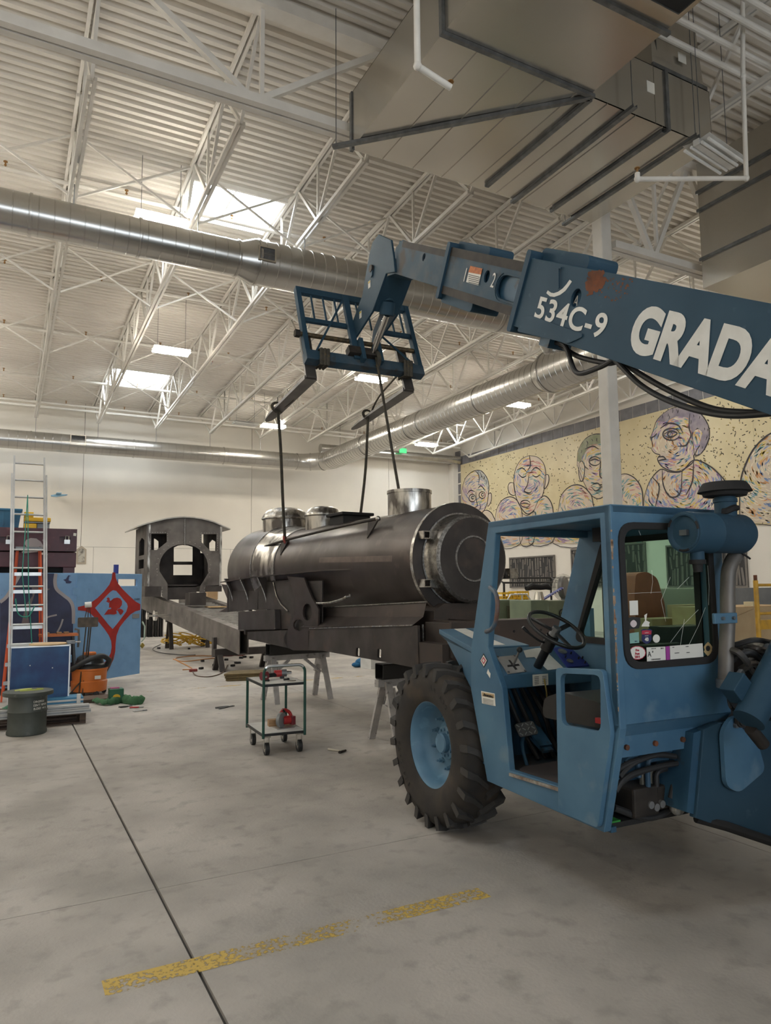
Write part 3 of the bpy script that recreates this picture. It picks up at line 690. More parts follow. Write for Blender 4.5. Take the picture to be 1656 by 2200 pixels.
def figure(polys, lines, label, seed, dens=.030, cols=range(7), base=None, hair=None):
    g = MB(); rnd = random.Random(seed)
    root = None
    for i, pl in enumerate(polys):
        o = mfill(pl, base or skin, 'painted_figure', .004+.002*i, mu)
        if i == 0: root = o; root['label'] = label
        else: o.name = 'painted_shape'
        us = [p[0] for p in pl]; vs = [p[1] for p in pl]; area = 0
        for k in range(len(pl)): area += pl[k-1][0]*pl[k][1]-pl[k][0]*pl[k-1][1]
        n_ = int(abs(area)/2*dens); per = {}
        cx, cy = sum(us)/len(us), sum(vs)/len(vs)
        for _ in range(n_):
            for _t in range(20):
                p = (rnd.uniform(min(us), max(us)), rnd.uniform(min(vs), max(vs)))
                if inside(p, pl): break
            else: continue
            ang = math.atan2(p[1]-cy, p[0]-cx)+math.pi/2+rnd.uniform(-.35, .35); L = rnd.uniform(6, 15)
            kx = int((math.sin(p[0]*.055+seed)+math.sin(p[1]*.07+seed*2)+2)/4*6.99) if rnd.random() < .7 else rnd.randrange(7)
            c = list(cols)[kx % len(list(cols))]
            q1 = (p[0]+math.cos(ang)*L, p[1]+math.sin(ang)*L)
            bd = L*.12; qm = ((p[0]+q1[0])/2+(p[0]-cx)/30*bd*.3, (p[1]+q1[1])/2+(p[1]-cy)/30*bd*.3)
            if inside(q1, pl): per.setdefault(c, []).append([p, qm, q1])
        for c, ls in per.items():
            s_ = strokes(ls, .042, pal[c], 'crayon_strokes', .007+.002*i+.0004*c, mu); s_['kind'] = 'stuff'
        strokes([pl+[pl[0]]], .05, pline, 'outline', .011+.002*i, mu)
    if hair:
        o = mfill(hair[0], hair[1], 'painted_hair', .0205, mu); us = [p[0] for p in hair[0]]; vs = [p[1] for p in hair[0]]; ls = []
        for _ in range(90):
            p = (rnd.uniform(min(us), max(us)), rnd.uniform(min(vs), max(vs))); q1 = (p[0]+rnd.uniform(-2, 3), p[1]+rnd.uniform(5, 10))
            if inside(p, hair[0]) and inside(q1, hair[0]): ls.append([p, ((p[0]+q1[0])/2+1, (p[1]+q1[1])/2), q1])
        strokes(ls, .03, pline, 'hair_strokes', .0212, mu)['kind'] = 'stuff'
    for k_, l_ in enumerate(lines): strokes([l_], .055, pline, 'face_line', .022+.0003*k_, mu)
ell = lambda cx, cy, rx, ry, a0=0, a1=360, n=14: [(cx+rx*math.cos(R(a0+(a1-a0)*i/n)), cy+ry*math.sin(R(a0+(a1-a0)*i/n))) for i in range(n+1)]
# wide eyed face
h1 = C4([(490, 1060), (478, 900), (500, 760), (550, 620), (640, 520), (740, 470), (850, 470), (930, 545), (990, 650), (1015, 800), (1000, 950), (980, 1100), (930, 1230), (860, 1320), (760, 1360), (640, 1330), (560, 1220)])
figure([h1, C4([(985, 1090), (1000, 960), (1030, 910), (1060, 930), (1062, 1040), (1030, 1130), (990, 1170)]), C4([(870, 1330), (900, 1270), (980, 1250), (1060, 1300), (1110, 1390), (1140, 1470), (1160, 1700), (700, 1700), (760, 1400)])],
       [C4(ell(690, 1010, 65, 75)), C4(ell(885, 950, 62, 65)), C4(ell(700, 1000, 24, 30)), C4(ell(893, 945, 24, 28)), C4([(590, 930), (650, 860), (740, 880)]), C4([(800, 820), (860, 770), (950, 860)]),
        C4([(740, 470), (810, 540), (825, 650), (810, 740)]), C4([(760, 880), (770, 1050), (790, 1160), (740, 1190)]), C4([(840, 1120), (850, 1200), (820, 1240)])], 'painted wide eyed face with swept hair', 3, hair=(C4([(740, 470), (850, 470), (930, 545), (990, 650), (1015, 800), (1000, 930), (975, 800), (930, 690), (860, 640), (825, 650), (810, 560)]), mk('hair_blue', (.30, .32, .33), (.42, .40, .34), rough=.6, sc_=3)))
# closed eyes face
h2 = C7([(440, 302), (400, 320), (370, 370), (360, 440), (372, 510), (395, 560), (430, 597), (470, 570), (500, 520), (518, 450), (522, 390), (510, 340), (480, 310)])
figure([h2, C7([(362, 440), (340, 440), (332, 465), (342, 495), (368, 500)]), C7([(518, 400), (535, 400), (538, 430), (525, 462), (512, 465)]),
        C7([(265, 640), (275, 575), (300, 530), (340, 510), (375, 525), (400, 575), (405, 640), (395, 745), (300, 765)]), C7([(460, 590), (485, 530), (515, 505), (545, 530), (560, 590), (560, 735), (440, 745)]), C7([(400, 590), (430, 605), (470, 590), (460, 740), (395, 745)])],
       [C7([(440, 302), (445, 350), (430, 380)]), C7([(385, 395), (405, 412), (425, 405)]), C7([(455, 400), (475, 410), (495, 398)]), C7([(378, 375), (405, 365), (428, 385)]), C7([(450, 380), (475, 362), (505, 385)]),
        C7([(438, 400), (430, 450), (415, 480), (440, 490), (455, 478)]), C7(ell(420, 545, 24, 18)), C7([(398, 545), (420, 542), (442, 548)])], 'painted long face with closed eyes', 5)
# green face behind the column
h3 = C7([(680, 350), (685, 280), (715, 225), (755, 198), (800, 195), (845, 220), (870, 270), (875, 350), (860, 430), (830, 490), (790, 520), (750, 500), (715, 440)])
figure([h3, C7([(690, 340), (705, 330), (718, 360), (712, 420), (698, 430), (688, 390)]), C7([(585, 580), (600, 505), (640, 460), (690, 450), (735, 480), (760, 540), (760, 745), (560, 745)]), C7([(890, 400), (930, 395), (975, 420), (1005, 470), (1012, 545), (1010, 740), (880, 740)])],
       [C7([(720, 270), (760, 255), (790, 270)]), C7(ell(770, 330, 28, 22)), C7([(745, 330), (770, 320), (795, 330)]), C7([(750, 455), (780, 440), (800, 460), (775, 480), (752, 460)]), C7([(800, 330), (795, 400), (810, 420)])], 'painted green shaded face half behind the column', 8, hair=(C7([(682, 330), (688, 275), (715, 225), (755, 198), (800, 195), (845, 220), (868, 265), (800, 240), (745, 250), (710, 300), (695, 335)]), mk('hair_green', (.20, .22, .13), (.28, .28, .2), rough=.6, sc_=3)), cols=(2, 1, 3, 6, 2, 1, 0))
# profile face
h4 = C7([(1048, 215), (1062, 180), (1085, 120), (1150, 68), (1230, 55), (1300, 90), (1340, 150), (1345, 210), (1322, 268), (1290, 300), (1268, 300), (1265, 335), (1200, 380), (1150, 378), (1105, 355), (1085, 320), (1098, 300), (1072, 290), (1056, 270), (1062, 245)])
figure([h4, C7([(1265, 240), (1262, 190), (1285, 165), (1312, 180), (1310, 230), (1285, 270), (1272, 295)]), C7([(1015, 560), (1022, 500), (1050, 425), (1100, 372), (1150, 385), (1210, 380), (1268, 325), (1340, 350), (1400, 400), (1440, 460), (1445, 560), (1440, 640), (1010, 680)])],
       [C7(ell(1155, 195, 42, 30)), C7([(1118, 195), (1150, 178), (1185, 190), (1150, 212), (1118, 200)]), C7(ell(1150, 195, 12, 12)), C7([(1100, 165), (1140, 140), (1190, 150), (1215, 190)]), C7([(1048, 215), (1070, 205), (1082, 190)]), C7([(1090, 310), (1115, 308), (1130, 322)]), C7([(1090, 328), (1115, 322), (1130, 322)]),
        C7([(1250, 90), (1245, 160), (1255, 200), (1235, 240)]), C7([(1110, 372), (1115, 450), (1150, 510), (1200, 490), (1210, 380)]), C7([(1060, 410), (1095, 460), (1075, 560)]), C7([(1268, 330), (1262, 430), (1230, 500)]), C7([(1190, 255), (1230, 250), (1250, 215)])], 'painted face in profile with cropped dark hair', 11, hair=(C7([(1082, 128), (1110, 95), (1150, 68), (1230, 55), (1300, 90), (1340, 150), (1345, 210), (1322, 268), (1298, 298), (1300, 235), (1313, 185), (1287, 162), (1262, 188), (1250, 160), (1238, 112), (1180, 104), (1120, 132)]), mk('hair_grey', (.20, .17, .21), (.34, .29, .30), rough=.6, sc_=3)))
figure([C7([(1500, 640), (1502, 450), (1530, 345), (1580, 255), (1656, 190), (1760, 170), (1900, 230), (1950, 640)])], [C7([(1500, 640), (1502, 450), (1530, 345), (1580, 255), (1656, 190)])], 'painted pale shoulder of a further figure', 14, cols=(6, 4, 5, 6, 1, 2, 6), dens=.03)
# dark flecks scattered over the cream ground
rnd = random.Random(21); fl_ = {0: [], 1: []}
figs = []
for _ in range(2100):
    u, v = rnd.uniform(995, 1680), rnd.uniform(830, 1170); a_ = rnd.uniform(0, 6.3); l_ = rnd.uniform(2, 5)*(.6+.7*(u-990)/660)
    p_ = mp(u, v)
    if 3.8 < p_.z < 8.25 and p_.y < 31.4: fl_[0 if rnd.random() < .8 else 1].append([(u, v), (u+l_*.5*math.cos(a_)+rnd.uniform(-.8, .8), v+l_*.5*math.sin(a_)), (u+l_*math.cos(a_), v+l_*math.sin(a_))])
strokes(fl_[0], .035, mk('fleck_dark', (.07, .06, .04), rough=.6), 'dark_flecks', .0025, mu)['kind'] = 'stuff'
strokes(fl_[1], .035, mk('fleck_ochre', (.32, .24, .08), rough=.6), 'ochre_flecks', .003, mu)['kind'] = 'stuff'
# the drawn fence of dark marks on the back wall and the small wall pictures
def art_panel(corners, label, seed, holes):
    P = [px(u, v, XR-.06) for u, v in corners]; y1, y0_, z1, z0_ = P[0].y, P[1].y, P[0].z, P[2].z
    if y0_ > y1: y0_, y1 = y1, y0_
    t = thing('wall_art_panel', label, 'wall art', (XR-.06, y0_, z0_)); w, h = y1-y0_, z1-z0_
    MB().box(0, .03, .03, w-.03, .03, h-.03).build('dark_board', mk('art_dark', (.03, .03, .032), rough=.5), t, smooth=0)
    MB().prism([[(0, 0), (w, 0), (w, h), (0, h)], [(.06, .06), (w-.06, .06), (w-.06, h-.06), (.06, h-.06)]], (-.03, 0, 0), ey, ez, (.06, 0, 0)).build('frame', mk('art_grey', (.17, .155, .14), (.13, .12, .11), rough=.6, sc_=5), t, smooth=0)
    r_ = random.Random(seed); y = .1
    while y < w-.15:
        wd = r_.uniform(.04, .11); z = .08
        while z < h-.15:
            hh = min(r_.uniform(.2, .7), h-.09-z)
            if r_.random() < .8:
                sk = r_.uniform(-.06, .06)
                MB().add([(-.012, y, z), (-.012, y+wd, z), (-.012, y+wd+sk, z+hh), (-.012, y+sk, z+hh), (.0, y, z), (.0, y+wd, z), (.0, y+wd+sk, z+hh), (.0, y+sk, z+hh)],
                         [(0, 1, 2, 3), (0, 1, 5, 4), (1, 2, 6, 5), (2, 3, 7, 6), (3, 0, 4, 7)]).build('carved_strip', MATS['art_grey'], t, smooth=0)
            z += hh+.04
        y += wd+r_.uniform(.05, .13)
art_panel([(1094, 1198), (1191, 1192), (1195, 1263)], 'dark carved panel of upright strips hanging on the wall under the mural', 1, 0)
art_panel([(1226, 1180), (1300, 1176), (1300, 1262)], 'dark carved panel partly behind the cab posts under the mural', 2, 0)
art_panel([(1335, 1168), (1386, 1165), (1386, 1270)], 'dark carved panel seen through the cab window on its left', 3, 0)
art_panel([(1430, 1172), (1528, 1166), (1528, 1262)], 'dark carved panel seen through the cab window behind the air cleaner', 4, 0)
art_panel([(1548, 1170), (1602, 1166), (1602, 1262)], 'dark carved panel beside the exhaust pipe under the mural', 5, 0)
# small framed picture and toy plane on the back wall
p0 = py(165, 1175, YB-.05); t = thing('framed_picture', 'small arched picture frame hanging on the back wall', 'picture', p0)
w = (py(186, 1175, YB-.05)-p0).x; h = p0.z-py(165, 1211, YB-.05).z
MB().prism([[(0, -h), (w, -h), (w, -.1), (w/2, .05), (0, -.1)]], (0, 0, 0), ex, ez, (0, .03, 0)).build('frame', mk('pic_frame', (.33, .28, .22), rough=.6), t, smooth=0)
MB().prism([[(.06, -h+.06), (w-.06, -h+.06), (w-.06, -.14), (w/2, -.03), (.06, -.14)]], (0, -.006, 0), ex, ez, (0, .005, 0)).build('print', mk('pic_print', (.40, .37, .32), (.10, .09, .08), rough=.6, sc_=4, lo=.45, hi=.6), t, smooth=0)
p0 = py(127, 1065, YB-.7); t = thing('model_plane', 'small light blue model plane hanging before the back wall', 'model plane', p0)
pm = mk('plane_blue', (.25, .45, .62), rough=.4)
MB().tube([(-.3, 0, -.02), (-.1, 0, 0), (.25, 0, .04), (.3, 0, .05)], [.03, .06, .03, .01], 8).build('fuselage', pm, t)
MB().box(-.12, .06, -.5, .5, .05, .07).build('wing', pm, t); MB().box(.22, .3, -.15, .15, .04, .055).build('tail', pm, t); MB().cyl((0, 0, .07), (0, 0, dz(31.6)-p0.z), .004, n=4).build('string', M['white'], t)
# ================================================================== TELEHANDLER
TA = R(2.0); TO = V((3.205, 4.893, 0)); TF = V((math.sin(TA), math.cos(TA), 0)); TR = V((math.cos(TA), -math.sin(TA), 0))
def T_s(u, v, x):                       # photo pixel on the vertical plane at local x -> (y, z)
    p = pp(u, v, TO+TR*x, TR)-TO; return (p.dot(TF), p.z)
def T_b(u, v, y):                       # on the cross plane at local y -> (x, z)
    p = pp(u, v, TO+TF*y, TF)-TO; return (p.dot(TR), p.z)
def T_z(u, v, z):                       # on a level plane -> (x, y)
    p = pz(u, v, z)-TO; return (p.dot(TR), p.dot(TF))
th = thing('telehandler', 'blue rough terrain telehandler with raised boom and fork carriage', 'forklift', TO, -TA)
# ---- wheels
def wheel(x, y, out, detail=True):
    Rr, rr, hw = .645, .345, .185; z = Rr-.006
    ax = V((out, 0, 0)); o = V((x, y, z))
    prof = [(rr-.01, -.15), (rr+.02, -.17), (rr+.10, -.185), (Rr-.14, -.188), (Rr-.07, -.172), (Rr-.035, -.13), (Rr-.03, 0), (Rr-.035, .13), (Rr-.07, .172), (Rr-.14, .188), (rr+.10, .185), (rr+.05, .178), (rr+.02, .168), (rr-.01, .15)]
    ty = MB().lathe(prof, o, ax, 64, closed=True).build('tyre', M['rubber'], th, smooth=50)
    if detail:
        # bar lugs alternate from each shoulder to the middle
        nl = 22
        for s in (-1, 1):
            for k in range(nl):
                a0 = 2*math.pi*(k+(.5 if s > 0 else 0))/nl; b = MB(); sec = []
                for t, da, wd in ((0, 0, .052), (.45, .055, .045), (1, .19, .040)):
                    xx = s*(.190-.185*t); a = a0+s*0+da; rin = (Rr-.10 if t == 0 else Rr-.045); rout = Rr-.012 if t == 0 else Rr
                    da_ = wd/Rr
                    for r_, e in ((rin, -1), (rin, 1), (rout, 1), (rout, -1)):
                        an = a+e*da_/2*(1.25 if r_ == rin else 1)
                        sec.append(o+ax*xx*1.0+V((0, math.cos(an)*r_, math.sin(an)*r_)))
                fs = []
                for i in range(2):
                    for j in range(4): fs.append((4*i+j, 4*i+(j+1) % 4, 4*i+4+(j+1) % 4, 4*i+4+j))
                fs += [(0, 1, 2, 3), (8, 9, 10, 11)]
                b.add(sec, fs)
                # shoulder buttress
                a = a0; pts = []
                for r_, xx in ((Rr-.012, .190), (Rr-.115, .192), (Rr-.08, .178)):
                    for e in (-1, 1): pts.append(o+ax*(s*xx)+V((0, math.cos(a+e*.04)*r_, math.sin(a+e*.04)*r_)))
                b.add(pts, [(0, 1, 3, 2), (0, 2, 4), (1, 5, 3), (2, 3, 5, 4), (0, 4, 5, 1)])
                b.build('tread_lug', M['rubbertread'], ty, smooth=0)
    rp = [(rr, .155), (rr+.022, .168), (rr+.018, .150), (rr-.015, .145), (rr-.035, .12), (rr-.045, .05), (rr-.075, -.02), (rr-.12, -.045), (.17, -.05), (.165, -.03), (.10, -.028), (.0, -.028)]
    rm = MB().lathe(rp, o, ax, 56, False, False).build('wheel_rim', M['rim'], th, smooth=40)
    MB().lathe([(.13, -.03), (.13, .0), (.118, .008), (.0, .008)], o, ax, 40, False, False).build('hub_flange', M['rim'], rm)
    MB().lathe([(.078, .0), (.078, .045), (.07, .055), (.0, .058)], o, ax, 32, False, False).build('hub_cap', M['rim'], rm)
    if detail:
        for k in range(12):
            a = 2*math.pi*k/12; p = o+V((0, math.cos(a)*.103, math.sin(a)*.103)); MB().cyl(p+ax*.0, p+ax*.02, .011, n=6).build('hub_bolt', M['rim'], rm, smooth=0)
        for k in range(10):
            a = 2*math.pi*(k+.5)/10; p = o+V((0, math.cos(a)*.205, math.sin(a)*.205))
            MB().cyl(p+ax*-.05, p+ax*-.028, .024, .02, n=10).cyl(p+ax*-.03, p+ax*.0, .016, n=6).cyl(p+ax*0, p+ax*.018, .009, n=8).build('wheel_nut', M['rim'], rm, smooth=30)
    return ty
WY = .14
ty = wheel(0, WY, -1)
wheel(1.95, WY, 1, False)
wheel(.02, WY-3.05, -1, False) if False else None
for (txt, a, r_, sz) in (('SUO-24TG', -52, .47, .055), ('LR 632', 103, .47, .05)):
    for i, ch in enumerate(txt):
        an = R(a+i*6.2); c = V((-.1895, WY+0, .639))+V((0, math.cos(an)*r_, math.sin(an)*r_))
        text(ch, sz, M['rubbertread'], ty, c, V((0, -math.sin(an), math.cos(an))), V((0, math.cos(an), math.sin(an))), 'sidewall_letter', .001)
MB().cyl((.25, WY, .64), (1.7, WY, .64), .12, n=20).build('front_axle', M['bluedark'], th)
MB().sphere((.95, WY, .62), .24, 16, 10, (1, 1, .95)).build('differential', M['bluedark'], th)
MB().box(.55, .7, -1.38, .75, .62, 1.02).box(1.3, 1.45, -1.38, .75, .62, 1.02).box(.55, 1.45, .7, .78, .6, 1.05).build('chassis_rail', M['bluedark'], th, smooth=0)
# ---- cab, left side panel
XC = -.10; TH = .05
S = lambda u, v, x=XC: T_s(u, v, x)
outer = [S(1049, 1121.5), S(1012, 1390), S(1011, 1480), S(1046, 1678), S(1298, 1789), S(1332, 1567), S(1308, 1083)]
hole = [S(1064, 1146), S(1048, 1391), S(1078, 1478), S(1094, 1655), S(1208, 1692), S(1214, 1580), S(1302, 1580), S(1301, 1440), S(1288, 1114)]
side = MB().prism([outer, hole], (XC, 0, 0), ey, ez, (TH, 0, 0)).build('cab_side_panel', M['blue'], th, smooth=0, bevel=.006)
ztop = outer[0][1]; yf, yr = outer[0][0], outer[-1][0]
# half door with its opening
dout = [S(1206, 1440), S(1204, 1475), S(1209, 1733), S(1297, 1770), S(1320, 1560), S(1303, 1440)]
dout = [S(1203, 1434), S(1209, 1742), S(1294, 1778), S(1322, 1575), S(1304, 1438)]
dhole = rpoly([S(1213, 1446), S(1216, 1556), S(1300, 1572), S(1299, 1450)], .05, 4)
MB().prism([rpoly(dout, .03, 3), dhole], (XC-.035, 0, 0), ey, ez, (.034, 0, 0)).build('half_door', M['blue'], th, smooth=0, bevel=.008)
# sill lip, worn bright
a, b = S(1096, 1660), S(1207, 1694)
MB().bar((XC-.002, a[0], a[1]-.01), (XC-.002, b[0], b[1]-.01), .02, .02).build('sill_edge', mk('worn_edge', (.35, .33, .3), (.16, .1, .07), rough=.5, sc_=20, metal=.4), th, smooth=0)
# grab handle on the front post
hp = [S(1050, 1262, XC-.02), S(1062, 1275, XC-.07), S(1070, 1300, XC-.07), S(1066, 1335, XC-.07), S(1058, 1352, XC-.05), S(1042, 1357, XC-.02)]
hx = [-.01, -.06, -.075, -.075, -.06, -.01]
MB().tube(spline([(XC+dx, p[0], p[1]) for dx, p in zip(hx, hp)], 6), .016, 10).build('grab_handle', mk('handle_worn', (.04, .13, .2), (.13, .06, .035), rough=.5, sc_=5), th)
# ---- cab rear wall with window
YR = -1.915; Bk = lambda u, v: T_b(u, v, YR)
XRt = .80; zb = T_b(1330, 1556, YR)[1]-.01
zr_ = lambda x: zb
wi = rpoly([(-.045, 2.245), (.695, 2.255), (.70, 1.43), (-.035, 1.43)], .11, 6)
wo = [(XC, ztop), (XRt, ztop), (XRt, zb), (XC, zb)]
rear = MB().prism([wo, wi], (0, YR, 0), ex, ez, (0, .05, 0)).build('cab_rear_panel', M['blue'], th, smooth=0, bevel=.006)
gi = rpoly([(-.015, 2.215), (.665, 2.225), (.67, 1.46), (-.005, 1.46)], .09, 6)
go = rpoly([(-.055, 2.255), (.705, 2.265), (.71, 1.42), (-.045, 1.42)], .12, 6)
MB().prism([go, gi], (0, YR-.014, 0), ex, ez, (0, .035, 0)).build('window_gasket', M['blackmatt'], rear, smooth=0, bevel=.005)
glass = mk('green_glass', (.62, .80, .72), rough=.02, trans=1., ior=1.1, spec=.6)
MB().prism([gi], (0, YR+.0, 0), ex, ez, (0, .006, 0)).build('rear_window_glass', glass, th, smooth=0)
crk = mk('crack_white', (.75, .8, .76), rough=.5)
b = MB()
for ln in ([(1475, 1395), (1500, 1345), (1515, 1305)], [(1430, 1335), (1420, 1290), (1440, 1240)], [(1400, 1225), (1402, 1250), (1398, 1275)], [(1520, 1215), (1523, 1260), (1522, 1300)], [(1440, 1380), (1470, 1340), (1500, 1310)], [(1460, 1395), (1470, 1330)], [(1372, 1140), (1376, 1150)], [(1480, 1240), (1455, 1265)], [(1350, 1275), (1420, 1272)]):
    P = [T_b(u, v, YR-.002) for u, v in ln]
    b.tube([(p[0], YR-.002, p[1]) for p in P], .0007, 4)
o = b.build('glass_cracks', crk, th); o['kind'] = 'stuff'
# stickers on the window
def sticker(pts, mat, name='sticker', y=YR-.004, e=.002, parent=th):
    P = [T_b(u, v, y) for u, v in pts]
    return MB().prism([P], (0, y, 0), ex, ez, (0, e, 0)).build(name, mat, parent, smooth=0)
def wtext(s, u, v, size, mat, y=YR-.006, **k):
    p = T_b(u, v, y); return text(s, size, mat, th, (p[0], y, p[1]), ex, ez, 'sticker_lettering', .0006, **k)
lab, ink = M['label'], M['ink']
redi = mk('ink_red', (.42, .03, .06), rough=.5); navy = mk('ink_navy', (.02, .025, .09), rough=.5); mag = mk('ink_magenta', (.33, .05, .28), rough=.5)
sticker([(1352, 1291), (1370, 1290), (1371, 1321), (1353, 1322)], lab)
sticker([(1350, 1328), (1357, 1325), (1375, 1327), (1376, 1340), (1372, 1350), (1348, 1353)], ink)
sticker([(1352, 1331), (1373, 1329), (1371, 1348), (1351, 1350)], ink, y=YR-.0045)
hrt = [(1361+7*math.sin(R(t))*abs(math.sin(R(t)))**.4, 1340-8*math.cos(R(t))) for t in range(0, 360, 24)]
sticker(hrt, mk('sticker_pink', (.6, .5, .5), rough=.6), y=YR-.007)
sticker([(1382, 1339), (1386, 1333), (1384, 1322), (1390, 1318), (1388, 1333), (1396, 1337), (1394, 1341), (1395, 1346), (1378, 1346), (1380, 1341)], lab, y=YR-.004)
sh = [(1377, 1354), (1383, 1351), (1389, 1353), (1395, 1351), (1401, 1354), (1399, 1362), (1400, 1374), (1396, 1380), (1389, 1384), (1382, 1380), (1378, 1374), (1379, 1362)]
sticker(sh, navy); sticker([(1379, 1355), (1389, 1354), (1399, 1355), (1399, 1363), (1379, 1363)], redi, y=YR-.006)
wtext('40', 1389, 1374, .028, lab, bold=.001); wtext('LARRYS', 1389, 1359.5, .009, lab); wtext('HIGHWAY', 1389, 1366, .006, lab)
sticker([(1350, 1361), (1372, 1358), (1373, 1381), (1351, 1383)], mk('sticker_green', (.20, .36, .32), rough=.6)); wtext('2014', 1366, 1378, .010, navy)
sticker(ell(1410, 1372, 7.5, 9), lab)
sticker(ell(1369, 1402.5, 18.5, 15), redi); sticker(ell(1369, 1402.5, 17, 13.5), lab, y=YR-.006)
for s, v in (('Pre', 1397), ('Post', 1404.5), ('2014', 1411.5)): wtext(s, 1369, v, .019, redi, y=YR-.0085, bold=.0006)
sticker([(1389, 1391), (1429, 1389), (1430, 1418), (1390, 1421)], lab)
wtext('A', 1395, 1406, .042, ink); wtext('#', 1402, 1400, .016, ink); wtext('CARAVANSARY', 1409, 1416.5, .0105, ink); wtext('2014', 1422, 1393, .012, ink); wtext('VEHICLE PASS', 1404, 1393.5, .006, ink)
sticker([(1430, 1389), (1438, 1388), (1439, 1418), (1431, 1418)], mag)
sticker([(1439, 1388), (1509, 1382), (1511, 1411), (1440, 1417)], lab)
for s, u, v in (('CAMP', 1446, 1391), ('ADDRESS', 1476, 1389), ('DESCRIPTION', 1454, 1403), ('CONTACT', 1478, 1402)): wtext(s, u, v, .006, ink)
sticker([(1521, 1379), (1526, 1384), (1530, 1390), (1529, 1396), (1531, 1400), (1526, 1405), (1521, 1410), (1516, 1405), (1512, 1400), (1514, 1396), (1512, 1390), (1516, 1384)], mk('sticker_gold', (.45, .33, .16), rough=.5))
sticker(ell(1521, 1393, 4.5, 6), ink, y=YR-.006)
# bottom bevel and bolt plate of the rear wall
zb2, zb3 = zb-.075, zb-.19
MB().add([(XC, YR, zb), (XRt, YR, zb), (XRt, YR+.06, zb2), (XC, YR+.06, zb2), (XC, YR+.05, zb), (XRt, YR+.05, zb), (XRt, YR+.1, zb2), (XC, YR+.1, zb2)],
         [(0, 1, 2, 3), (4, 5, 6, 7), (0, 3, 7, 4), (1, 2, 6, 5)]).build('rear_bevel', M['blue'], th, smooth=0)
bp = MB().box(XC+.0, XRt-.05, YR+.06, YR+.075, zb3, zb2+.005).build('bolt_plate', M['blue'], th, smooth=0)
for x in (0.0, .22, .44, .66): MB().cyl((x, YR+.045, zb2-.06), (x, YR+.06, zb2-.06), .016, n=8).build('bolt', M['rust'], bp)
# roof
MB().box(XC, XRt, YR, yf, ztop-.05, ztop).build('cab_roof', M['blue'], th, smooth=0, bevel=.006)
MB().box(XC+.05, XRt, yf-.08, yf, ztop-.10, ztop-.05).build('roof_front_beam', M['blue'], th, smooth=0, bevel=.004)
# right wall: post and window
XW = XRt-.05
def SR(u, v): return T_s(u, v, XW)
pl = [SR(1253, 1128), SR(1220, 1330), SR(1212, 1400), SR(1255, 1400), SR(1262, 1310), SR(1292, 1135)]
yw0, yw1 = SR(1225, 1300)[0], YR+.05
MB().prism([[(yf, ztop-.05), (yw0+.22, 1.40), (yw0+.22, 1.0), (yw1, 1.0), (yw1, ztop-.05)], rpoly([(yf-.26, ztop-.14), (yw0-.06, 1.48), (yw1+.10, 1.48), (yw1+.10, ztop-.14)], .07, 5)], (XW, 0, 0), ey, ez, (.05, 0, 0)).build('cab_right_panel', M['blue'], th, smooth=0, bevel=.005)
MB().prism([rpoly([(yf-.24, ztop-.12), (yw0-.04, 1.46), (yw1+.08, 1.46), (yw1+.08, ztop-.12)], .08, 5), rpoly([(yf-.285, ztop-.16), (yw0-.085, 1.505), (yw1+.125, 1.505), (yw1+.125, ztop-.16)], .06, 5)], (XW-.012, 0, 0), ey, ez, (.05, 0, 0)).build('window_gasket', M['blackmatt'], th, smooth=0)
MB().prism([rpoly([(yf-.285, ztop-.16), (yw0-.085, 1.505), (yw1+.125, 1.505), (yw1+.125, ztop-.16)], .06, 5)], (XW+.02, 0, 0), ey, ez, (.005, 0, 0)).build('side_window_glass', glass, th, smooth=0)
MB().box(.58, .70, yf-.42, yf-.32, ztop-.15, ztop-.05).build('radio_box', M['black'], th, smooth=0)
# ---- inside: floor, console, pedals, wheel, seat
zfl = S(1150, 1675)[1]
MB().box(XC+.05, XW, YR+.50, -.50, zfl-.05, zfl-.015).build('cab_floor', mk('cab_floor_grime', (.05, .085, .115), (.07, .06, .055), rough=.7, sc_=4), th, smooth=0)
MB().prism([rpoly([(-.04, -.86), (.55, -.80), (.6, -1.36), (-.04, -1.40)], .08, 3)], (0, 0, zfl-.012), ex, ey, (0, 0, .012)).build('floor_mat', mk('mat_brown', (.06, .045, .04), (.035, .03, .03), rough=.85, sc_=5), th, smooth=0)
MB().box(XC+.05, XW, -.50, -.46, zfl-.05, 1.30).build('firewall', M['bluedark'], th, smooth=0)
c0 = S(1076, 1450, XC+.03)
zc = c0[1]; yc = c0[0]
zc2 = 1.43; yc2 = -.46
MB().add([(XC+.05, yc2, zc2), (XW, yc2, zc2), (XW, yc, zc), (XC+.05, yc, zc), (XC+.05, yc2, zc-.14), (XW, yc2, zc-.14), (XW, yc, zc-.10), (XC+.05, yc, zc-.10)],
         [(0, 1, 2, 3), (4, 5, 6, 7), (0, 1, 5, 4), (1, 2, 6, 5), (2, 3, 7, 6), (3, 0, 4, 7)]).build('console', M['blue'], th, smooth=0, bevel=.008)
cdir = V((0, yc2-yc, zc2-zc)).normalized(); cn = V((0, -cdir.z, cdir.y)); cO = V((0, yc, zc))
def cpt(u, v):                          # pixel on the console top
    P0 = TO+TF*cO.y+V((0, 0, cO.z)); n = TF*cn.y+V((0, 0, cn.z)); p = pp(u, v, P0, n)-TO
    q_ = V((p.dot(TR), p.dot(TF), p.z)); return (q_.x, (q_-cO).dot(cdir))
def cplate(pts, mat, name, h=.004, off=.0, parent=None, loops=None):
    return MB().prism([[cpt(u, v) for u, v in pts]]+(loops or []), cO+cn*off, ex, cdir, cn*h).build(name, mat, parent or th, smooth=0)
gate = cplate([(1066, 1413), (1108, 1409), (1130, 1444), (1090, 1449)], mk('bare_alu', (.5, .5, .49), (.4, .4, .4), rough=.45, metal=.6, sc_=12), 'shift_gate_plate', .006, .001)
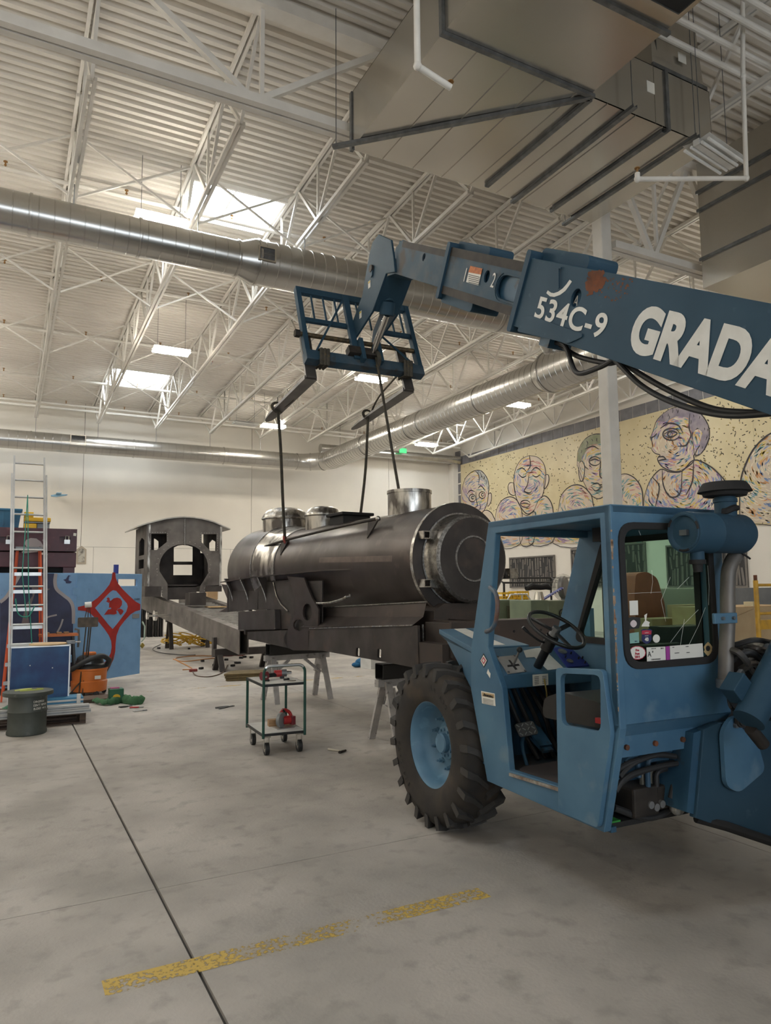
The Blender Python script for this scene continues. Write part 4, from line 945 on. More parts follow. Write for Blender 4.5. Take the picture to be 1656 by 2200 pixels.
cplate([(1089, 1431), (1113, 1428), (1116, 1432), (1090, 1435)], M['blackmatt'], 'gate_slot', .001, .0075, gate); cplate([(1091, 1420), (1095, 1420), (1111, 1440), (1106, 1441)], M['blackmatt'], 'gate_slot', .001, .0076, gate)
for u, v in ((1069, 1413), (1105, 1411), (1127, 1443), (1092, 1446)):
    c = cpt(u, v); p = cO+ex*c[0]+cdir*c[1]+cn*.007; MB().cyl(p, p+cn*.006, .008, n=8).build('screw', M['galvdark'], gate)
c = cpt(1102, 1431); p = cO+ex*c[0]+cdir*c[1]; e = T_s(1116, 1396, p.x+.03)
lv = MB().tube([p, V((p.x+.03, e[0], e[1]))], .008, 8).build('gear_lever', mk('lever_steel', (.2, .19, .18), rough=.4, metal=.8), th)
MB().sphere((p.x+.03, e[0], e[1]), .022, 12, 8).build('knob', M['black'], lv)
cplate([(1124, 1398), (1150, 1393), (1192, 1436), (1176, 1440), (1148, 1412), (1130, 1413)], M['letter'], 'white_stripe', .001, .0005)
cplate([(1150, 1393), (1165, 1392), (1211, 1436), (1176, 1440)], M['letter'], 'white_stripe', .001, .0012)
gp_ = cplate([(1188, 1395), (1236, 1388), (1264, 1432), (1218, 1436)], mk('gauge_panel_blue', (.02, .035, .22), rough=.4), 'gauge_panel', .012, .001)
for u, v, r_ in ((1207, 1403, .035), (1223, 1424, .026)):
    c = cpt(u, v); p = cO+ex*c[0]+cdir*c[1]+cn*.012
    g = MB().cyl(p, p+cn*.008, r_, n=20).build('gauge', M['galvdark'], gp_); MB().cyl(p+cn*.008, p+cn*.009, r_*.8, n=20).build('gauge_face', mk('gauge_face', (.10, .10, .09), (.25, .25, .2), rough=.3, sc_=30), gp_)
for u, v in ((1241, 1419), (1249, 1418), (1225, 1408), (1213, 1416), (1255, 1428)):
    c = cpt(u, v); p = cO+ex*c[0]+cdir*c[1]+cn*.012; MB().cyl(p, p+cn*.02, .006, n=8).build('switch', M['black'], gp_)
# steering wheel and column
sw = T_s(1195, 1352, .22); swc = V((.22, sw[0], sw[1])); swn = V((.12, -.55, .82)).normalized()
xa = swn.orthogonal().normalized(); xb = swn.cross(xa)
st = MB().tube([swc+xa*(.205*math.cos(R(t)))+xb*(.205*math.sin(R(t))) for t in range(0, 360, 9)], .0135, 10, True).build('steering_wheel', M['black'], th)
down = V((0, .55, -.82)).normalized()
for k in range(3):
    a = R(k*120+215); e = swc+xa*(.2*math.cos(a))+xb*(.2*math.sin(a))
    MB().bar(swc-swn*.02, e, .03, .012, swn).build('spoke', M['black'], st)
MB().cyl(swc-swn*.05, swc+swn*.015, .035, .03, n=18).build('horn_hub', M['galvdark'], st)
cb = cpt(1155, 1432); cbp = cO+ex*cb[0]+cdir*cb[1]
scol = MB().cyl(cbp, swc-swn*.05, .032, n=14).cyl(swc-swn*.17, swc-swn*.06, .045, n=14).build('steering_column', M['black'], th)
MB().tube(spline([swc-swn*.12, swc-swn*.12+V((-.08, .0, .02)), swc-swn*.10+V((-.16, .03, .06)), swc-swn*.10+V((-.20, .04, .10))], 4), [.008]*9+[.012]*4, 8).build('column_lever', M['black'], scol)
# pedals
pd = T_s(1130, 1567, .10); po = V((.10, pd[0], pd[1])); pn = V((-.15, -.75, .6)).normalized(); pu = V((0, .6, .75)).normalized(); pu = (pu-pn*pu.dot(pn)).normalized(); pr = pu.cross(pn)
ped = MB().prism([rrect(-.075, .075, -.05, .05, .015, 3)], po, pr, pu, pn*.008).build('brake_pedal', mk('tread_plate', (.10, .10, .10), rough=.5, metal=.6), th, smooth=0)
for i in range(4):
    for j in range(3):
        c = po+pr*(-.055+.036*i)+pu*(-.032+.032*j)+pn*.009; d = (pr+pu*(1 if (i+j) % 2 else -1)).normalized()
        MB().bar(c-d*.013, c+d*.013, .006, .004, pn).build('tread_bar', M['alu'], ped, smooth=0)
MB().tube(spline([po-pn*.005, po+V((.0, .05, -.12)), po+V((.03, .02, -.30))], 5), .013, 8).build('pedal_arm', M['bluedark'], th)
f2 = T_s(1150, 1585, .26)
MB().obox((.27, f2[0]-.02, f2[1]+.02), (.11, .20, .02), ex, V((0, .8, .6)), V((0, -.6, .8))).obox((.27, f2[0]-.02, f2[1]-.02), (.09, .24, .02), ex, V((0, .9, .43)), V((0, -.43, .9))).build('throttle_pedal', M['bluedark'], th, smooth=0)
for i in range(6):
    y0_ = -.56-.02*i; MB().tube(spline([(.12+.07*i, -.52, 1.16), (.16+.07*i, -.60-.02*i, .95), (.22+.07*i, -.66, .78), (.26+.07*i, -.72, zfl)], 5), .017, 8).build('hose', M['hose'], th)
# seat
MB().prism([rpoly([(-1.05, .0), (-1.62, .02), (-1.62, .17), (-1.25, .19), (-1.07, .13)], .05, 4)], (.05, 0, 1.02), ey, ez, (.5, 0, 0)).build('seat_cushion', mk('black_vinyl', (.010, .0095, .009), (.016, .015, .014), rough=.42, sc_=6), th, smooth=40)
MB().prism([rpoly([(-1.62, .1), (-1.78, .14), (-1.82, .52), (-1.70, .52)], .05, 4)], (.05, 0, 1.02), ey, ez, (.5, 0, 0)).build('seat_backrest', MATS['black_vinyl'], th, smooth=40)
MB().box(.12, .48, -1.6, -1.15, zfl, 1.02).build('seat_base', M['bluedark'], th, smooth=0)
a_ = T_s(1280, 1548, -.02)
MB().box(.0, .03, a_[0]-.03, a_[0]+.03, a_[1]-.02, a_[1]+.01).build('buckle', M['red'], th, smooth=0)
kc = cpt(1230, 1440)
MB().tube(spline([(.30, yc-.01, zc-.05), (.30, yc-.03, zc-.15), (.31, yc-.02, zc-.26)], 4), .006, 6).build('key_chain', mk('chain_brass', (.4, .3, .1), rough=.4, metal=.8), th)
# ---- cowl in front of the cab, with white stripes
hz = 1.50; H_2 = [T_z(943, 1352, hz), T_z(1021, 1349, hz), T_s(1086, 1393, .30), None]
cw = [(-.06, yc2-.0), (-.06, yc2+.03), (.02, yc2+.80), (.36, yc2+.80), (.48, yc2+.0)]
pA, pB = T_z(943, 1352, hz), T_z(1021, 1349, hz)
zrf = 1.44
loop = [(XC+.0, -.44), pA, pB, (.42, -.44)]
b = MB(); top = [V((loop[0][0], loop[0][1], zrf)), V((pA[0], pA[1], hz)), V((pB[0], pB[1], hz)), V((loop[3][0], loop[3][1], zrf))]
b.add(top+[p-V((0, 0, .04)) for p in top], [(0, 1, 2, 3), (4, 5, 6, 7), (0, 1, 5, 4), (1, 2, 6, 5), (2, 3, 7, 6), (3, 0, 4, 7)])
cow = b.build('front_cowl', M['blue'], th, smooth=0, bevel=.004)
v1 = top[1]-top[0]; v2 = top[2]-top[3]
def cq(s, t): return (top[0]+v1*t)*(1-s)+(top[3]+v2*t)*s+V((0, 0, .002))
MB().add([cq(.28, .05), cq(.62, .05), cq(.70, .98), cq(.38, .98)], [(0, 1, 2, 3)]).build('white_stripe', M['letter'], cow, smooth=0)
MB().add([V((XC, -.44, zrf-.04)), V((pA[0], pA[1], hz-.04)), V((pA[0]+.02, pA[1]-.1, hz-.10)), V((XC+.0, -.44, 1.12)), V((XC+.03, -.44, zrf-.04)), V((pA[0]+.03, pA[1], hz-.04)), V((pA[0]+.05, pA[1]-.1, hz-.10)), V((XC+.03, -.44, 1.12))],
         [(0, 1, 2, 3), (4, 5, 6, 7), (1, 2, 6, 5), (2, 3, 7, 6)]).build('cowl_side', M['blue'], th, smooth=0)
# decals on the side panel
def sdecal(pts, mat, off=.003, name='decal', parent=th): return MB().prism([[S(u, v) for u, v in pts]], (XC-off, 0, 0), ey, ez, (.002, 0, 0)).build(name, mat, parent, smooth=0)
def stext(s, u, v, size, mat, off=.0045, **k):
    p = S(u, v); return text(s, size, mat, th, (XC-off, p[0], p[1]), -ey, ez, 'decal_lettering', .0005, **k)
sdecal([(1039, 1404), (1048, 1419), (1040, 1434), (1031, 1419)], ink); sdecal([(1039.5, 1407), (1046.5, 1419), (1040, 1431.5), (1032.8, 1419)], lab, .0042)
sdecal([(1035, 1419), (1039.5, 1411), (1044.5, 1419), (1040, 1427)], redi, .0052, 'decal_mark'); sdecal([(1037, 1419), (1039.5, 1414.5), (1042.5, 1419), (1040, 1423.5)], lab, .0062, 'decal_mark')
sdecal([(1034, 1484.5), (1063, 1490), (1065, 1517), (1036, 1511)], lab); sdecal([(1036, 1487), (1062, 1491.5), (1062.5, 1500), (1036.5, 1495.5)], mk('warn_tan', (.42, .30, .16), rough=.6), .0042)
stext('WARNING', 1051, 1495.5, .022, ink, .0056, bold=.0008)
sdecal([(1038.5, 1494.5), (1041.5, 1489), (1043.5, 1495.5)], ink, .0056)
for k in range(4): sdecal([(1038.5, 1500+k*3), (1060.5, 1504.5+k*3), (1060.6, 1505.4+k*3), (1038.6, 1501+k*3)], M['galvdark'], .0044, 'print_line')
sdecal([(1049, 1437), (1051, 1443), (1054, 1447), (1053, 1457), (1049, 1450), (1046, 1446)], lab, .003, 'paint_chip')
cf = T_s(1175, 1456, XC+.04)
dl2 = MB().box(cf[0]-.0, cf[0]+.0, 0, 0, 0, 0)
MB().add([(.20, yc-.003, zc-.015), (.34, yc-.003, zc-.015), (.34, yc-.003, zc-.095), (.20, yc-.003, zc-.095)], [(0, 1, 2, 3)]).build('instruction_decal', lab, th, smooth=0)
for k in range(5): MB().add([(.215, yc-.0045, zc-.03-.012*k), (.255, yc-.0045, zc-.03-.012*k), (.255, yc-.0045, zc-.035-.012*k), (.215, yc-.0045, zc-.035-.012*k)], [(0, 1, 2, 3)]).add([(.285, yc-.0045, zc-.03-.012*k), (.325, yc-.0045, zc-.03-.012*k), (.325, yc-.0045, zc-.035-.012*k), (.285, yc-.0045, zc-.035-.012*k)], [(0, 1, 2, 3)]).build('print_line', M['galvdark'], th, smooth=0)
# worn paint down the rear corner
rw = MB(); rnd = random.Random(4)
for i in range(46):
    z_ = rnd.uniform(1.15, 2.2) if i < 20 else rnd.gauss(1.52, .16); 
    if not 1.13 < z_ < 2.3: continue
    h = rnd.uniform(.006, .035); w = rnd.uniform(.003, .012)
    rw.box(XC-.0015, XC+w, YR-.0015, YR+w*.6, z_, z_+h)
o = rw.build('corner_paint_chips', mk('chip_tan', (.36, .27, .19), (.22, .12, .07), rough=.8, sc_=20), th, smooth=0); o['kind'] = 'stuff'
# ---- air cleaner, precleaner, exhaust
ya_ = YR-.16; ac = T_b(1468, 1143, ya_); acr = .118
cx0 = ac[0]; cxl = .52
aco = V((cx0, ya_, ac[1]))
acl = MB().lathe([(.0, .012), (acr-.03, .012), (acr-.018, .0), (acr, .0), (acr+.002, .03), (acr, .04), (acr, .20), (acr+.003, .205), (acr, .21), (acr, cxl-.05), (acr-.02, cxl-.015), (acr-.05, cxl), (0, cxl)], aco, ex, 40, False, False).build('air_cleaner', M['boom'], th)
MB().lathe([(acr-.022, -.004), (acr-.012, -.006), (acr-.008, .003)], aco, ex, 40, False, False).build('lid_ring', M['boom'], acl)
MB().box(aco.x-.012, aco.x+.01, ya_-.03, ya_+.02, ac[1]-.02, ac[1]+.012).build('lid_latch', M['galvdark'], acl, smooth=30)
for a, l in ((150, 30), (250, 40), (20, 30)):
    MB().tube([aco+V((-.005, (acr-.012)*math.cos(R(a+t)), (acr-.012)*math.sin(R(a+t)))) for t in range(0, l, 6)], .007, 6).build('paint_loss', M['blackmatt'], acl)
MB().cyl(aco+V((.10, 0, -acr+.01)), aco+V((.10, 0, -acr-.04)), .04, n=18).build('drop_tube', M['boom'], acl)
MB().cyl(aco+V((.10, 0, -acr-.04)), aco+V((.10, 0, -acr-.065)), .047, n=18).cyl(aco+V((.10, 0, -acr-.065)), aco+V((.10, 0, -acr-.11)), .03, .024, n=14).build('dust_valve', M['blackmatt'], acl)
pc = V((cx0+.36, ya_, ac[1]+acr-.02))
MB().lathe([(.062, 0), (.062, .085), (.068, .088), (.068, .11), (.058, .112), (.058, .13)], pc, ez, 28).build('intake_neck', M['boom'], acl)
MB().lathe([(.058, .12), (.118, .125), (.124, .135), (.124, .145), (.152, .150), (.135, .185), (.12, .205), (.0, .212)], pc, ez, 36, False, False).build('rain_cap', M['blackmatt'], acl)
MB().tube([pc+V((.06*math.cos(R(t)), .06*math.sin(R(t)), .04+.012*math.sin(t))) for t in range(200, 300, 12)], .02, 6).build('paint_loss', M['blackmatt'], acl)
MB().box(cx0+.05, cx0+.09, ya_+acr-.02, YR, ac[1]-.03, ac[1]+.03).box(cx0+.25, cx0+.29, ya_+acr-.02, YR, ac[1]-.03, ac[1]+.03).build('bracket', M['boom'], acl, smooth=0)
MB().cyl(aco+V((cxl-.05, 0, -acr+.01)), aco+V((cxl+.03, -.0, -acr-.03)), .006, n=6).build('drain_pin', M['blackmatt'], acl)
exo = [T_b(u, v, ya_+.05) for u, v in ((1590, 1178), (1568, 1215), (1563, 1260), (1563, 1330), (1560, 1400), (1558, 1470))]
MB().tube(spline([(p[0], ya_+.05, p[1]) for p in exo], 6), .043, 16).build('intake_hose', mk('grey_pipe', (.10, .095, .09), (.16, .145, .13), rough=.5, metal=.5, sc_=5), th)
e = T_b(1555, 1328, ya_)
MB().box(e[0]-.10, e[0]+.09, ya_-.02, ya_+.0, e[1]-.03, e[1]+.03).build('clamp_plate', M['blue'], th, smooth=0, bevel=.004)
for dx in (-.04, .05): MB().cyl((e[0]+dx, ya_-.035, e[1]), (e[0]+dx, ya_-.02, e[1]), .010, n=8).build('bolt', M['galvdark'], th)
MB().cyl((exo[-1][0], ya_+.05, exo[-1][1]-.02), (exo[-1][0], ya_+.05, exo[-1][1]+.03), .052, n=16).build('hose_clamp', M['galvdark'], th)
# ---- engine bay and chassis behind the cab
def eb(u, v, y): p = T_b(u, v, y); return V((p[0], y, p[1]))
MB().box(XRt-.02, XRt+1.2, YR+.1, YR+.14, .7, 1.35).build('engine_bulkhead', M['blackmatt'], th, smooth=0)
blk = [MB().obox(eb(1625, 1420, YR-.02), (.35, .3, .22), ex, ey, ez)]
blk[0].build('engine_block', mk('engine_brown', (.06, .045, .035), (.035, .03, .028), rough=.6, sc_=8), th, smooth=0, bevel=.02)
for a, b_, c, r_ in (((1565, 1395), (1590, 1405), (1620, 1445), .020), ((1570, 1420), (1610, 1400), (1650, 1430), .018), ((1590, 1440), (1620, 1425), (1635, 1445), .022), ((1580, 1385), (1620, 1375), (1656, 1380), .016), ((1560, 1460), (1590, 1455), (1605, 1470), .006), ((1560, 1466), (1590, 1462), (1605, 1476), .006), ((1560, 1472), (1590, 1469), (1605, 1482), .006), ((1563, 1490), (1570, 1520), (1590, 1530), .010), ((1600, 1388), (1630, 1395), (1656, 1400), .02)):
    MB().tube(spline([eb(*a, YR-.12), eb(*b_, YR-.2), eb(*c, YR-.15)], 5), r_, 8).build('engine_hose', M['hose'] if r_ < .02 else mk('engine_pipe', (.16, .15, .14), (.07, .06, .055), rough=.4, metal=.6, sc_=9), th)
for u, v, s_ in ((1612, 1425, .035), (1590, 1448, .03), (1640, 1390, .04), (1600, 1478, .025)): MB().obox(eb(u, v, YR-.16), (s_*1.6, s_, s_*1.2), V((.8, 0, .6)), ey, V((-.6, 0, .8))).build('fitting', M['alu'], th, smooth=0, bevel=.004)
# lift cylinder, blue
lc0, lc1 = eb(1608, 1548, YR-.32), eb(1720, 1330, YR-.32)
MB().cyl(lc0, lc1, .085, n=28).build('lift_cylinder', M['boom'], th)
MB().obox(eb(1583, 1478, YR-.25), (.12, .1, .13), V((.7, 0, -.7)).normalized(), ey, V((.7, 0, .7)).normalized()).build('cylinder_mount', M['boom'], th, smooth=0, bevel=.005)
MB().cyl(eb(1612, 1565, YR-.30), eb(1640, 1600, YR-.30), .035, n=16).build('cylinder_rod', M['grease'], th)
# chassis side plates at the right
fpts = [(1470, 1600), (1530, 1555), (1740, 1540), (1740, 1825), (1600, 1795), (1500, 1760), (1478, 1700)]
MB().prism([[T_b(u, v, YR-.02) for u, v in [(1512, 1567), (1545, 1553), (1740, 1545), (1740, 1825), (1600, 1795), (1495, 1758)]]], (0, YR-.02, 0), ex, ez, (0, .05, 0)).build('chassis_plate', M['boom'], th, smooth=0, bevel=.005)
MB().prism([[T_b(u, v, YR-.0) for u, v in [(1490, 1575), (1522, 1563), (1510, 1755), (1475, 1745)]]], (0, YR-.0, 0), ex, ez, (0, .25, 0)).build('chassis_web', M['bluedark'], th, smooth=0)
td = rpoly([T_b(u, v, YR-.06) for u, v in [(1553, 1572), (1573, 1540), (1600, 1538), (1622, 1575), (1645, 1655), (1588, 1704), (1560, 1690)]], .05, 4)
MB().prism([td], (0, YR-.06, 0), ex, ez, (0, .03, 0)).build('cover_plate', M['blue'], th, smooth=0, bevel=.006)
c = eb(1588, 1547, YR-.07); MB().cyl(c, c+V((0, -.02, 0)), .042, n=24).build('pivot_pin', M['grease'], th); MB().cyl(c+V((0, -.02, 0)), c+V((0, -.03, 0)), .03, n=20).build('pin_cap', M['blackmatt'], th)
for u, v in ((1578, 1558), (1598, 1562)): c = eb(u, v, YR-.06); MB().cyl(c, c+V((0, -.02, 0)), .016, n=6).build('bolt', M['galvdark'], th, smooth=0)
MB().tube([eb(1495, 1757, YR+.03), eb(1560, 1775, YR-.03), eb(1740, 1836, YR-.04)], .028, 10).build('lower_frame_tube', M['blackmatt'], th)
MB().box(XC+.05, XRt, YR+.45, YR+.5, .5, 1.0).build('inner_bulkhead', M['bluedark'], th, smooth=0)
MB().box(XC+.06, .62, YR+.20, YR+.52, .50, .53).build('bottom_pan', M['blackmatt'], th, smooth=0)
# hydraulic valve block and hoses under the cab
def hb(u, v, dy=.14): return eb(u, v, YR+dy)
vb = MB().obox(hb(1365, 1715, .25), (.20, .18, .17), ex, ey, ez).obox(hb(1410, 1705, .25), (.24, .16, .14), ex, ey, ez).build('valve_block', M['grease'], th, smooth=0, bevel=.015)
for u in (1380, 1398, 1410, 1425):
    p = hb(u, 1690, .22); MB().cyl(p, p+V((0, 0, .08)), .018, n=10).cyl(p+V((0, 0, .08)), p+V((0, 0, .10)), .022, n=6).build('fitting', mk('fitting_zinc', (.22, .21, .18), rough=.45, metal=.7), vb, smooth=30)
for u, v in ((1400, 1730), (1412, 1735), (1424, 1728)):
    p = hb(u, v, .15); MB().cyl(p, p+V((0, .08, 0)), .022, n=12).build('spool_cap', mk('spool_grey', (.20, .20, .20), rough=.5, metal=.4), vb)
p = hb(1455, 1735, .12); MB().sphere(p, .05, 10, 7, (1, .8, .9)).build('selector_valve', mk('valve_alu', (.30, .29, .27), (.15, .14, .13), rough=.55, metal=.5, sc_=20), th, smooth=0)
bh = mk('blue_hose', (.03, .075, .125), rough=.55)
for i, ln in enumerate([[(1322, 1700), (1345, 1670), (1400, 1650), (1485, 1635)], [(1325, 1690), (1360, 1665), (1440, 1640), (1490, 1632)], [(1372, 1670), (1372, 1625), (1400, 1612), (1440, 1610)], [(1392, 1690), (1392, 1640), (1410, 1630), (1480, 1625)],
                        [(1318, 1735), (1390, 1757), (1440, 1735), (1470, 1680), (1488, 1632)], [(1330, 1668), (1360, 1640), (1410, 1622), (1450, 1625)], [(1440, 1715), (1448, 1680), (1458, 1660)], [(1345, 1640), (1390, 1605), (1440, 1612)], [(1410, 1690), (1412, 1660), (1440, 1650), (1480, 1648)], [(1460, 1725), (1462, 1690), (1480, 1655)], [(1322, 1655), (1350, 1640), (1372, 1632)]]):
    MB().tube(spline([hb(u, v, .10+.025*(i % 5)) for u, v in ln], 6), .016 if i != 4 else .021, 10).build('hydraulic_hose', bh if i in (2, 3, 7) else M['hose'], th)
MB().box(XC+.05, XC+.17, YR+.20, YR+.30, .531, .541).build('green_rag', mk('green_cloth', (.04, .30, .05), (.02, .2, .03), rough=.8, sc_=20), th, smooth=0)
MB().box(XC+.05, XC+.09, YR+.15, -.62, .50, .53).build('skirt_lip', M['bluedark'], th, smooth=0)
# ---- boom
BA = R(29.2); bu = V((0, math.cos(BA), math.sin(BA))); bn = V((0, -math.sin(BA), math.cos(BA))); BX = .9
def un(u, v, x=BX): f, z = T_s(u, v, x); return (f*math.cos(BA)+z*math.sin(BA), -f*math.sin(BA)+z*math.cos(BA))
def bprism(loops, x0, x1, name, mat, parent=th, bevel=0., smooth=0): return MB().prism(loops, (x0, 0, 0), bu, bn, (x1-x0, 0, 0)).build(name, mat, parent, smooth=smooth, bevel=bevel)
rect = lambda a, b, c, d: [(a, c), (b, c), (b, d), (a, d)]
h1_ = [(1.581+.062*math.cos(R(t)), 3.995+.075*math.sin(R(t))) for t in range(0, 360, 20)]
main = bprism([rect(-1.5, 2.36, 3.62, 4.235), h1_], BX, BX+.03, 'boom_base_section', M['boom'], bevel=.004)
bprism([rect(-1.5, 2.36, 3.62, 4.235)], BX+.05, BX+.42, 'boom_base_core', M['bluedark'])
bprism([rect(-1.5, 2.36, 4.2, 4.235)], BX+.03, BX+.05, 'boom_base_edge', M['boom']); bprism([rect(-1.5, 2.36, 3.62, 3.655)], BX+.03, BX+.05, 'boom_base_edge', M['boom'])
# front collar of the base section
bprism([rpoly([(2.36, 3.56), (2.43, 3.56), (2.43, 4.30), (2.36, 4.30)], .03, 3)], BX-.02, BX+.44, 'collar_frame', M['boom'], bevel=.006)
bprism([rpoly([(1.70, 4.2), (2.40, 4.2), (2.40, 4.345), (1.70, 4.345)], .09, 4)], BX+.12, BX+.44, 'collar_top', M['boom'], bevel=.004)
sp = [un(u, v, BX-.012) for u, v in ((1110, 712), (1122, 682), (1140, 678), (1250, 717), (1250, 724), (1220, 738))]
bprism([rpoly(sp, .03, 3)], BX-.012, BX, 'reinforcing_plate', M['boom'], bevel=.003)
# angle indicator
a, b = un(1201, 575, BX-.01), un(1201, 620, BX-.01)
ind = MB()
P3 = lambda q, x: V((x, 0, 0))+bu*q[0]+bn*q[1]
ind.bar(P3(a, BX-.014), P3(b, BX-.014), .012, .012, ex).bar(P3((a[0]+.035, a[1]), BX-.014), P3((a[0]-.035, a[1]+.0), BX-.014), .014, .014, ex).build('angle_pointer', M['boom'], th)
arcp = [(1174, 630), (1182, 637), (1191, 638), (1203, 634), (1215, 625), (1223, 614), (1229, 605)]; arci = [(1224, 601), (1217, 611), (1209, 620), (1199, 627), (1190, 630), (1184, 629), (1177, 624)]
bprism([[un(u, v) for u, v in arcp+arci]], BX-.003, BX-.001, 'angle_scale', M['letter'])
def btext(s, u, v, size, **k):
    q_ = un(u, v, BX-.004); return text(s, size, M['letter'], th, P3(q_, BX-.004), -bu, bn, k.pop('name', 'boom_lettering'), .001, **k)
btext('534C-9', 1221, 682, .26, bold=.005, spacing=1.06, sx=1.18)
btext('GRADALL', 1358, 708, .44, bold=.022, align='LEFT', sx=.88, spacing=1.0)
# rust blotch
def blotch(pts, mat, n, w):
    b = MB(); r_ = random.Random(9); us = [p[0] for p in pts]; vs = [p[1] for p in pts]
    for _ in range(n):
        u, v = r_.uniform(min(us), max(us)), r_.uniform(min(vs), max(vs))
        if not inside((u, v), pts): continue
        q_ = un(u, v, BX-.002); rr = r_.uniform(.3, 1)*w; a0 = r_.uniform(0, 6)
        b.add([P3((q_[0]+rr*math.cos(a0+t)*r_.uniform(.6, 1.2), q_[1]+rr*.6*math.sin(a0+t)), BX-.0015-.0002*r_.random()) for t in (0, 1.05, 2.1, 3.14, 4.2, 5.2)], [(0, 1, 2, 3, 4, 5)])
    o = b.build('rust_patch', mat, main, smooth=0); o['kind'] = 'stuff'
blotch([(1265, 585), (1295, 583), (1302, 600), (1288, 620), (1262, 635), (1260, 610)], M['rust'], 260, .035)
blotch([(1300, 595), (1360, 600), (1345, 640), (1320, 648), (1285, 635)], M['rust'], 90, .016)
# middle section
slot = rpoly([(2.36, 3.83), (2.83, 3.83), (2.83, 4.04), (2.36, 4.04)], .10, 4); slot = [p for p in slot]
sl = [(2.44, 3.82), (2.74, 3.82)]+arc(2.74, 3.93, .11, -90, 90, 8)[1:-1]+[(2.74, 4.04), (2.44, 4.04)]
h2_ = [(3.09+.05*math.cos(R(t)), 3.985+.06*math.sin(R(t))) for t in range(0, 360, 24)]
bprism([rect(2.36, 3.98, 3.70, 4.185), sl, h2_], BX+.03, BX+.05, 'boom_middle_section', M['boomworn'], bevel=.003)
bprism([rect(2.36, 3.98, 3.70, 4.185)], BX+.075, BX+.40, 'boom_middle_core', M['bluedark'])
bprism([rect(2.36, 3.98, 4.10, 4.19)], BX+.026, BX+.03, 'greasy_track', M['grease']); bprism([rect(2.36, 3.98, 3.695, 3.78)], BX+.026, BX+.03, 'greasy_track', M['grease'])
bprism([[(2.44, 3.795), (2.74, 3.795)]+arc(2.74, 3.93, .135, -90, 90, 8)[1:-1]+[(2.74, 4.065), (2.44, 4.065)], sl], BX+.022, BX+.03, 'slot_rim', M['boom'])
bprism([rpoly([(3.95, 3.63), (4.02, 3.63), (4.02, 4.24), (3.95, 4.24)], .03, 3)], BX-.0, BX+.42, 'collar_frame', M['boom'], bevel=.005)
bprism([rpoly([(3.30, 4.15), (3.99, 4.15), (3.99, 4.27), (3.30, 4.27)], .07, 4)], BX+.12, BX+.42, 'collar_top', M['boom'], bevel=.004)
bprism([rpoly([(3.28, 3.60), (3.99, 3.60), (3.99, 3.72), (3.28, 3.72)], .07, 4)], BX+.06, BX+.40, 'collar_bottom', M['boom'], bevel=.004)
w1 = [un(u, v, BX+.024) for u, v in ((1010, 571), (1036, 577), (1027, 613), (1001, 606))]
wl = bprism([w1], BX+.024, BX+.026, 'warning_decal', lab)
wt = [un(u, v, BX+.022) for u, v in ((1010, 571), (1036, 577), (1033, 590), (1006, 585))]
bprism([wt], BX+.022, BX+.0235, 'warning_header', mk('decal_orange', (.55, .16, .03), (.3, .08, .02), rough=.6, sc_=30), wl)
for k in range(5):
    p_ = [un(u, v, BX+.0225) for u, v in ((1006, 589+k*4), (1030, 595+k*4), (1030, 596.5+k*4), (1006, 590.5+k*4))]; bprism([p_], BX+.0225, BX+.0235, 'print_line', ink, wl)
q_ = un(999, 592, BX+.022); text('1', .20, M['letter'], th, P3(q_, BX+.022), -bu, bn, 'boom_lettering', .001, sx=.7)
q_ = un(1059, 604, BX+.022); text('2', .20, M['letter'], th, P3(q_, BX+.022), -bu, bn, 'boom_lettering', .001, sx=.7)
q_ = un(1237, 648, BX+.045); text('A', .13, M['letter'], th, P3(q_, BX+.045), -bu, bn, 'boom_lettering', .001, sx=.8)
# tip section
h3_ = [(4.64+.035*math.cos(R(t)), 4.02+.045*math.sin(R(t))) for t in range(0, 360, 24)]
bprism([rect(4.02, 5.42, 3.745, 4.145), h3_], BX+.06, BX+.08, 'boom_tip_section', M['boomworn'], bevel=.003)
bprism([rect(4.02, 5.42, 3.745, 4.145)], BX+.10, BX+.36, 'boom_tip_core', M['bluedark'])
bprism([rect(4.02, 5.3, 4.075, 4.15)], BX+.056, BX+.06, 'greasy_track', M['grease'])
# boom head: two cheek plates bending down to the carriage pivot
C5 = lambda pts: [(540+x*.24155, 490+y*.24155) for x, y in pts]
XH = BX+.03
cheek = [T_s(u, v, XH) for u, v in C5([(1075, 125), (1130, 55), (1240, 105), (1262, 250), (1275, 390), (1195, 405), (1130, 590), (1075, 740), (960, 920), (880, 1040), (865, 1000), (880, 880), (985, 600), (1020, 380), (1055, 200)])]
for x0 in (XH, XH+.36):
    MB().prism([cheek], (x0, 0, 0), ey, ez, (.03, 0, 0)).build('head_cheek', M['boom'], th, smooth=0, bevel=.006)
fw = [T_s(u, v, XH) for u, v in C5([(1262, 395), (1195, 420), (1130, 590), (1080, 730)])]
b = MB()
for (y0_, z0_), (y1_, z1_) in zip(fw[:-1], fw[1:]): b.bar((XH+.195, y0_, z0_), (XH+.195, y1_, z1_), .33, .025, ex) if False else b.add([(XH+.03, y0_, z0_), (XH+.36, y0_, z0_), (XH+.36, y1_, z1_), (XH+.03, y1_, z1_), (XH+.03, y0_+.03, z0_), (XH+.36, y0_+.03, z0_), (XH+.36, y1_+.03, z1_), (XH+.03, y1_+.03, z1_)], [(0, 1, 2, 3), (4, 5, 6, 7), (0, 1, 5, 4), (2, 3, 7, 6), (0, 3, 7, 4), (1, 2, 6, 5)])
b.build('head_web', M['boom'], th, smooth=0)
hp_ = T_s(798, 577, XH-.01); MB().cyl((XH-.03, *hp_), (XH, *hp_), .05, n=20).build('head_pin', M['grease'], th)
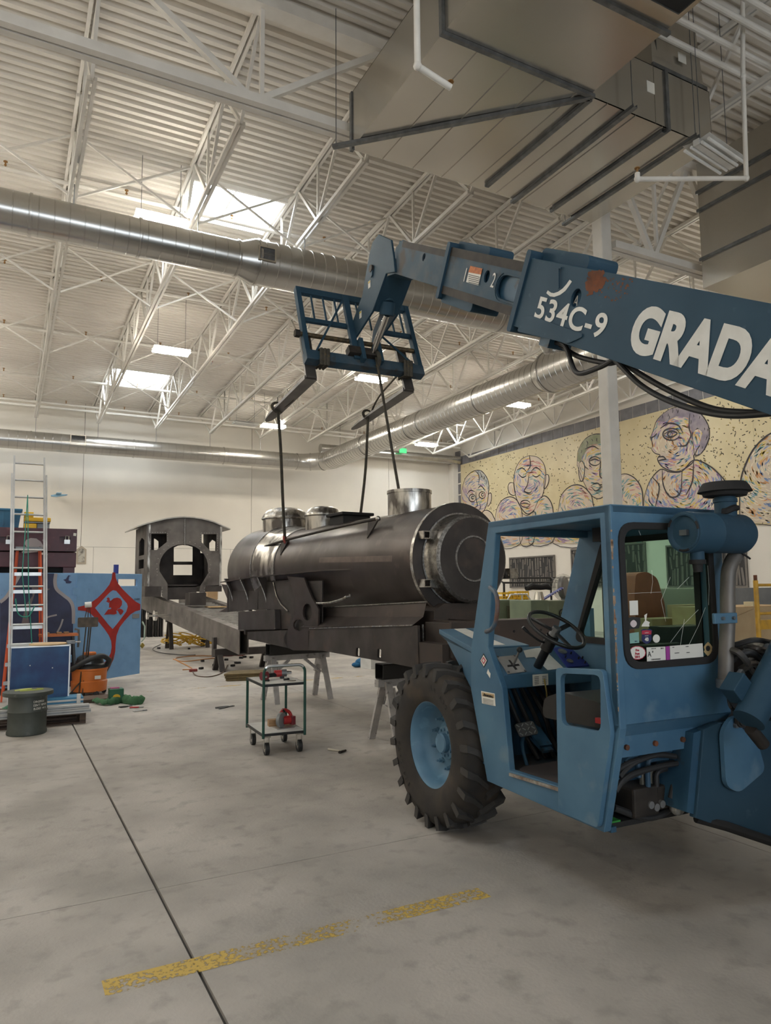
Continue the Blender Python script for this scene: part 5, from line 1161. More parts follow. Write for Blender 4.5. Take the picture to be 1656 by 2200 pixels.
MB().prism([rrect(-.035, .035, -.09, .05, .03, 4)], (XH-.02, hp_[0], hp_[1]-.03), ey, ez, (.012, 0, 0)).build('pin_retainer', M['boom'], th, smooth=0)
for u, v in ((793, 611), (774, 676)):
    p_ = T_s(u, v, XH-.004); MB().box(XH-.004, XH-.001, p_[0]-.035, p_[0]+.035, p_[1]-.05, p_[1]+.05).build('decal', lab, th, smooth=0); MB().box(XH-.006, XH-.004, p_[0]-.03, p_[0]+.03, p_[1]+.02, p_[1]+.045).build('decal_header', mk('warn_yellow', (.5, .38, .06), rough=.6), th, smooth=0)
# tilt cylinder
tc0, tc1 = T_s(832, 650, BX+.21), T_s(806, 740, BX+.21)
MB().cyl((BX+.22, tc0[0], tc0[1]+.25), (BX+.22, *tc0), .085, n=24).cyl((BX+.22, *tc0), (BX+.22, tc0[0]+.05, tc0[1]-.16), .10, n=24).build('tilt_cylinder', M['boom'], th)
# ---- fork carriage
yb_, yt_, zb_, zt_ = 3.95, 4.40, 5.03, 6.15; xl_, xr_ = .14, 1.95
MB().cyl((BX+.22, tc0[0]+.05, tc0[1]-.16), (BX+.22, 3.9, zb_+.12), .045, n=18).build('cylinder_rod', M['chrome'], th)
cup = V((0, yt_-yb_, zt_-zb_)).normalized(); cfw = V((0, cup.z, -cup.y)); cO2 = V((0, yb_, zb_)); Hc = math.hypot(yt_-yb_, zt_-zb_)
def cbox(x0, x1, h0, h1, d0, d1, name, mat, bevel=.004):
    return MB().obox(V(((x0+x1)/2, 0, 0))+cO2+cup*((h0+h1)/2)+cfw*((d0+d1)/2), (x1-x0, d1-d0, h1-h0), ex, cfw, cup).build(name, mat, th, smooth=0, bevel=bevel)
cbox(xl_, xr_, -.10, .06, -.06, .08, 'carriage_bottom_beam', M['boomworn'])
cbox(xl_+.02, xr_-.02, Hc-.09, Hc+.02, -.03, .04, 'carriage_top_beam', M['boom'])
for x in (xl_, xr_-.07): cbox(x, x+.07, .06, Hc, -.05, .05, 'carriage_upright', M['boom'])
cbox(xl_+.07, .95, Hc*.50, Hc*.50+.07, -.02, .03, 'carriage_rail', M['boom']); cbox(1.3, xr_-.07, Hc*.50, Hc*.50+.07, -.02, .03, 'carriage_rail', M['boom'])
for x in (.36, .54, .72, 1.06, 1.24, 1.62, 1.78): cbox(x, x+.022, Hc*.53, Hc-.08, -.011, .011, 'rack_bar', M['boom'], 0)
for p_, q2 in (((.30, .06), (.86, Hc-.09)), ((1.30, Hc*.5), (1.86, .02))):
    MB().bar(V((p_[0], 0, 0))+cO2+cup*p_[1]+cfw*-.035, V((q2[0], 0, 0))+cO2+cup*q2[1]+cfw*-.035, .03, .015, cfw).build('rack_brace', M['boom'], th, smooth=0)
cbox(.84, .93, .0, Hc-.05, -.09, -.02, 'carriage_strut', M['boom'])
fs = V((0, 0, 0))+cO2+cup*(Hc*.30)
MB().cyl(fs+V((xl_-.10, 0, 0)), fs+V((xr_-.02, 0, 0)), .035, n=14).build('fork_shaft', mk('greasy_shaft', (.05, .04, .03), (.14, .10, .05), rough=.4, metal=.5, sc_=20), th)
MB().cyl(fs+V((xl_-.10, 0, 0)), fs+V((xl_-.03, 0, 0)), .055, n=6).build('shaft_nut', M['grease'], th, smooth=0)
for x in (.93, 1.2): cbox(x, x+.06, -.05, .32, -.16, -.02, 'pivot_lug', M['boom'])
cbox(.75, 1.25, .04, .16, -.15, -.02, 'pivot_block', M['grease'])
fk = mk('fork_steel', (.07, .066, .062), (.13, .12, .115), rough=.42, metal=.6, sc_=3, det=8)
for x in (.22, 1.72):
    cbox(x-.07, x+.085, -.30, Hc*.36, .085, .135, 'fork_shank', fk, .006)
    hl = cO2+cup*-.28+cfw*.12; tp = V((0, 6.02, 4.56))
    d = (tp-hl).normalized(); n_ = V((0, -d.z, d.y)); b = MB(); L = (tp-hl).length
    sec = [(0, .088, .028), (.1*L, .088, .026), (.8*L, .084, .016), (.95*L, .06, .008), (L, .02, .005)]
    vs = []; fs_ = []
    for t, hw_, ht in sec:
        c = V((x+.007, 0, 0))+hl+d*t
        vs += [c+ex*-hw_-n_*ht, c+ex*hw_-n_*ht, c+ex*hw_+n_*ht, c+ex*-hw_+n_*ht]
    for i in range(4):
        for j in range(4): fs_.append((4*i+j, 4*i+(j+1) % 4, 4*i+4+(j+1) % 4, 4*i+4+j))
    fs_ += [(0, 1, 2, 3), (16, 17, 18, 19)]
    b.add(vs, fs_).build('fork_blade', fk, th, smooth=0)
# hydraulic hoses hanging under the boom
for i, ln in enumerate([[(1190, 735), (1215, 745), (1238, 800), (1285, 790), (1320, 772)], [(1200, 738), (1240, 765), (1300, 780), (1325, 778)], [(1320, 772), (1380, 830), (1460, 870), (1560, 892), (1680, 886)], [(1330, 775), (1420, 830), (1520, 875), (1600, 886), (1680, 884)]]):
    x = BX+.15+.05*(i % 2)
    MB().tube(spline([(x, *T_s(u, v, x)) for u, v in ln], 8), .022, 10).build('boom_hose', M['hose'], th)
p_ = T_s(1176, 733, BX+.1); MB().obox((BX+.2, p_[0], p_[1]+.02), (.25, .14, .14), ex, bu, bn).build('hose_bracket', M['bluedark'], th, smooth=0)
# ---- the rear of the machine, past the frame: tower, engine hood, wheels
zt2 = 2.95
for x in (BX-.06, BX+.44): MB().prism([[(-2.95, .9), (-3.95, .9), (-3.75, 2.6), (-3.45, 3.15), (-3.1, 3.2), (-2.95, 2.6)]], (x, 0, 0), ey, ez, (.05, 0, 0)).build('boom_tower', M['boom'], th, smooth=0)
MB().cyl((BX-.08, -3.3, 2.95), (BX+.52, -3.3, 2.95), .07, n=18).build('boom_pivot', M['grease'], th)
MB().box(1.5, 2.2, -3.9, -1.6, .75, 1.5).build('engine_hood', M['blue'], th, smooth=0, bevel=.03)
wheel(0, WY-4.1, -1, False); wheel(1.95, WY-4.1, 1, False)
MB().cyl((.25, WY-4.1, .64), (1.7, WY-4.1, .64), .12, n=20).build('rear_axle', M['bluedark'], th)
# ---- slings
sling_m = mk('sling_web', (.075, .066, .05), (.045, .04, .032), rough=.85, sc_=14, c3=(.12, .09, .04), sc3=22, lo3=.6, hi3=.7)
def TL(x, y, z): return TO+TR*x+TF*y+V((0, 0, z))
# ================================================================== LOCOMOTIVE BOILER AND FRAME
LA = R(4.0); LO = V((4.73, 7.0, 0)); LT = V((-math.sin(LA), math.cos(LA), 0)); LW = V((math.cos(LA), math.sin(LA), 0))
def L_s(u, v, w): p = pp(u, v, LO+LW*w, LW)-LO; return (p.dot(LT), p.z)
def L_b(u, v, s): p = pp(u, v, LO+LT*s, LT)-LO; return (p.dot(LW), p.z)
lo = thing('locomotive_boiler', 'dark bare steel locomotive boiler and frame raised on sawhorses', 'locomotive', LO, LA)
ZC, RB = 2.205, .645; wc = -.035; AO = V((wc, 0, ZC))
def lath(prof, name, mat, o=AO, a=ey, n=72, **k): return MB().lathe(prof, o, a, n, False, False).build(name, mat, lo, smooth=40, **k)
lath([(RB-.012, 0), (RB, 0), (RB, 3.96), (RB-.012, 3.96)], 'boiler_barrel', M['mill'])
lath([(RB-.004, 3.96), (RB+.005, 3.96), (.755, 4.68), (.745, 4.68)], 'tapered_course', M['brushed'])
lath([(.745, 4.68), (.757, 4.68), (.757, 5.75), (.72, 5.88), (.62, 5.93), (.0, 5.95)], 'firebox_wrapper', M['mill'])
for s, r_ in ((3.96, RB+.006), (4.68, .758)): lath([(r_-.004, s-.012), (r_+.005, s-.01), (r_+.007, s), (r_+.005, s+.01), (r_-.004, s+.012)], 'weld_seam', M['weld'])
# smokebox front
lath([(RB, -.005), (.668, -.005), (.668, .045), (RB, .05)], 'front_ring', M['bright'])
lath([(.668, -.006), (.665, -.012), (.50, -.014)], 'front_plate', M['millflat'])
lath([(.515, -.012), (.535, -.022), (.515, -.05), (.50, -.10), (.50, -.235), (.478, -.255)], 'door_drum', M['bright'])
lath([(.478, -.255), (.47, -.262), (.26, -.266)], 'door_plate', M['millflat'])
lath([(.268, -.262), (.262, -.276), (.245, -.276), (.238, -.268)], 'door_ring', M['weld'])
lath([(.24, -.268), (.0, -.27)], 'door_centre', M['millflat'])
lath([(.497, -.225), (.505, -.235), (.49, -.252), (.47, -.262)], 'weld_seam', M['weld'])
lath([(.52, -.01), (.545, -.014), (.545, -.03), (.51, -.035)], 'weld_seam', M['weld'])
for z in (2.47, 1.93):                                   # hinge lugs of square tube
    lg = MB().prism([[(-.045, -.045), (.045, -.045), (.045, .045), (-.045, .045)], [(-.034, -.034), (.034, -.034), (.034, .034), (-.034, .034)]], (wc-.54, -.115, z), ex, ez, (0, .1, 0)).build('hinge_lug', M['bright'], lo, smooth=0)
    MB().prism([[(.045, -.04), (.16, -.06), (.16, .05), (.045, .04)]], (wc-.54, -.10, z), ex, ez, (0, .08, 0)).build('lug_arm', M['bright'], lg, smooth=0)
MB().box(wc+.60, wc+.72, -.2, -.08, 1.98, 2.1).build('latch_lug', M['bright'], lo, smooth=0)
# chimney base, domes, sand box
lath([(.26, .45), (.28, .56), (.283, .60), (.283, .885), (.293, .887), (.293, .925), (.275, .925), (.27, .60)], 'chimney_base', M['brushed'], V((wc, 1.03, ZC)), ez, 48)
lath([(.29, .50), (.30, .56), (.285, .60)], 'weld_seam', M['weld'], V((wc, 1.03, ZC)), ez, 48)
d1s, d2s = 4.95, 3.50
dm = lath([(.395, .5), (.395, .86), (.41, .875), (.415, .90), (.40, .93), (.385, .96), (.34, 1.02), (.24, 1.07), (.10, 1.09), (0, 1.093)], 'steam_dome', M['brushed'], V((wc, d1s, ZC)), ez, 48)
lath([(.412, .868), (.42, .885), (.41, .905)], 'dome_band', M['bright'], V((wc, d1s, ZC)), ez, 48)
lath([(.275, .5), (.275, .80), (.29, .815), (.29, .84), (.275, .86), (.24, .92), (.15, .96), (0, .972)], 'sand_dome', M['brushed'], V((wc, d2s, ZC)), ez, 40)
MB().box(wc-.22, wc+.24, 2.42, 2.86, ZC+.58, ZC+.73).build('hatch_box', M['blackmatt'], lo, smooth=0, bevel=.015)
MB().box(wc-.26, wc+.28, 2.38, 2.90, ZC+.73, ZC+.775).build('hatch_lid', M['blackmatt'], lo, smooth=0, bevel=.012)
# handrail with gussets
def shellpt(w): return math.sqrt(max(RB*RB-(w-wc)**2, 0))+ZC
hr = [(-.50, 5.54, 2.56), (-.58, 4.75, 2.62), (-.54, 4.2, 2.66), (-.52, 3.55, 2.68), (-.50, 1.9, 2.74), (-.49, .80, 2.775)]
hr[0] = (-.62, 5.54, L_s(514, 1187, -.62)[1]); hr[3] = (-.58, *L_s(612, 1161, -.58)); hr[5] = (-.52, *L_s(812, 1114, -.52)); m4 = L_s(720, 1134, -.55); hr[4] = (-.55, *m4); hr[1] = (-.64, *L_s(560, 1177, -.64)); hr = [hr[0], hr[1], hr[3], hr[4], hr[5]]
rail = MB().tube(spline(hr, 6), .020, 10).build('handrail', M['grease'], lo)
MB().sphere(hr[-1], .034, 12, 8).build('rail_ball', M['bright'], rail); MB().sphere(hr[0], .03, 12, 8).build('rail_end', M['grease'], rail)
for (w, s, z), L in ((hr[2], .18), (hr[4], .15)):
    s += .12 if L == .15 else 0
    a = math.atan2(z-ZC, w-wc); n_ = V((math.cos(a), 0, math.sin(a))); p0 = V((wc, s, ZC))+n_*(RB-.02)
    tdir = V((-n_.z, 0, n_.x))*1; q0 = V((w, s, z))
    MB().add([q0+V((0, -.13, 0)), q0+V((0, .13, 0)), p0+tdir*.0+V((0, 0, -.02))+tdir*.22, q0+V((.02, -.13, 0)), q0+V((.02, .13, 0)), p0+tdir*.22+V((.03, 0, -.02))], [(0, 1, 2), (3, 4, 5), (0, 1, 4, 3), (1, 2, 5, 4), (2, 0, 3, 5)]).build('rail_gusset', M['grease'], lo, smooth=0)
MB().obox((-.62, 5.5, hr[0][2]-.06), (.03, .1, .12), ex, ey, ez).build('rail_gusset', M['grease'], lo, smooth=0)
# primer stripe ground along the barrel
st_ = []
for s in (.62, 2.5):
    for a in (187, 179): st_.append(AO+V((math.cos(R(a))*(RB+.0015), s, -math.sin(R(a))*(RB+.0015))))
b = MB(); vs = []
for i in range(13):
    s = .45+(2.35-.45)*i/12
    for k in range(3):
        a = R(180-7+3.2*k+(-2.2+4.4*i/12)*-1); vs.append(AO+V((math.cos(a)*(RB+.0015), s, math.sin(a)*(RB+.0015))))
b.add(vs, [(3*i+k, 3*i+k+1, 3*i+k+4, 3*i+k+3) for i in range(12) for k in range(2)]).build('ground_stripe', mk('stripe_primer', (.15, .115, .10), (.11, .085, .075), rough=.55, metal=.3, sc_=9), lo)
# running board with curved brackets on the near side
wn = -.66
rbd = []
for u, v in ((480, 1250), (553, 1238), (620, 1232), (680, 1225), (735, 1222)): rbd.append(L_s(u, v, -.80))
vs = []
for i, (s, z) in enumerate(rbd):
    w0 = -.86+.18*max(0, i-2)/2; vs += [(w0, s, z), (-.6, s, z+.01), (w0, s, z-.014), (-.6, s, z-.004)]
fs = []
for i in range(len(rbd)-1):
    o_ = 4*i; fs += [(o_, o_+1, o_+5, o_+4), (o_+2, o_+3, o_+7, o_+6), (o_, o_+2, o_+6, o_+4)]
fs += [(0, 1, 3, 2)]
MB().add(vs, fs).build('running_board', M['mill'], lo, smooth=0)
C6 = lambda pts: [(460+x*.38647, 1000+y*.38647) for x, y in pts]
def nplate(pts, w, t, name, mat, holes=(), bevel=0): return MB().prism([[L_s(u, v, w) for u, v in C6(pts)]]+[[L_s(u, v, w) for u, v in C6(h)] for h in holes], (w, 0, 0), ey, ez, (t, 0, 0)).build(name, mat, lo, smooth=0, bevel=bevel)
# firebox side box, below the running board
nplate([(75, 670), (245, 650), (240, 800), (75, 815)], -.70, .02, 'firebox_side_plate', M['millflat'])
nplate([(245, 650), (420, 635), (410, 910), (335, 910), (330, 800), (245, 800)], -.70, .02, 'firebox_side_plate', M['millflat'])
nplate([(133, 815), (335, 800), (338, 912), (133, 915)], -.80, .10, 'ash_pan_beam', M['millflat'], bevel=.006)
nplate([(40, 660), (75, 665), (75, 815), (25, 815), (70, 790), (72, 740)], -.78, .015, 'end_bracket', M['mill'])
def fin(pts, s_ref, name='curved_bracket'):                # ribs standing out from the side, seen on their faces
    P = [L_b(u, v, s_ref) for u, v in C6(pts)]
    return MB().prism([P], (0, s_ref, 0), ex, ez, (0, .02, 0)).build(name, M['mill'], lo, smooth=0)
for s in (5.75, 5.0, 4.2):
    zt = rbd[1][1]-.02; zb = 1.50
    prof = [(-.85, zt)]+[(-.85+.17*math.sin(R(90*t/8)), zt-(zt-zb)*.9*(t/8)) for t in range(1, 9)]+[(-.68, zb), (-.62, zb), (-.62, zt)]
    MB().prism([prof], (0, s, 0), ex, ez, (0, .02, 0)).build('curved_bracket', M['mill'], lo, smooth=0)
    MB().tube([(p[0]-.002, s+.01, p[1]) for p in prof[:10]], .010, 6).build('bracket_edge', M['bright'], lo)
# big curved hanger plate with round holes
hang = C6([(405, 615), (425, 660), (445, 720), (450, 790), (440, 850), (415, 900), (390, 950), (385, 975), (410, 1015), (440, 1028), (525, 1028), (525, 920), (575, 900), (580, 800), (545, 740), (515, 670), (500, 625)])
hp1 = [(469+30*math.cos(R(t)), 888+33*math.sin(R(t))) for t in range(0, 360, 24)]; hp2 = [(517+25*math.cos(R(t)), 815+48*math.sin(R(t))) for t in range(0, 360, 24)]
MB().prism([[L_s(u, v, -.79) for u, v in hang]]+[[L_s(u, v, -.79) for u, v in C6(h)] for h in (hp1, hp2)], (-.79, 0, 0), ey, ez, (.025, 0, 0)).build('hanger_plate', M['mill'], lo, smooth=0)
nplate([(330, 650), (345, 720), (370, 770), (410, 810), (400, 900), (440, 930), (600, 900), (600, 640)], -.72, .015, 'side_web', M['millflat'])
for ln in ([(330, 650), (345, 720), (370, 770), (410, 810)], [(500, 625), (515, 670), (545, 740), (580, 800), (578, 900)]):
    MB().tube([( -.735, *L_s(u, v, -.735)) for u, v in C6(ln)], .011, 6).build('bracket_edge', M['bright'], lo)
gh = spline([(-.70, *L_s(u, v, -.74)) for u, v in C6([(553, 742), (565, 765), (640, 765), (700, 750), (735, 735), (740, 715)])], 5)
MB().tube([(p[0]-.06 if 3 < i < len(gh)-4 else p[0], p[1], p[2]) for i, p in enumerate(gh)], .016, 8).build('grab_rail', M['bright'], lo)
# sloping side skirt below the barrel
s0, zt0 = L_s(688, 1306, -.62); s1, zt1 = L_s(921, 1294, -.55)
sk = [(-.60, s0, zt0), (-.56, s1, zt1), (-.68, s1+.06, 1.58), (-.72, s0, 1.50), (-.80, s1+.25, 1.48), (-.80, s0+.05, 1.36)]
zA, zB_ = L_s(665, 1350, -.8)[1], L_s(897, 1344, -.8)[1]
b = MB().add([(-.58, s0, zt0), (-.58, s1, zt1), (-.60, s1+.04, zt1-.16), (-.60, s0, zt0-.12), (-.80, s0+.3, zA), (-.80, -.14, zB_)], [(0, 1, 2, 3), (3, 2, 5, 4)])
b.build('side_skirt', M['mill'], lo, smooth=30)
MB().tube([(-.585, s0, zt0+.004), (-.585, s1, zt1+.004)], .01, 6).build('weld_seam', M['weld'], lo)
# frame side plate
fp = C6([(530, 905), (1130, 890), (1136, 1120), (1130, 1128), (990, 1100), (780, 1062), (600, 1030), (525, 1028)])
slots = [[(798+11*math.cos(R(t)), 1038+(14 if math.sin(R(t)) > 0 else -14)+11*math.sin(R(t))) for t in range(0, 360, 30)], [(917+11*math.cos(R(t)), 1045+(16 if math.sin(R(t)) > 0 else -16)+11*math.sin(R(t))) for t in range(0, 360, 30)]]
MB().prism([[L_s(u, v, -.80) for u, v in fp]]+[[L_s(u, v, -.80) for u, v in C6(h)] for h in slots], (-.80, 0, 0), ey, ez, (.03, 0, 0)).build('frame_side_plate', M['millflat'], lo, smooth=0)
nplate([(185, 925), (410, 915), (400, 960), (410, 1015), (300, 990), (185, 965)], -.79, .10, 'frame_rear_plate', M['millflat'])
MB().bar((-.805, *L_s(665, 1350, -.805)), (-.805, -.13, zB_), .012, .018, ex).build('plate_edge', M['bright'], lo, smooth=0)
# far side plate and stretchers
zf0, zf1 = 1.05, 1.40
MB().box(.72, .75, -.15, 5.4, zf0, 1.48).build('frame_side_plate', M['millflat'], lo, smooth=0)
for s in (.4, 2.0, 3.6, 5.1): MB().box(-.70, .72, s, s+.06, 1.10, 1.38).build('frame_stretcher', M['millflat'], lo, smooth=0)
# smokebox saddle and front deck
MB().prism([[(-.50, 1.42), (.42, 1.42), (.42, 1.62), (.30, 1.70), (-.36, 1.70), (-.50, 1.62)]], (0, -.12, 0), ex, ez, (0, .95, 0)).build('saddle', M['primer'], lo, smooth=0)
MB().box(-.62, .88, -.66, -.12, 1.20, 1.505).build('front_deck', M['primer'], lo, smooth=0, bevel=.004)
MB().box(-.70, .96, -.70, -.66, 1.16, 1.525).build('buffer_beam', M['primer'], lo, smooth=0, bevel=.004)
for x in (-.2, .15, .55): MB().cyl((x, -.705, 1.40), (x, -.70, 1.40), .014, n=10).build('bolt_hole', M['blackmatt'], lo)
for x0, x1 in ((-.52, -.49), (-.30, -.27)): MB().box(x0, x1, -.68+.0, -.12, 1.506, 1.53).build('deck_rib', M['mill'], lo, smooth=0)
MB().box(-.79, -.62, -.66, -.14, 1.08, 1.30).build('frame_front_web', M['primer'], lo, smooth=0)
MB().tube([(-.66, -.13, 1.10), (-.66, -.13, 1.48)], .012, 6).build('weld_seam', M['weld'], lo)
# square tubes laid across the sawhorses
sh1 = V((4.13, 7.93, 0)); sh2 = V((3.95, 11.66, 0))
def loc_l(p): d = V(p)-LO; return V((d.dot(LW), d.dot(LT), d.z))
def sqtube(p, L, s, z0, label):
    q_ = loc_l(p); t = thing('square_tube', label, 'steel tube', LO+LW*q_.x+LT*q_.y+V((0, 0, z0)), LA)
    o_ = rrect(-s/2, s/2, 0, s, .02, 4); i_ = rrect(-s/2+.012, s/2-.012, .012, s-.012, .012, 4)
    MB().prism([o_, i_], (0, 0, 0), ey, ez, (L, 0, 0)).build('tube_wall', mk('black_tube', (.035, .033, .032), rough=.4, metal=.3), t, smooth=40)
# sawhorses
def sawhorse(p, L, label, ang=LA):
    t = thing('sawhorse', label, 'sawhorse', (p[0], p[1], 0), ang, 'white painted sawhorses')
    zb_ = .765
    MB().box(-.06, L+.06, -.045, .045, zb_-.09, zb_).build('top_beam', M['horse'], t, smooth=0, bevel=.004)
    for x in (.04, L-.12):
        for s in (-1, 1):
            a0, a1 = V((x+.035, s*.055, zb_-.03)), V((x+.035-(.03 if x < .5 else -.03), s*.30, 0.0)); d = (a1-a0).normalized()
            MB().add([a0+V((-.045, -.02, .0)), a0+V((.045, -.02, 0)), a0+V((.045, .02, 0)), a0+V((-.045, .02, 0)), a1+V((-.045, -.02, 0)), a1+V((.045, -.02, 0)), a1+V((.045, .02, 0)), a1+V((-.045, .02, 0))], [(0, 1, 2, 3), (4, 5, 6, 7), (0, 1, 5, 4), (1, 2, 6, 5), (2, 3, 7, 6), (3, 0, 4, 7)]).build('leg', M['horse'], t, smooth=0)
        MB().prism([[(-.11, zb_-.10), (.11, zb_-.10), (.19, zb_-.33), (.13, zb_-.33), (.07, zb_-.20), (-.07, zb_-.20), (-.13, zb_-.33), (-.19, zb_-.33)]], (x+.08 if x < .5 else x-.02, 0, 0), ey, ez, (.02, 0, 0)).build('gusset', M['horse'], t, smooth=0)
        MB().bar((x+.05 if x < .5 else x+.02, 0, zb_-.33), (x+.35 if x < .5 else x-.28, 0, zb_-.09), .05, .04).build('brace', M['horse'], t, smooth=0)
    return t
sawhorse(sh1, 1.08, 'white painted sawhorse under the front of the boiler frame, beside the big tyre')
sawhorse(sh2, 1.08, 'white painted sawhorse under the middle of the boiler frame')
sqtube(sh1+LW*-.02, 1.5, .19, .766, 'black square steel tube lying on the sawhorse beside the big tyre')
sqtube(sh2+LW*.0, 1.3, .19, .766, 'black square steel tube lying on the sawhorse under the middle of the boiler frame')
# ---- lifting slings
def sling(pts, label, w=.040, loopdef=None):
    P = [V(p) for p in pts]; o_ = P[-1]
    t = thing('lifting_sling', label, 'sling', o_)
    MB().tube(spline([p-o_ for p in P], 8), w, 8, flat=.45).build('strap', sling_m, t)
    return t
s1t = TL(.228, 5.42, 4.60); bt = LO+LW*hr[2][0]+LT*hr[2][1]+V((0, 0, hr[2][2]))
s = sling([s1t+V((0, 0, -.02)), s1t*.7+bt*.3+V((.01, 0, 0)), s1t*.3+bt*.7, bt+V((0, 0, .02))], 'dark webbing sling from the left fork down to the handrail bracket')
MB().tube([s1t-bt+TR*(.11*math.cos(R(a)))+V((0, 0, .075*math.sin(R(a))+.03))+TF*(.05*math.cos(R(a))) for a in range(0, 360, 24)], .022, 8, True, flat=.5).build('choker_loop', sling_m, s)
MB().tube(spline([s1t-bt+TR*.03, TL(.24, 4.9, 4.72)-bt+V((.05, 0, -.1)), TL(.25, 4.15, 4.75)-bt], 5), .024, 8, flat=.5).build('tail', sling_m, s)
MB().tube(spline([V((0, 0, .10)), V((-.03, -.03, 0)), V((.0, -.04, -.07)), V((.03, 0, -.02)), V((.0, .03, .06))], 5), .020, 8).build('red_hook', mk('hook_red', (.25, .04, .03), rough=.5), s)
s2t = TL(1.72, 5.35, 4.64); far = LO+LW*.50+LT*3.2+V((0, 0, 2.62))
fpx = L_b(762, 1100, 3.0); far = LO+LW*.34+LT*3.0+V((0, 0, ZC+.62))
s = sling([s2t, s2t*.5+far*.5+V((.03, 0, 0)), far], 'yellowish webbing sling from the right fork down behind the barrel')
MB().tube([s2t-far+TR*(.11*math.cos(R(a)))+V((0, 0, .07*math.sin(R(a))+.03))+TF*(.05*math.cos(R(a))) for a in range(0, 360, 24)], .022, 8, True, flat=.5).build('choker_loop', sling_m, s)
MB().tube(spline([s2t-far+TR*.02, TL(1.7, 4.9, 4.85)-far, TL(1.62, 4.05, 4.98)-far], 5), .028, 8, flat=.5).build('tail', sling_m, s)
s3t = TL(1.18, 3.88, 5.10); ch = LO+LW*(wc-.17)+LT*1.02+V((0, 0, ZC+.93))
s = sling([s3t, s3t*.5+ch*.5, ch], 'grey webbing sling from the carriage beam down into the chimney base', .042)
MB().tube([s3t-ch+cup*(.12*math.cos(R(a)))+cfw*(.11*math.sin(R(a)))+V((0, .02, -.02)) for a in range(0, 360, 24)], .03, 8, True, flat=.5).build('wrap', sling_m, s)
for x in (.34, 1.62):
    w_ = thing('lifting_sling', 'webbing wrapped round the %s end of the fork carriage beam' % ('left' if x < 1 else 'right'), 'sling', TL(x, yb_, zb_))
    for k in range(3):
        cc = V((.05*k, 0, 0)); rr = TR
        MB().tube([rr*(.05*k)+TF*(.105*(1 if c_ in (0, 1) else -1))*1.0+V((0, 0, -.02+(.11 if c_ in (1, 2) else -.11))) for c_ in (0, 1, 2, 3)], .024, 8, True, flat=.5).build('wrap', sling_m, w_)
# ================================================================== REAR CHASSIS AND CAB
KO = V((4.45, 16.67, 0)); ch = thing('locomotive_chassis', 'dark steel chassis frame of two deep beams sloping behind the boiler', 'chassis', KO, LA)
sl_ = .0912
def kz(s, base): return base+sl_*(s+1.35)
def beam(w0, w1, s0, s1, z0, z1, name, mat, parent=ch, hollow=False):
    b = MB(); t = .02
    def bx(a, b_, c, d): b.add([(x, s, kz(s, z)) for x in (a, b_) for s in (s0, s1) for z in (c, d)], [(0, 1, 3, 2), (4, 6, 7, 5), (0, 4, 5, 1), (2, 3, 7, 6), (0, 2, 6, 4), (1, 5, 7, 3)])
    if hollow: bx(w0, w0+t, z0, z1); bx(w1-t, w1, z0, z1); bx(w0+t, w1-t, z0, z0+t); bx(w0+t, w1-t, z1-t, z1); bx(w0+t, w1-t, z0+t, z1-t) if False else None
    else: bx(w0, w1, z0, z1)
    return b.build(name, mat, parent, smooth=0)
beam(0, .22, -1.35, 8.0, .455, .98, 'near_beam', M['milllight'], hollow=True)
beam(1.35, 1.57, -1.35, 8.0, .455, .98, 'far_beam', M['milllight'], hollow=True)
for i in range(20):
    s = -.4+.26*i
    MB().add([(x, s+ds, kz(s, z)) for x in (.22, 1.35) for ds in (0, .13) for z in (.86, .93)], [(0, 1, 3, 2), (4, 6, 7, 5), (0, 4, 5, 1), (2, 3, 7, 6), (0, 2, 6, 4), (1, 5, 7, 3)]).build('deck_slat', mk('slat_grey', (.42, .40, .37), (.3, .28, .26), rough=.5, metal=.4, sc_=6), ch, smooth=0)
MB().box(.30, .75, 3.25, 3.7, kz(3.5, .98), kz(3.5, 1.32)).build('pedal_box', M['millflat'], ch, smooth=0)
for y in (3.3, 3.52): MB().prism([rrect(.36, .69, y, y+.13, .04, 3)], (0, 0, kz(3.5, 1.325)), ex, ey, (0, 0, .004)).build('pressed_slot', M['bright'], ch, smooth=0)
MB().box(.8, 1.25, 3.0, 3.5, kz(3.2, .94), kz(3.2, .97)).build('plywood_scrap', M['ply'], ch, smooth=0)
# drawbar knob on the near beam
q0 = V((-.0, 4.0, kz(4.0, .66)))
MB().cyl(q0, q0+V((-.65, 0, .0)), .03, n=12).cyl(q0+V((-.40, 0, 0)), q0+V((-.47, 0, 0)), .14, n=24).cyl(q0+V((-.62, 0, 0)), q0+V((-.67, 0, 0)), .10, n=20).build('screw_jack', M['chrome'], ch)
MB().box(-.08, .0, .1, .22, .30, .75).build('beam_stop', M['millflat'], ch, smooth=0)
def steel_stand(u, v, ztop, label, w=1.2):
    p = pz(u, v); t = thing('steel_trestle', label, 'trestle', p, LA)
    MB().box(-.10, w+.1, -.07, .07, ztop-.16, ztop).build('top_bar', M['millflat'], t, smooth=0)
    for x in (0, w-.05):
        for s in (-1, 1): MB().bar((x+.02, s*.06, ztop-.14), (x+.02, s*.26, .0), .12, .06, (0, 1, 0)).build('leg', M['millflat'], t, smooth=0)
    return t
steel_stand(468, 1442, .50, 'dark steel trestle under the open near end of the chassis beams')
steel_stand(362, 1394, 1.0, 'dark steel trestle under the chassis below the cab')
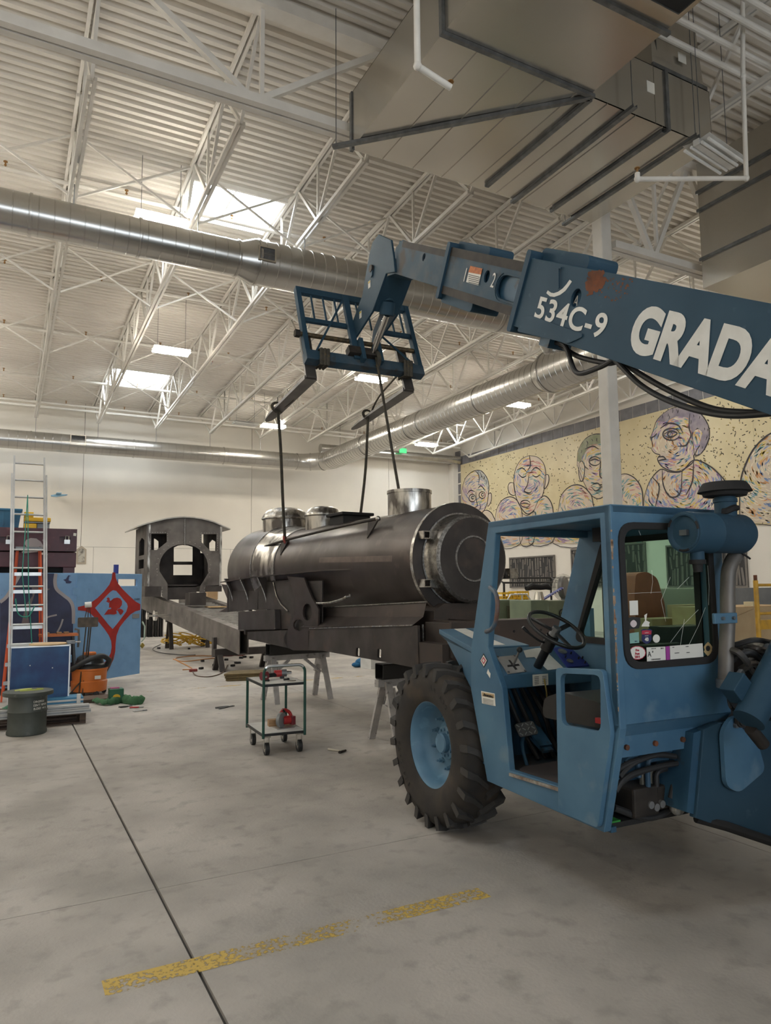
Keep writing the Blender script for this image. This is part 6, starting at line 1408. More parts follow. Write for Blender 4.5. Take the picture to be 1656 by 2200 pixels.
# ---- cab shell
YC = 21.3; CO = py(395, 1262, YC); cab = thing('locomotive_cab', 'dark riveted steel locomotive cab shell with arched opening and curved roof', 'locomotive cab', (CO.x, YC, CO.z))
C8 = lambda x, y: (240+x/5.175, 1080+y/5.175)
def cq_(x, y, Y=YC): p = py(*C8(x, y), Y); return (p.x-CO.x, p.z-CO.z)
roofc = [cq_(x, y) for x, y in ((1215, 265), (1120, 222), (1000, 190), (900, 175), (800, 170), (700, 175), (600, 188), (500, 212), (390, 240))]
front = [cq_(390, 930), cq_(550, 930), cq_(560, 1040), cq_(620, 1085), cq_(620, 900), cq_(530, 760)]+[cq_(800+272*math.cos(R(a)), 715+255*math.sin(R(a))) for a in range(172, 369, 14)]+[cq_(1075, 780), cq_(985, 930), cq_(970, 1065), cq_(1035, 1075), cq_(1045, 925), cq_(1205, 915)]+roofc
w1_ = [cq_(x, y) for x, y in ((440, 345), (440, 525), (500, 525), (612, 440), (612, 345))]; w2_ = [cq_(x, y) for x, y in ((1000, 350), (1000, 440), (1095, 535), (1165, 535), (1165, 350))]
fr_ = MB().prism([front, w1_, w2_], (0, 0, 0), ex, ez, (0, .04, 0)).build('front_plate', M['milllight'], cab, smooth=0)
rv = MB().cyl((0, 0, 0), (0, -.012, 0), .014, n=6).mesh('rivet', M['bright'])
for x, y in [(430, 330+26*i) for i in range(8)]+[(620, 345+24*i) for i in range(4)]+[(455+28*i, 332) for i in range(6)]+[(1175, 345+26*i) for i in range(8)]+[(990, 350+24*i) for i in range(4)]+[(1000+28*i, 338) for i in range(6)]+[(800+300*math.cos(R(a)), 715+285*math.sin(R(a))) for a in range(175, 366, 12)]+[(505, 735+35*i) for i in range(3)]+[(1088, 735+45*i) for i in range(3)]+[(1030, 950+30*i) for i in range(4)]+[(560, 950+30*i) for i in range(4)]:
    p = cq_(x, y); inst(rv, 'rivet', fr_, (p[0], 0, p[1]))
MB().tube([(cq_(812, y)[0], -.01, cq_(812, y)[1]) for y in (172, 250, 330, 420, 468)], .022, 6).build('centre_weld', M['weld'], cab)
YD = 2.15
def ck(x, y): return cq_(x, y, YC+YD)
bl, br_ = cq_(390, 930)[0], cq_(1215, 915)[0]; zt_l = cq_(390, 240)[1]; zb_l = cq_(390, 930)[1]
back = [(bl, zb_l), (br_, zb_l), (br_, zt_l), *[(p[0], p[1]-.03) for p in roofc[1:-1]], (bl, zt_l)]
hb1 = [ck(x, y) for x, y in ((690, 655), (900, 655), (900, 492), (850, 475), (790, 470), (735, 478), (690, 500))]; hb2 = [ck(x, y) for x, y in ((685, 805), (895, 805), (895, 690), (685, 690))]
hb3 = [ck(x, y) for x, y in ((318, 650), (380, 650), (380, 385), (350, 388), (318, 405))]; hb4 = [ck(x, y) for x, y in ((985, 560), (1085, 560), (1085, 320), (985, 320))]; hb5 = [ck(x, y) for x, y in ((470, 525), (520, 525), (520, 430), (490, 405), (470, 398))]
MB().prism([back, hb1, hb2, hb4, hb5], (0, YD, 0), ex, ez, (0, .03, 0)).build('back_plate', M['millflat'], cab, smooth=0)
H3 = zt_l-zb_l
for x in (bl, br_-.03):
    MB().prism([[(.04, zb_l), (YD, zb_l), (YD, zt_l), (.04, zt_l)], [(.62, zb_l+H3*.52), (1.5, zb_l+H3*.52), (1.5, zt_l-.42), (1.06, zt_l-.32), (.62, zt_l-.42)], [(.62, zb_l+H3*.30), (1.5, zb_l+H3*.30), (1.5, zb_l+H3*.45), (.62, zb_l+H3*.45)]], (x, 0, 0), ey, ez, (.03, 0, 0)).build('side_plate', M['millflat'], cab, smooth=0)
b = MB(); ov = .22; rp_ = [(roofc[-1][0]-ov*1.2, roofc[-1][1]-.10)]+list(reversed(roofc))+[(roofc[0][0]+ov*1.2, roofc[0][1]-.10)]
vs = []
for x, z in rp_: vs += [(x, -.10, z+.005), (x, YD+.2, z+.005), (x, -.10, z+.04), (x, YD+.2, z+.04)]
fs = []
for i in range(len(rp_)-1):
    o_ = 4*i; fs += [(o_, o_+1, o_+5, o_+4), (o_+2, o_+3, o_+7, o_+6), (o_, o_+2, o_+6, o_+4), (o_+1, o_+3, o_+7, o_+5)]
fs += [(0, 1, 3, 2), (4*len(rp_)-4, 4*len(rp_)-3, 4*len(rp_)-1, 4*len(rp_)-2)]
b.add(vs, fs).build('curved_roof', mk('roof_bare', (.45, .43, .40), (.3, .29, .27), rough=.4, metal=.6, sc_=4), cab, smooth=30)
for x in (bl+.0, br_-.06): MB().box(x, x+.06, -.03, 0, zb_l, zt_l).build('corner_angle', M['brushed'], cab, smooth=0)
zk = cq_(620, 1080)[1]
MB().box(bl-.05, cq_(550, 930)[0], -.02, YD, zk+.1, zb_l).build('running_plate', M['millflat'], cab, smooth=0); MB().box(cq_(1045, 930)[0], br_+.02, -.02, YD, zk+.22, zb_l).build('running_plate', M['millflat'], cab, smooth=0)
MB().box(cq_(620, 1000)[0], cq_(970, 1000)[0], .3, .34, zk, zb_l+.05).build('floor_front', M['millflat'], cab, smooth=0)
MB().box(bl, br_, .3, YD, zb_l-.03, zb_l).build('cab_floor', M['millflat'], cab, smooth=0)
# ================================================================== LEFT CLUSTER
# blue storage cabinet with its open door
YK = 14.9
h0 = py(163, 1300, YK); zc0, zc1 = .12, py(150, 1231, YK).z
kb = thing('storage_cabinet', 'tall painted steel storage cabinet with open light blue door', 'cabinet', (h0.x, YK, 0))
sky = mk('spray_sky_blue', (.20, .38, .62), (.17, .33, .56), rough=.5, sc_=4, c3=(.10, .2, .33), sc3=22, lo3=.68, hi3=.75); nvy = mk('spray_navy', (.02, .025, .06), (.035, .045, .11), rough=.5, sc_=3); slv = mk('spray_silver', (.36, .34, .35), rough=.5); prp = mk('spray_grey', (.16, .13, .14), rough=.6)
MB().box(-3.2, 0, 0, 1.3, zc0, zc1).build('cabinet_body', sky, kb, smooth=0, bevel=.01)
for x in (-.15, -3.0):
    for y in (.15, 1.15): MB().cyl((x-.02, y, .06), (x+.02, y, .06), .06, n=14).build('caster', M['black'], kb)
def kq(u, v, e=.0): p = py(u, v, YK-e); return (p.x-h0.x, p.z)
C9 = lambda x, y: (x*180/1650, 1080+y*180/1650)
def kpaint(pts, mat, e, name='painted_shape'): return MB().prism([[kq(u, v) for u, v in pts]], (0, -e, 0), ex, ez, (0, .003, 0)).build(name, mat, kb, smooth=0)
kpaint([(0, 1232), (118, 1232), (116, 1250), (120, 1268), (138, 1282), (150, 1294), (157, 1315), (156, 1475), (0, 1475)], nvy, .004)
ws = [(120, 1232), (118, 1250), (122, 1266), (138, 1280), (150, 1290), (157, 1306), (158, 1340)]
def kstroke(px_, w, mat, e):
    P = spline([V((*kq(u, v), 0)) for u, v in px_], 5); L = []
    for i, p in enumerate(P):
        d = (P[min(i+1, len(P)-1)]-P[max(i-1, 0)]).normalized(); n_ = V((-d.y, d.x, 0)); L.append((p+n_*w/2, p-n_*w/2))
    b = MB(); vs = [(q.x, -e, q.y) for ab in L for q in ab]; b.add(vs, [(2*i, 2*i+1, 2*i+3, 2*i+2) for i in range(len(L)-1)]); return b.build('painted_line', mat, kb, smooth=0)
kstroke(ws, .06, slv, .008)
kpaint([(0, 1232), (40, 1232), (30, 1255), (15, 1280), (0, 1292)], sky, .008); kstroke([(44, 1232), (30, 1256), (14, 1282), (0, 1294)], .06, slv, .012)
kpaint([(68, 1262), (108, 1265), (100, 1270), (76, 1272), (70, 1290), (60, 1320), (64, 1345), (45, 1345), (55, 1300), (70, 1280)], prp, .008)
kstroke([(95, 1330), (105, 1325), (122, 1321)], .03, slv, .009); kstroke([(122, 1360), (130, 1345), (135, 1330)], .03, slv, .009)
kpaint([C9(1245, 1520), C9(1300, 1500), C9(1345, 1430), C9(1400, 1440), C9(1365, 1450), C9(1350, 1530), C9(1340, 1560), C9(1410, 1560), C9(1380, 1590), C9(1300, 1585), C9(1295, 1555)][0:1]*0 or [C9(1245, 1520), C9(1300, 1500), C9(1345, 1430), C9(1400, 1440), C9(1362, 1452), C9(1348, 1530), C9(1415, 1555), C9(1380, 1590), C9(1300, 1588), C9(1292, 1552)], navy, .008, 'shark_emblem')
# open door, swung past square
he = pz(300, 1447, zc0); hh = V((h0.x+.004, YK-.02, 0)); dd = V((he.x-hh.x, he.y-hh.y, 0)); dw = dd.length; dd.normalize(); da = math.atan2(dd.y, dd.x)
dn = V((dd.y, -dd.x, 0))
door = MB().prism([[(0, zc0), (dw, zc0), (dw, zc1), (0, zc1)], [(dw*.60, zc1-.25), (dw*.92, zc1-.25), (dw*.92, zc1-.11), (dw*.60, zc1-.11)]], hh-h0.xyz*0-V((h0.x, YK, 0)), dd, ez, -dn*.05).build('open_door', sky, kb, smooth=0, bevel=.006)
CD = lambda x, y: (140+x*180/1650, 1220+y*180/1650)
def dq(x, y):
    p = pp(*CD(x, y), hh, dn)-hh; return (p.dot(dd), p.z)
dorig = hh-V((h0.x, YK, 0))
def dpaint(pts, mat, e, name, smooth=0): return MB().prism([[dq(x, y) for x, y in pts]], dorig+dn*e, dd, ez, -dn*.002).build(name, mat, door, smooth=0)
redp = mk('spray_red', (.42, .025, .02), (.33, .02, .018), rough=.55, sc_=6)
star = [(930, 90), (985, 90), (995, 200), (1040, 310), (1130, 420), (1250, 540), (1380, 660), (1478, 715), (1478, 830), (1380, 855), (1280, 920), (1170, 1040), (1070, 1170), (1010, 1330), (990, 1500), (985, 1640), (950, 1800), (870, 1960), (800, 2080), (760, 2140), (745, 1950), (760, 1880), (840, 1790), (895, 1680), (915, 1560), (905, 1440), (860, 1330), (770, 1200), (640, 1040), (500, 900), (390, 850), (250, 835), (250, 770), (360, 745), (500, 690), (640, 590), (760, 470), (870, 330), (915, 220)]
dpaint(star, redp, .003, 'red_star_emblem')
dpaint([(585, 790), (690, 680), (800, 560), (890, 470), (940, 440), (1000, 455), (1060, 520), (1140, 620), (1210, 700), (1228, 760), (1200, 860), (1110, 980), (1010, 1110), (930, 1205), (850, 1120), (720, 960)], sky, .006, 'emblem_field')
dpaint([(860, 790), (860, 700), (890, 650), (950, 600), (1020, 585), (1080, 605), (1115, 660), (1110, 730), (1070, 790), (1025, 810), (1000, 850), (1010, 900), (960, 920), (880, 915), (760, 925), (800, 870), (840, 820), (880, 815), (905, 800), (890, 775)], redp, .009, 'emblem_head')
dpaint([(800, 660), (830, 630), (810, 605), (840, 580), (870, 600), (870, 635), (890, 660), (855, 690)], redp, .009, 'emblem_bone')
dpaint([(1010, 830), (1060, 800), (1110, 815), (1145, 850), (1120, 900), (1085, 930), (1060, 900), (1040, 860)], redp, .009, 'emblem_bone')
dpaint([(780, 2050), (860, 1900), (930, 1740), (950, 1600), (940, 1800), (880, 1950), (800, 2080)], mk('spray_brown', (.12, .05, .035), rough=.6), .006, 'emblem_tail')
p = dq(1410, 620); text('AGNEIEI'[1:6], .06, ink, kb, dorig+dn*.006+dd*p[0]+ez*p[1], dd, ez, 'door_lettering', .001)
for z in (zc1-.35, .6):
    MB().obox(dorig+dn*.012+dd*-.02+ez*z, (.16, .02, .14), dd, dn, ez).build('hinge', sky, kb, smooth=0)
MB().tube([dorig+dn*.05+dd*(dw-.02)+ez*(zc1-1.0), dorig+dn*.10+dd*(dw+.0)+ez*(zc1-1.1), dorig+dn*.10+dd*(dw+.0)+ez*(zc1-1.35), dorig+dn*.05+dd*(dw-.03)+ez*(zc1-1.42)], .016, 8).build('door_handle', mk('handle_mint', (.45, .55, .45), rough=.5), door)
MB().obox(dorig+dn*.06+dd*(dw-.01)+ez*(zc1-1.5), (.08, .03, .08), (dd+ez).normalized(), dn, (ez-dd).normalized()).build('padlock', mk('brass_lock', (.5, .38, .1), rough=.4, metal=.7), door, smooth=0)
MB().obox(dorig+dn*.004+dd*(dw-.16)+ez*(zc1-.88), (.20, .004, .09), dd, dn, ez).build('tape_strip', mk('grey_tape', (.25, .25, .25), rough=.6), door, smooth=0)
# maroon job box on the cabinet
zj0 = zc1+.0; zj1 = py(165, 1137, YK+.05).z
jb = thing('job_box', 'maroon steel job box with white skull drawing on the cabinet', 'tool chest', (h0.x-.02, YK+.05, zj0))
mar = mk('maroon_paint', (.075, .018, .028), (.055, .014, .022), rough=.4, sc_=5, c3=(.11, .04, .045), sc3=9, lo3=.62, hi3=.75)
hz_ = zj1-zj0; zm = py(165, 1186, YK+.05).z-zj0; zlow = py(165, 1219, YK+.05).z-zj0
body = MB().prism([[(-3.0, zlow), (0, zlow), (0, zm-.01), (-3.0, zm-.01)]], (0, 0, 0), ex, ez, (0, 1.1, 0)).build('chest_body', mar, jb, smooth=0, bevel=.012)
MB().box(-2.9, -.02, .12, 1.0, 0, zlow).build('gap_shade', M['blackmatt'], jb, smooth=0)  # black box standing in for the shade in the gap between the skids
for x in (-.22, -1.5, -2.9): MB().box(x, x+.20, .02, 1.08, 0, zlow).build('skid', mar, jb, smooth=0)
def jq(u, v): p = py(u, v, YK+.05); return (p.x-(h0.x-.02), p.z-zj0)
hole1 = rpoly([jq(127, 1153), jq(151, 1153), jq(151, 1167), jq(127, 1167)], .03, 3); hole2 = rpoly([jq(-4, 1153), jq(20, 1153), jq(20, 1167), jq(-4, 1167)], .03, 3)
MB().prism([[(-3.0, zm+.01), (0, zm+.01), (0, hz_), (-3.0, hz_)], hole1, hole2], (0, -.01, 0), ex, ez, (0, .08, 0)).build('lid_front', mar, jb, smooth=0, bevel=.006)
MB().box(-3.0, 0, .07, 1.1, zm+.01, hz_).build('chest_lid', mar, jb, smooth=0)
for u in (144, 19):
    p = jq(u, 1162); MB().box(p[0]-.05, p[0]+.05, -.035, -.012, p[1]-.06, p[1]+.02).build('padlock_body', M['alu'], jb, smooth=0); MB().tube([(p[0]-.03, -.025, p[1]+.02), (p[0]-.03, -.025, p[1]+.09), (p[0]+.03, -.025, p[1]+.09), (p[0]+.03, -.025, p[1]+.02)], .010, 6).build('shackle', M['chrome'], jb)
skm = mk('stencil_grey', (.34, .30, .31), rough=.6)
def jpaint(pts, mat, e): return MB().prism([[jq(u, v) for u, v in pts]], (0, -.012-e, 0), ex, ez, (0, .002, 0)).build('skull_drawing', mat, jb, smooth=0)
jpaint([(52, 1168), (56, 1160), (66, 1156), (78, 1157), (88, 1164), (94, 1175), (98, 1184), (86, 1180), (80, 1186), (50, 1189), (46, 1186), (58, 1176)], skm, .001)
jpaint([(93, 1157), (97, 1160), (98, 1164), (94, 1165), (91, 1161)], skm, .001); jpaint([(88, 1188), (96, 1186), (103, 1192), (90, 1192)], M['label'], .001); jpaint(ell(86, 1178, 3, 4), mar, .003)
jpaint([(158, 1145), (164, 1146), (163, 1152), (157, 1151)], lab, .002)
# crates on the job box
zt3 = zj1
p0 = py(0, 1130, YK+.3); tb = thing('storage_tote', 'blue plastic tote standing on the maroon job box', 'tote', (py(47, 1130, YK+.3).x-.62, YK+.15, zt3))
ht = py(47, 1094, YK+.2).z-zt3
tot = mk('tote_blue', (.02, .13, .24), (.015, .1, .2), rough=.4, sc_=4)
MB().add([(.04, .03, 0), (.56, .03, 0), (.56, .37, 0), (.04, .37, 0), (0, 0, ht-.04), (.6, 0, ht-.04), (.6, .4, ht-.04), (0, .4, ht-.04)], [(0, 1, 2, 3), (0, 1, 5, 4), (1, 2, 6, 5), (2, 3, 7, 6), (3, 0, 4, 7), (4, 5, 6, 7)]).build('tub', tot, tb, smooth=0)
MB().box(-.02, .62, -.02, .42, ht-.045, ht).build('rim', tot, tb, smooth=0, bevel=.01)
for x in (.1, .3, .5): MB().box(x-.01, x+.01, .0, .03, .05, ht-.05).build('rib', tot, tb, smooth=0)
MB().box(.13, .19, .012, .016, .13, .18).build('sticker', mk('sticker_lime', (.4, .5, .05), rough=.5), tb, smooth=0)
yc_ = thing('tool_case', 'yellow and grey tool case stack on the maroon job box', 'tool case', (py(47, 1130, YK+.3).x+.03, YK+.2, zt3))
for i, (z0, z1, x1, mt) in enumerate(((0, .10, .22, M['yellow']), (.10, .14, .45, M['galvdark']), (0, .14, .0, M['galvdark']), (.14, .22, .46, M['yellow']), (.22, .32, .16, M['yellow']))):
    if x1: MB().box(0 if i else .0, x1, 0, .35, z0, z1-.004).build('case_shell', mt, yc_, smooth=0, bevel=.012)
MB().box(.23, .44, .02, .32, 0, .096).build('grey_bin', M['galvdark'], yc_, smooth=0)
# aluminium extension ladder
la0, la1 = py(24, 1480, 13.55), py(31, 980, 14.75)
lad = thing('extension_ladder', 'tall aluminium extension ladder leaning on the maroon job box', 'ladder', (la0.x, 13.55, 0))
zt4 = la1.z; topx = la1.x-la0.x; ty_ = 1.22; wl = .5
def lp(t, k): return V((topx*t+wl*k, ty_*t, zt4*t))
for k in (0, 1):
    MB().bar(lp(0, k), lp(1, k), .03, .075, (0, 1, 0)).build('rail', M['alu'], lad, smooth=0)
    MB().bar(lp(0, k)+V((-.035 if k == 0 else .035, -.03, 0)), lp(.92, k)+V((-.035 if k == 0 else .035, -.03, 0)), .028, .075, (0, 1, 0)).build('fly_rail', M['alu'], lad, smooth=0)
    MB().box(lp(0, k).x-.05, lp(0, k).x+.05, -.08, .08, 0, .02).build('shoe', M['black'], lad, smooth=0)
for i in range(1, 14):
    t = i*.325/zt4
    if t < 1: MB().cyl(lp(t, 0), lp(t, 1), .018, n=10).build('rung', M['alu'], lad)
rope = mk('rope_green', (.02, .22, .16), rough=.7)
MB().tube([lp(.83, .45)+V((0, -.05, 0)), lp(.45, .5)+V((0, -.06, 0)), lp(.22, .62)+V((0, -.06, 0))], .008, 6).build('rope', rope, lad); MB().tube([lp(.83, .45)+V((0, -.05, 0)), lp(.5, .3)+V((0, -.06, 0)), lp(.32, .45)+V((0, -.06, 0))], .008, 6).build('rope', rope, lad)
MB().tube(spline([lp(.40, .1)+V((0, -.07, 0)), lp(.34, .2)+V((0, -.08, 0)), lp(.33, .5)+V((0, -.08, 0)), lp(.37, .7)+V((0, -.08, 0))], 5), .010, 6).build('rope', rope, lad)
# orange stepladder
sx = py(57, 1300, 14.3).x; stl = thing('stepladder', 'orange fibreglass stepladder standing behind the aluminium ladder', 'ladder', (sx, 14.25, 0))
orl = mk('fibreglass_orange', (.62, .09, .02), rough=.45); hs = py(57, 1175, 14.4).z
for k in (-1, 1):
    MB().bar((k*.33, -.25, 0), (k*.19, .12, hs-.05), .07, .03, (1, 0, 0)).build('front_rail', orl, stl, smooth=0); MB().bar((k*.30, .55, 0), (k*.17, .2, hs-.05), .05, .03, (1, 0, 0)).build('rear_rail', orl, stl, smooth=0)
for i in range(1, 8):
    t = i*.31/hs
    if t < .97: MB().obox((0, -.25+.37*t, hs*t), (2*(.33-.14*t), .09, .06), ex, ey, ez).build('step', M['alu'], stl, smooth=0)
MB().box(-.22, .22, .05, .28, hs-.05, hs).build('top_cap', M['galvdark'], stl, smooth=0, bevel=.01)
# folding workbench
wx = py(126, 1360, 14.3); wkb = thing('folding_workbench', 'small folding workbench with clamps in front of the painted cabinet', 'workbench', (wx.x, 14.35, 0)); wz = py(126, 1362, 14.3).z
for y in (-.15, .05): MB().box(-.32, .32, y, y+.13, wz-.04, wz).build('jaw', M['orange'], wkb, smooth=0)
for k in (-1, 1):
    for y in (-.2, .25): MB().bar((k*.24, y*.4, wz-.04), (k*.32, y, 0), .04, .03).build('leg', M['black'], wkb, smooth=0)
for x in (-.2, .0, .12): MB().box(x-.03, x+.05, -.1, .1, wz, wz+.03).build('clamp_pad', M['wood'], wkb, smooth=0)
MB().tube([(.33, -.05, wz-.25), (.34, -.05, wz-.1), (.33, -.05, wz+.06), (.26, -.05, wz+.08)], .02, 8).build('quick_clamp', M['galvdark'], wkb)
# dark blue painted box on the pallet
YP = 11.85; a0, a1 = py(25, 1390, YP), py(152, 1390, YP); zb0 = .24
dbx = thing('painted_box', 'dark blue painted plywood box standing on the pallet', 'box', (a0.x, YP, zb0)); wbx = a1.x-a0.x
dbl = mk('cloudy_blue', (.010, .035, .13), (.02, .09, .22), rough=.45, sc_=3.2, det=8, lo=.4, hi=.68)
MB().box(0, wbx-.02, 0, .02, 0, a0.z-zb0-.02).build('front_panel', dbl, dbx, smooth=0); MB().box(0, wbx-.02, .02, .42, 0, a0.z-zb0-.02).build('box_body', M['alu'], dbx, smooth=0)
MB().box(wbx-.02, wbx, -.01, .43, 0, a0.z-zb0-.01).build('edge_trim', M['alu'], dbx, smooth=0); MB().box(-.005, wbx, -.01, .43, a0.z-zb0-.02, a0.z-zb0).build('top_trim', M['alu'], dbx, smooth=0)
for x, z in ((.25, .55), (.55, .5), (.78, .5), (.25, .2), (.78, .22)): MB().cyl((x, -.006, z), (x, 0, z), .009, n=8).build('screw', M['white'], dbx)
dsc = thing('wooden_disc', 'thin round plywood disc lying on the dark blue box', 'disc', (a0.x+.50, YP+.2, a0.z)); MB().cyl((0, 0, 0), (0, 0, .018), .27, n=36).build('disc', M['ply'], dsc)
bk = thing('metal_block', 'small grey metal block lying on the dark blue box', 'block', (a0.x+.80, YP+.15, a0.z)); MB().box(-.06, .06, -.05, .05, 0, .05).build('block', M['galvdark'], bk, smooth=0, bevel=.005); MB().cyl((.06, 0, .025), (.14, 0, .025), .01, n=8).build('stem', M['alu'], bk)
# pallet, extrusions, boards
pr_ = pz(184, 1553); plt = thing('pallet', 'dark wooden pallet on the floor under the aluminium profiles', 'pallet', (pr_.x-1.65, pr_.y, 0))
for z in (0, .125):
    for i in range(5): MB().box(0, 1.65, .0+.23*i, .10+.23*i, z, z+.022).build('board', M['palletw'], plt, smooth=0)
for x in (0, .78, 1.57): MB().box(x, x+.08, 0, 1.02, .022, .125).build('stringer', M['palletw'], plt, smooth=0)
for i, (z, y, L) in enumerate(((.148, -.05, 1.78), (.148, .12, 1.74), (.205, -.02, 1.76))):
    ax_ = thing('aluminium_profile', ['front aluminium profile lying along the pallet edge', 'inner aluminium profile lying on the pallet boards', 'top aluminium profile lying across the other two profiles'][i], 'metal profile', (pr_.x-1.72, pr_.y+y, z))
    MB().box(0, L, 0, .13, 0, .055).build('profile', mk('profile_grey', (.42, .41, .39), (.34, .33, .31), rough=.5, metal=.5, sc_=3), ax_, smooth=0); MB().box(0, L, -.002, .0, .02, .035).build('groove', M['galvdark'], ax_, smooth=0)
for k in range(3):
    fb = thing('foam_board', 'white and blue insulated board lying beside the dark blue box', 'board', (pr_.x-.72, pr_.y+.42, .149+.055*k), 0, 'insulated boards on the pallet')
    MB().box(0, .72, 0, .35, 0, .026).build('white_face', M['white'], fb, smooth=0); MB().box(0, .72, .004, .35, .026, .053).build('blue_core', mk('foam_blue', (.06, .22, .38), rough=.6), fb, smooth=0)
fbx = thing('white_post', 'short white post standing at the end of the insulated boards', 'post', (pr_.x-.10, pr_.y+.30, .149)); MB().box(0, .05, 0, .05, 0, .22).build('post', M['white'], fbx, smooth=0)
hs_ = thing('coiled_hose', 'thin green hose coiled on the profiles behind the drum', 'hose', (pr_.x-.85, pr_.y+.05, .262)); MB().tube([(.22*math.cos(R(a))*(1-.0004*a), .05+.09*math.sin(R(a)), .012+.00004*a) for a in range(0, 1080, 20)], .009, 6).build('coil', mk('hose_green', (.05, .2, .12), rough=.5), hs_)
# drum
dp = pz(58, 1582); dp.y += .22; drm = thing('drum', 'dark green steel drum with yellow mark on its wide lid', 'drum', (dp.x, dp.y, 0))
dg_ = mk('drum_green', (.045, .052, .045), (.06, .068, .06), rough=.5, sc_=6, c3=(.10, .10, .09), sc3=14, lo3=.66, hi3=.75); rd = .235; hd = .50
MB().lathe([(rd, 0), (rd+.01, .01), (rd+.01, .04), (rd, .06), (rd, .28), (rd+.012, .30), (rd, .32), (rd, hd)], (0, 0, 0), ez, 40).build('drum_body', dg_, drm); 
ldz = MB().lathe([(rd, hd), (.305, hd+.005), (.31, hd+.02), (.305, hd+.055), (.0, hd+.06)], (0, 0, 0), ez, 44, True, False).build('lid', dg_, drm)
yy = mk('paint_yellow_green', (.45, .5, .12), rough=.6)
MB().tube(spline([(-.16, .02, hd+.06), (-.02, .12, hd+.06), (.04, .06, hd+.06), (-.10, -.04, hd+.06), (.06, -.05, hd+.06), (.18, .0, hd+.06), (.10, .04, hd+.06)], 5), .016, 6, flat=.3).build('yellow_mark', yy, ldz)
for i, s in enumerate(('DANGEROUS', "DON'T REMOVE", 'BUCKET 44 B')):
    for j, ch_ in enumerate(s):
        a = R(-72+j*4.2); c = V((math.cos(a)*(rd+.002), math.sin(a)*(rd+.002), .43-.045*i)); text(ch_, .04, lab, drm, c, V((-math.sin(a), math.cos(a), 0)), ez, 'stencil_letter', .0005)
# shop vacuum
vp = pz(192, 1494); vac = thing('shop_vacuum', 'orange shop vacuum with black head and hose before the open door', 'vacuum', (vp.x, vp.y+.12, 0))
MB().lathe([(.25, .06), (.30, .08), (.31, .25), (.29, .27), (.30, .44), (.31, .45), (.31, .48)], (0, 0, 0), ez, 36).build('tank', M['orange'], vac)
MB().lathe([(.31, .48), (.29, .52), (.24, .56), (.22, .66), (.16, .70), (0, .71)], (0, 0, 0), ez, 36, True, False).build('motor_head', M['black'], vac)
MB().box(-.10, .10, -.08, .08, .70, .76).build('top_handle', M['orange'], vac, smooth=0, bevel=.02)
MB().tube(spline([(.28, -.1, .52), (.30, -.18, .62), (.15, -.25, .70), (-.10, -.27, .62), (-.30, -.25, .50), (-.42, -.15, .42)], 6), .045, 12).build('hose', M['hose'], vac)
for a in (20, 110, 200, 290): MB().cyl((.28*math.cos(R(a)), .28*math.sin(R(a))-.02, .045), (.28*math.cos(R(a)), .28*math.sin(R(a))+.02, .045), .045, n=14).build('caster', M['black'], vac)
MB().box(.06, .16, -.312, -.30, .30, .36).build('badge', M['label'], vac, smooth=0); MB().box(-.12, .0, -.25, -.22, .56, .66).build('switch_plate', M['galvdark'], vac, smooth=0)
# work light stand
lp0 = pz(176, 1497); ls = thing('light_stand', 'work light stand with a brown sign plate in front of the open door', 'work light', (lp0.x, lp0.y-.05, 0)); e = py(188, 1340, lp0.y+.1); ex_ = e.x-lp0.x
bz_ = py(168, 1348, lp0.y).z; bt_ = py(168, 1327, lp0.y).z; bx0_ = py(167, 1340, lp0.y).x-lp0.x; bx1_ = py(211, 1340, lp0.y).x-lp0.x
for dx in (-.03, .03, .07): MB().cyl((dx-.03, 0 if dx < .05 else .12, 0), (ex_+dx*.8, .1, bz_+.05), .011, n=8).build('pole', mk('dark_bronze', (.05, .04, .03), rough=.5, metal=.4), ls)
for a in (-1, 1): MB().cyl((a*.25, -.0, .015), (0, .05, .3), .012, n=8).build('foot', MATS['dark_bronze'], ls)
MB().prism([rrect(bx0_, bx1_, bz_, bt_, .02, 3)], (0, .06, 0), ex, ez, (0, .03, 0)).build('sign_plate', mk('bronze_plate', (.055, .04, .028), (.1, .075, .05), rough=.5, sc_=12), ls, smooth=0)
lz = py(184, 1300, lp0.y).z; MB().cyl((ex_-.06, .1, lz), (ex_+.05, .1, lz+.01), .05, n=16).build('lamp_head', M['white'], ls)
for dx in (-.05, 0, .05): MB().tube([(ex_+dx, .1, bt_), (ex_+dx*.3, .1, lz-.03)], .007, 6).build('wire', MATS['dark_bronze'], ls)
# small things on the floor
gp = pz(250, 1512); gc = thing('paint_can', 'square dark green tin of oil on the floor beside the vacuum', 'can', (gp.x, gp.y+.1, 0)); MB().box(-.115, .115, -.09, .09, 0, .24).build('tin', mk('tin_green', (.01, .10, .045), rough=.35), gc, smooth=0, bevel=.012); MB().prism([ell(0, .11, .06, .045)], (0, -.094, 0), ex, ez, (0, .003, 0)).build('tin_label', M['yellow'], gc, smooth=0); MB().box(-.09, .05, -.06, .06, .24, .255).build('rag', mk('rag_pink', (.35, .1, .2), rough=.8), gc, smooth=0)
cp_ = [pz(u, v) for u, v in ((200, 1511), (230, 1516), (262, 1510), (285, 1514), (308, 1512))]
gcl = thing('green_tarp', 'twisted green cloth lying on the floor by the oil tin', 'cloth', cp_[0]); MB().tube([V((p.x-cp_[0].x, p.y-cp_[0].y, .05+.02*(i % 2))) for i, p in enumerate(spline(cp_, 5))], [.03, .045, .05, .04, .055, .06, .05, .06, .065, .07, .08, .075, .085, .08, .06, .075, .09, .07, .08, .08, .06], 10, flat=.6).build('cloth', mk('cloth_green', (.05, .14, .06), (.035, .1, .045), rough=.85, sc_=14, bump=.6, bsc=18), gcl)
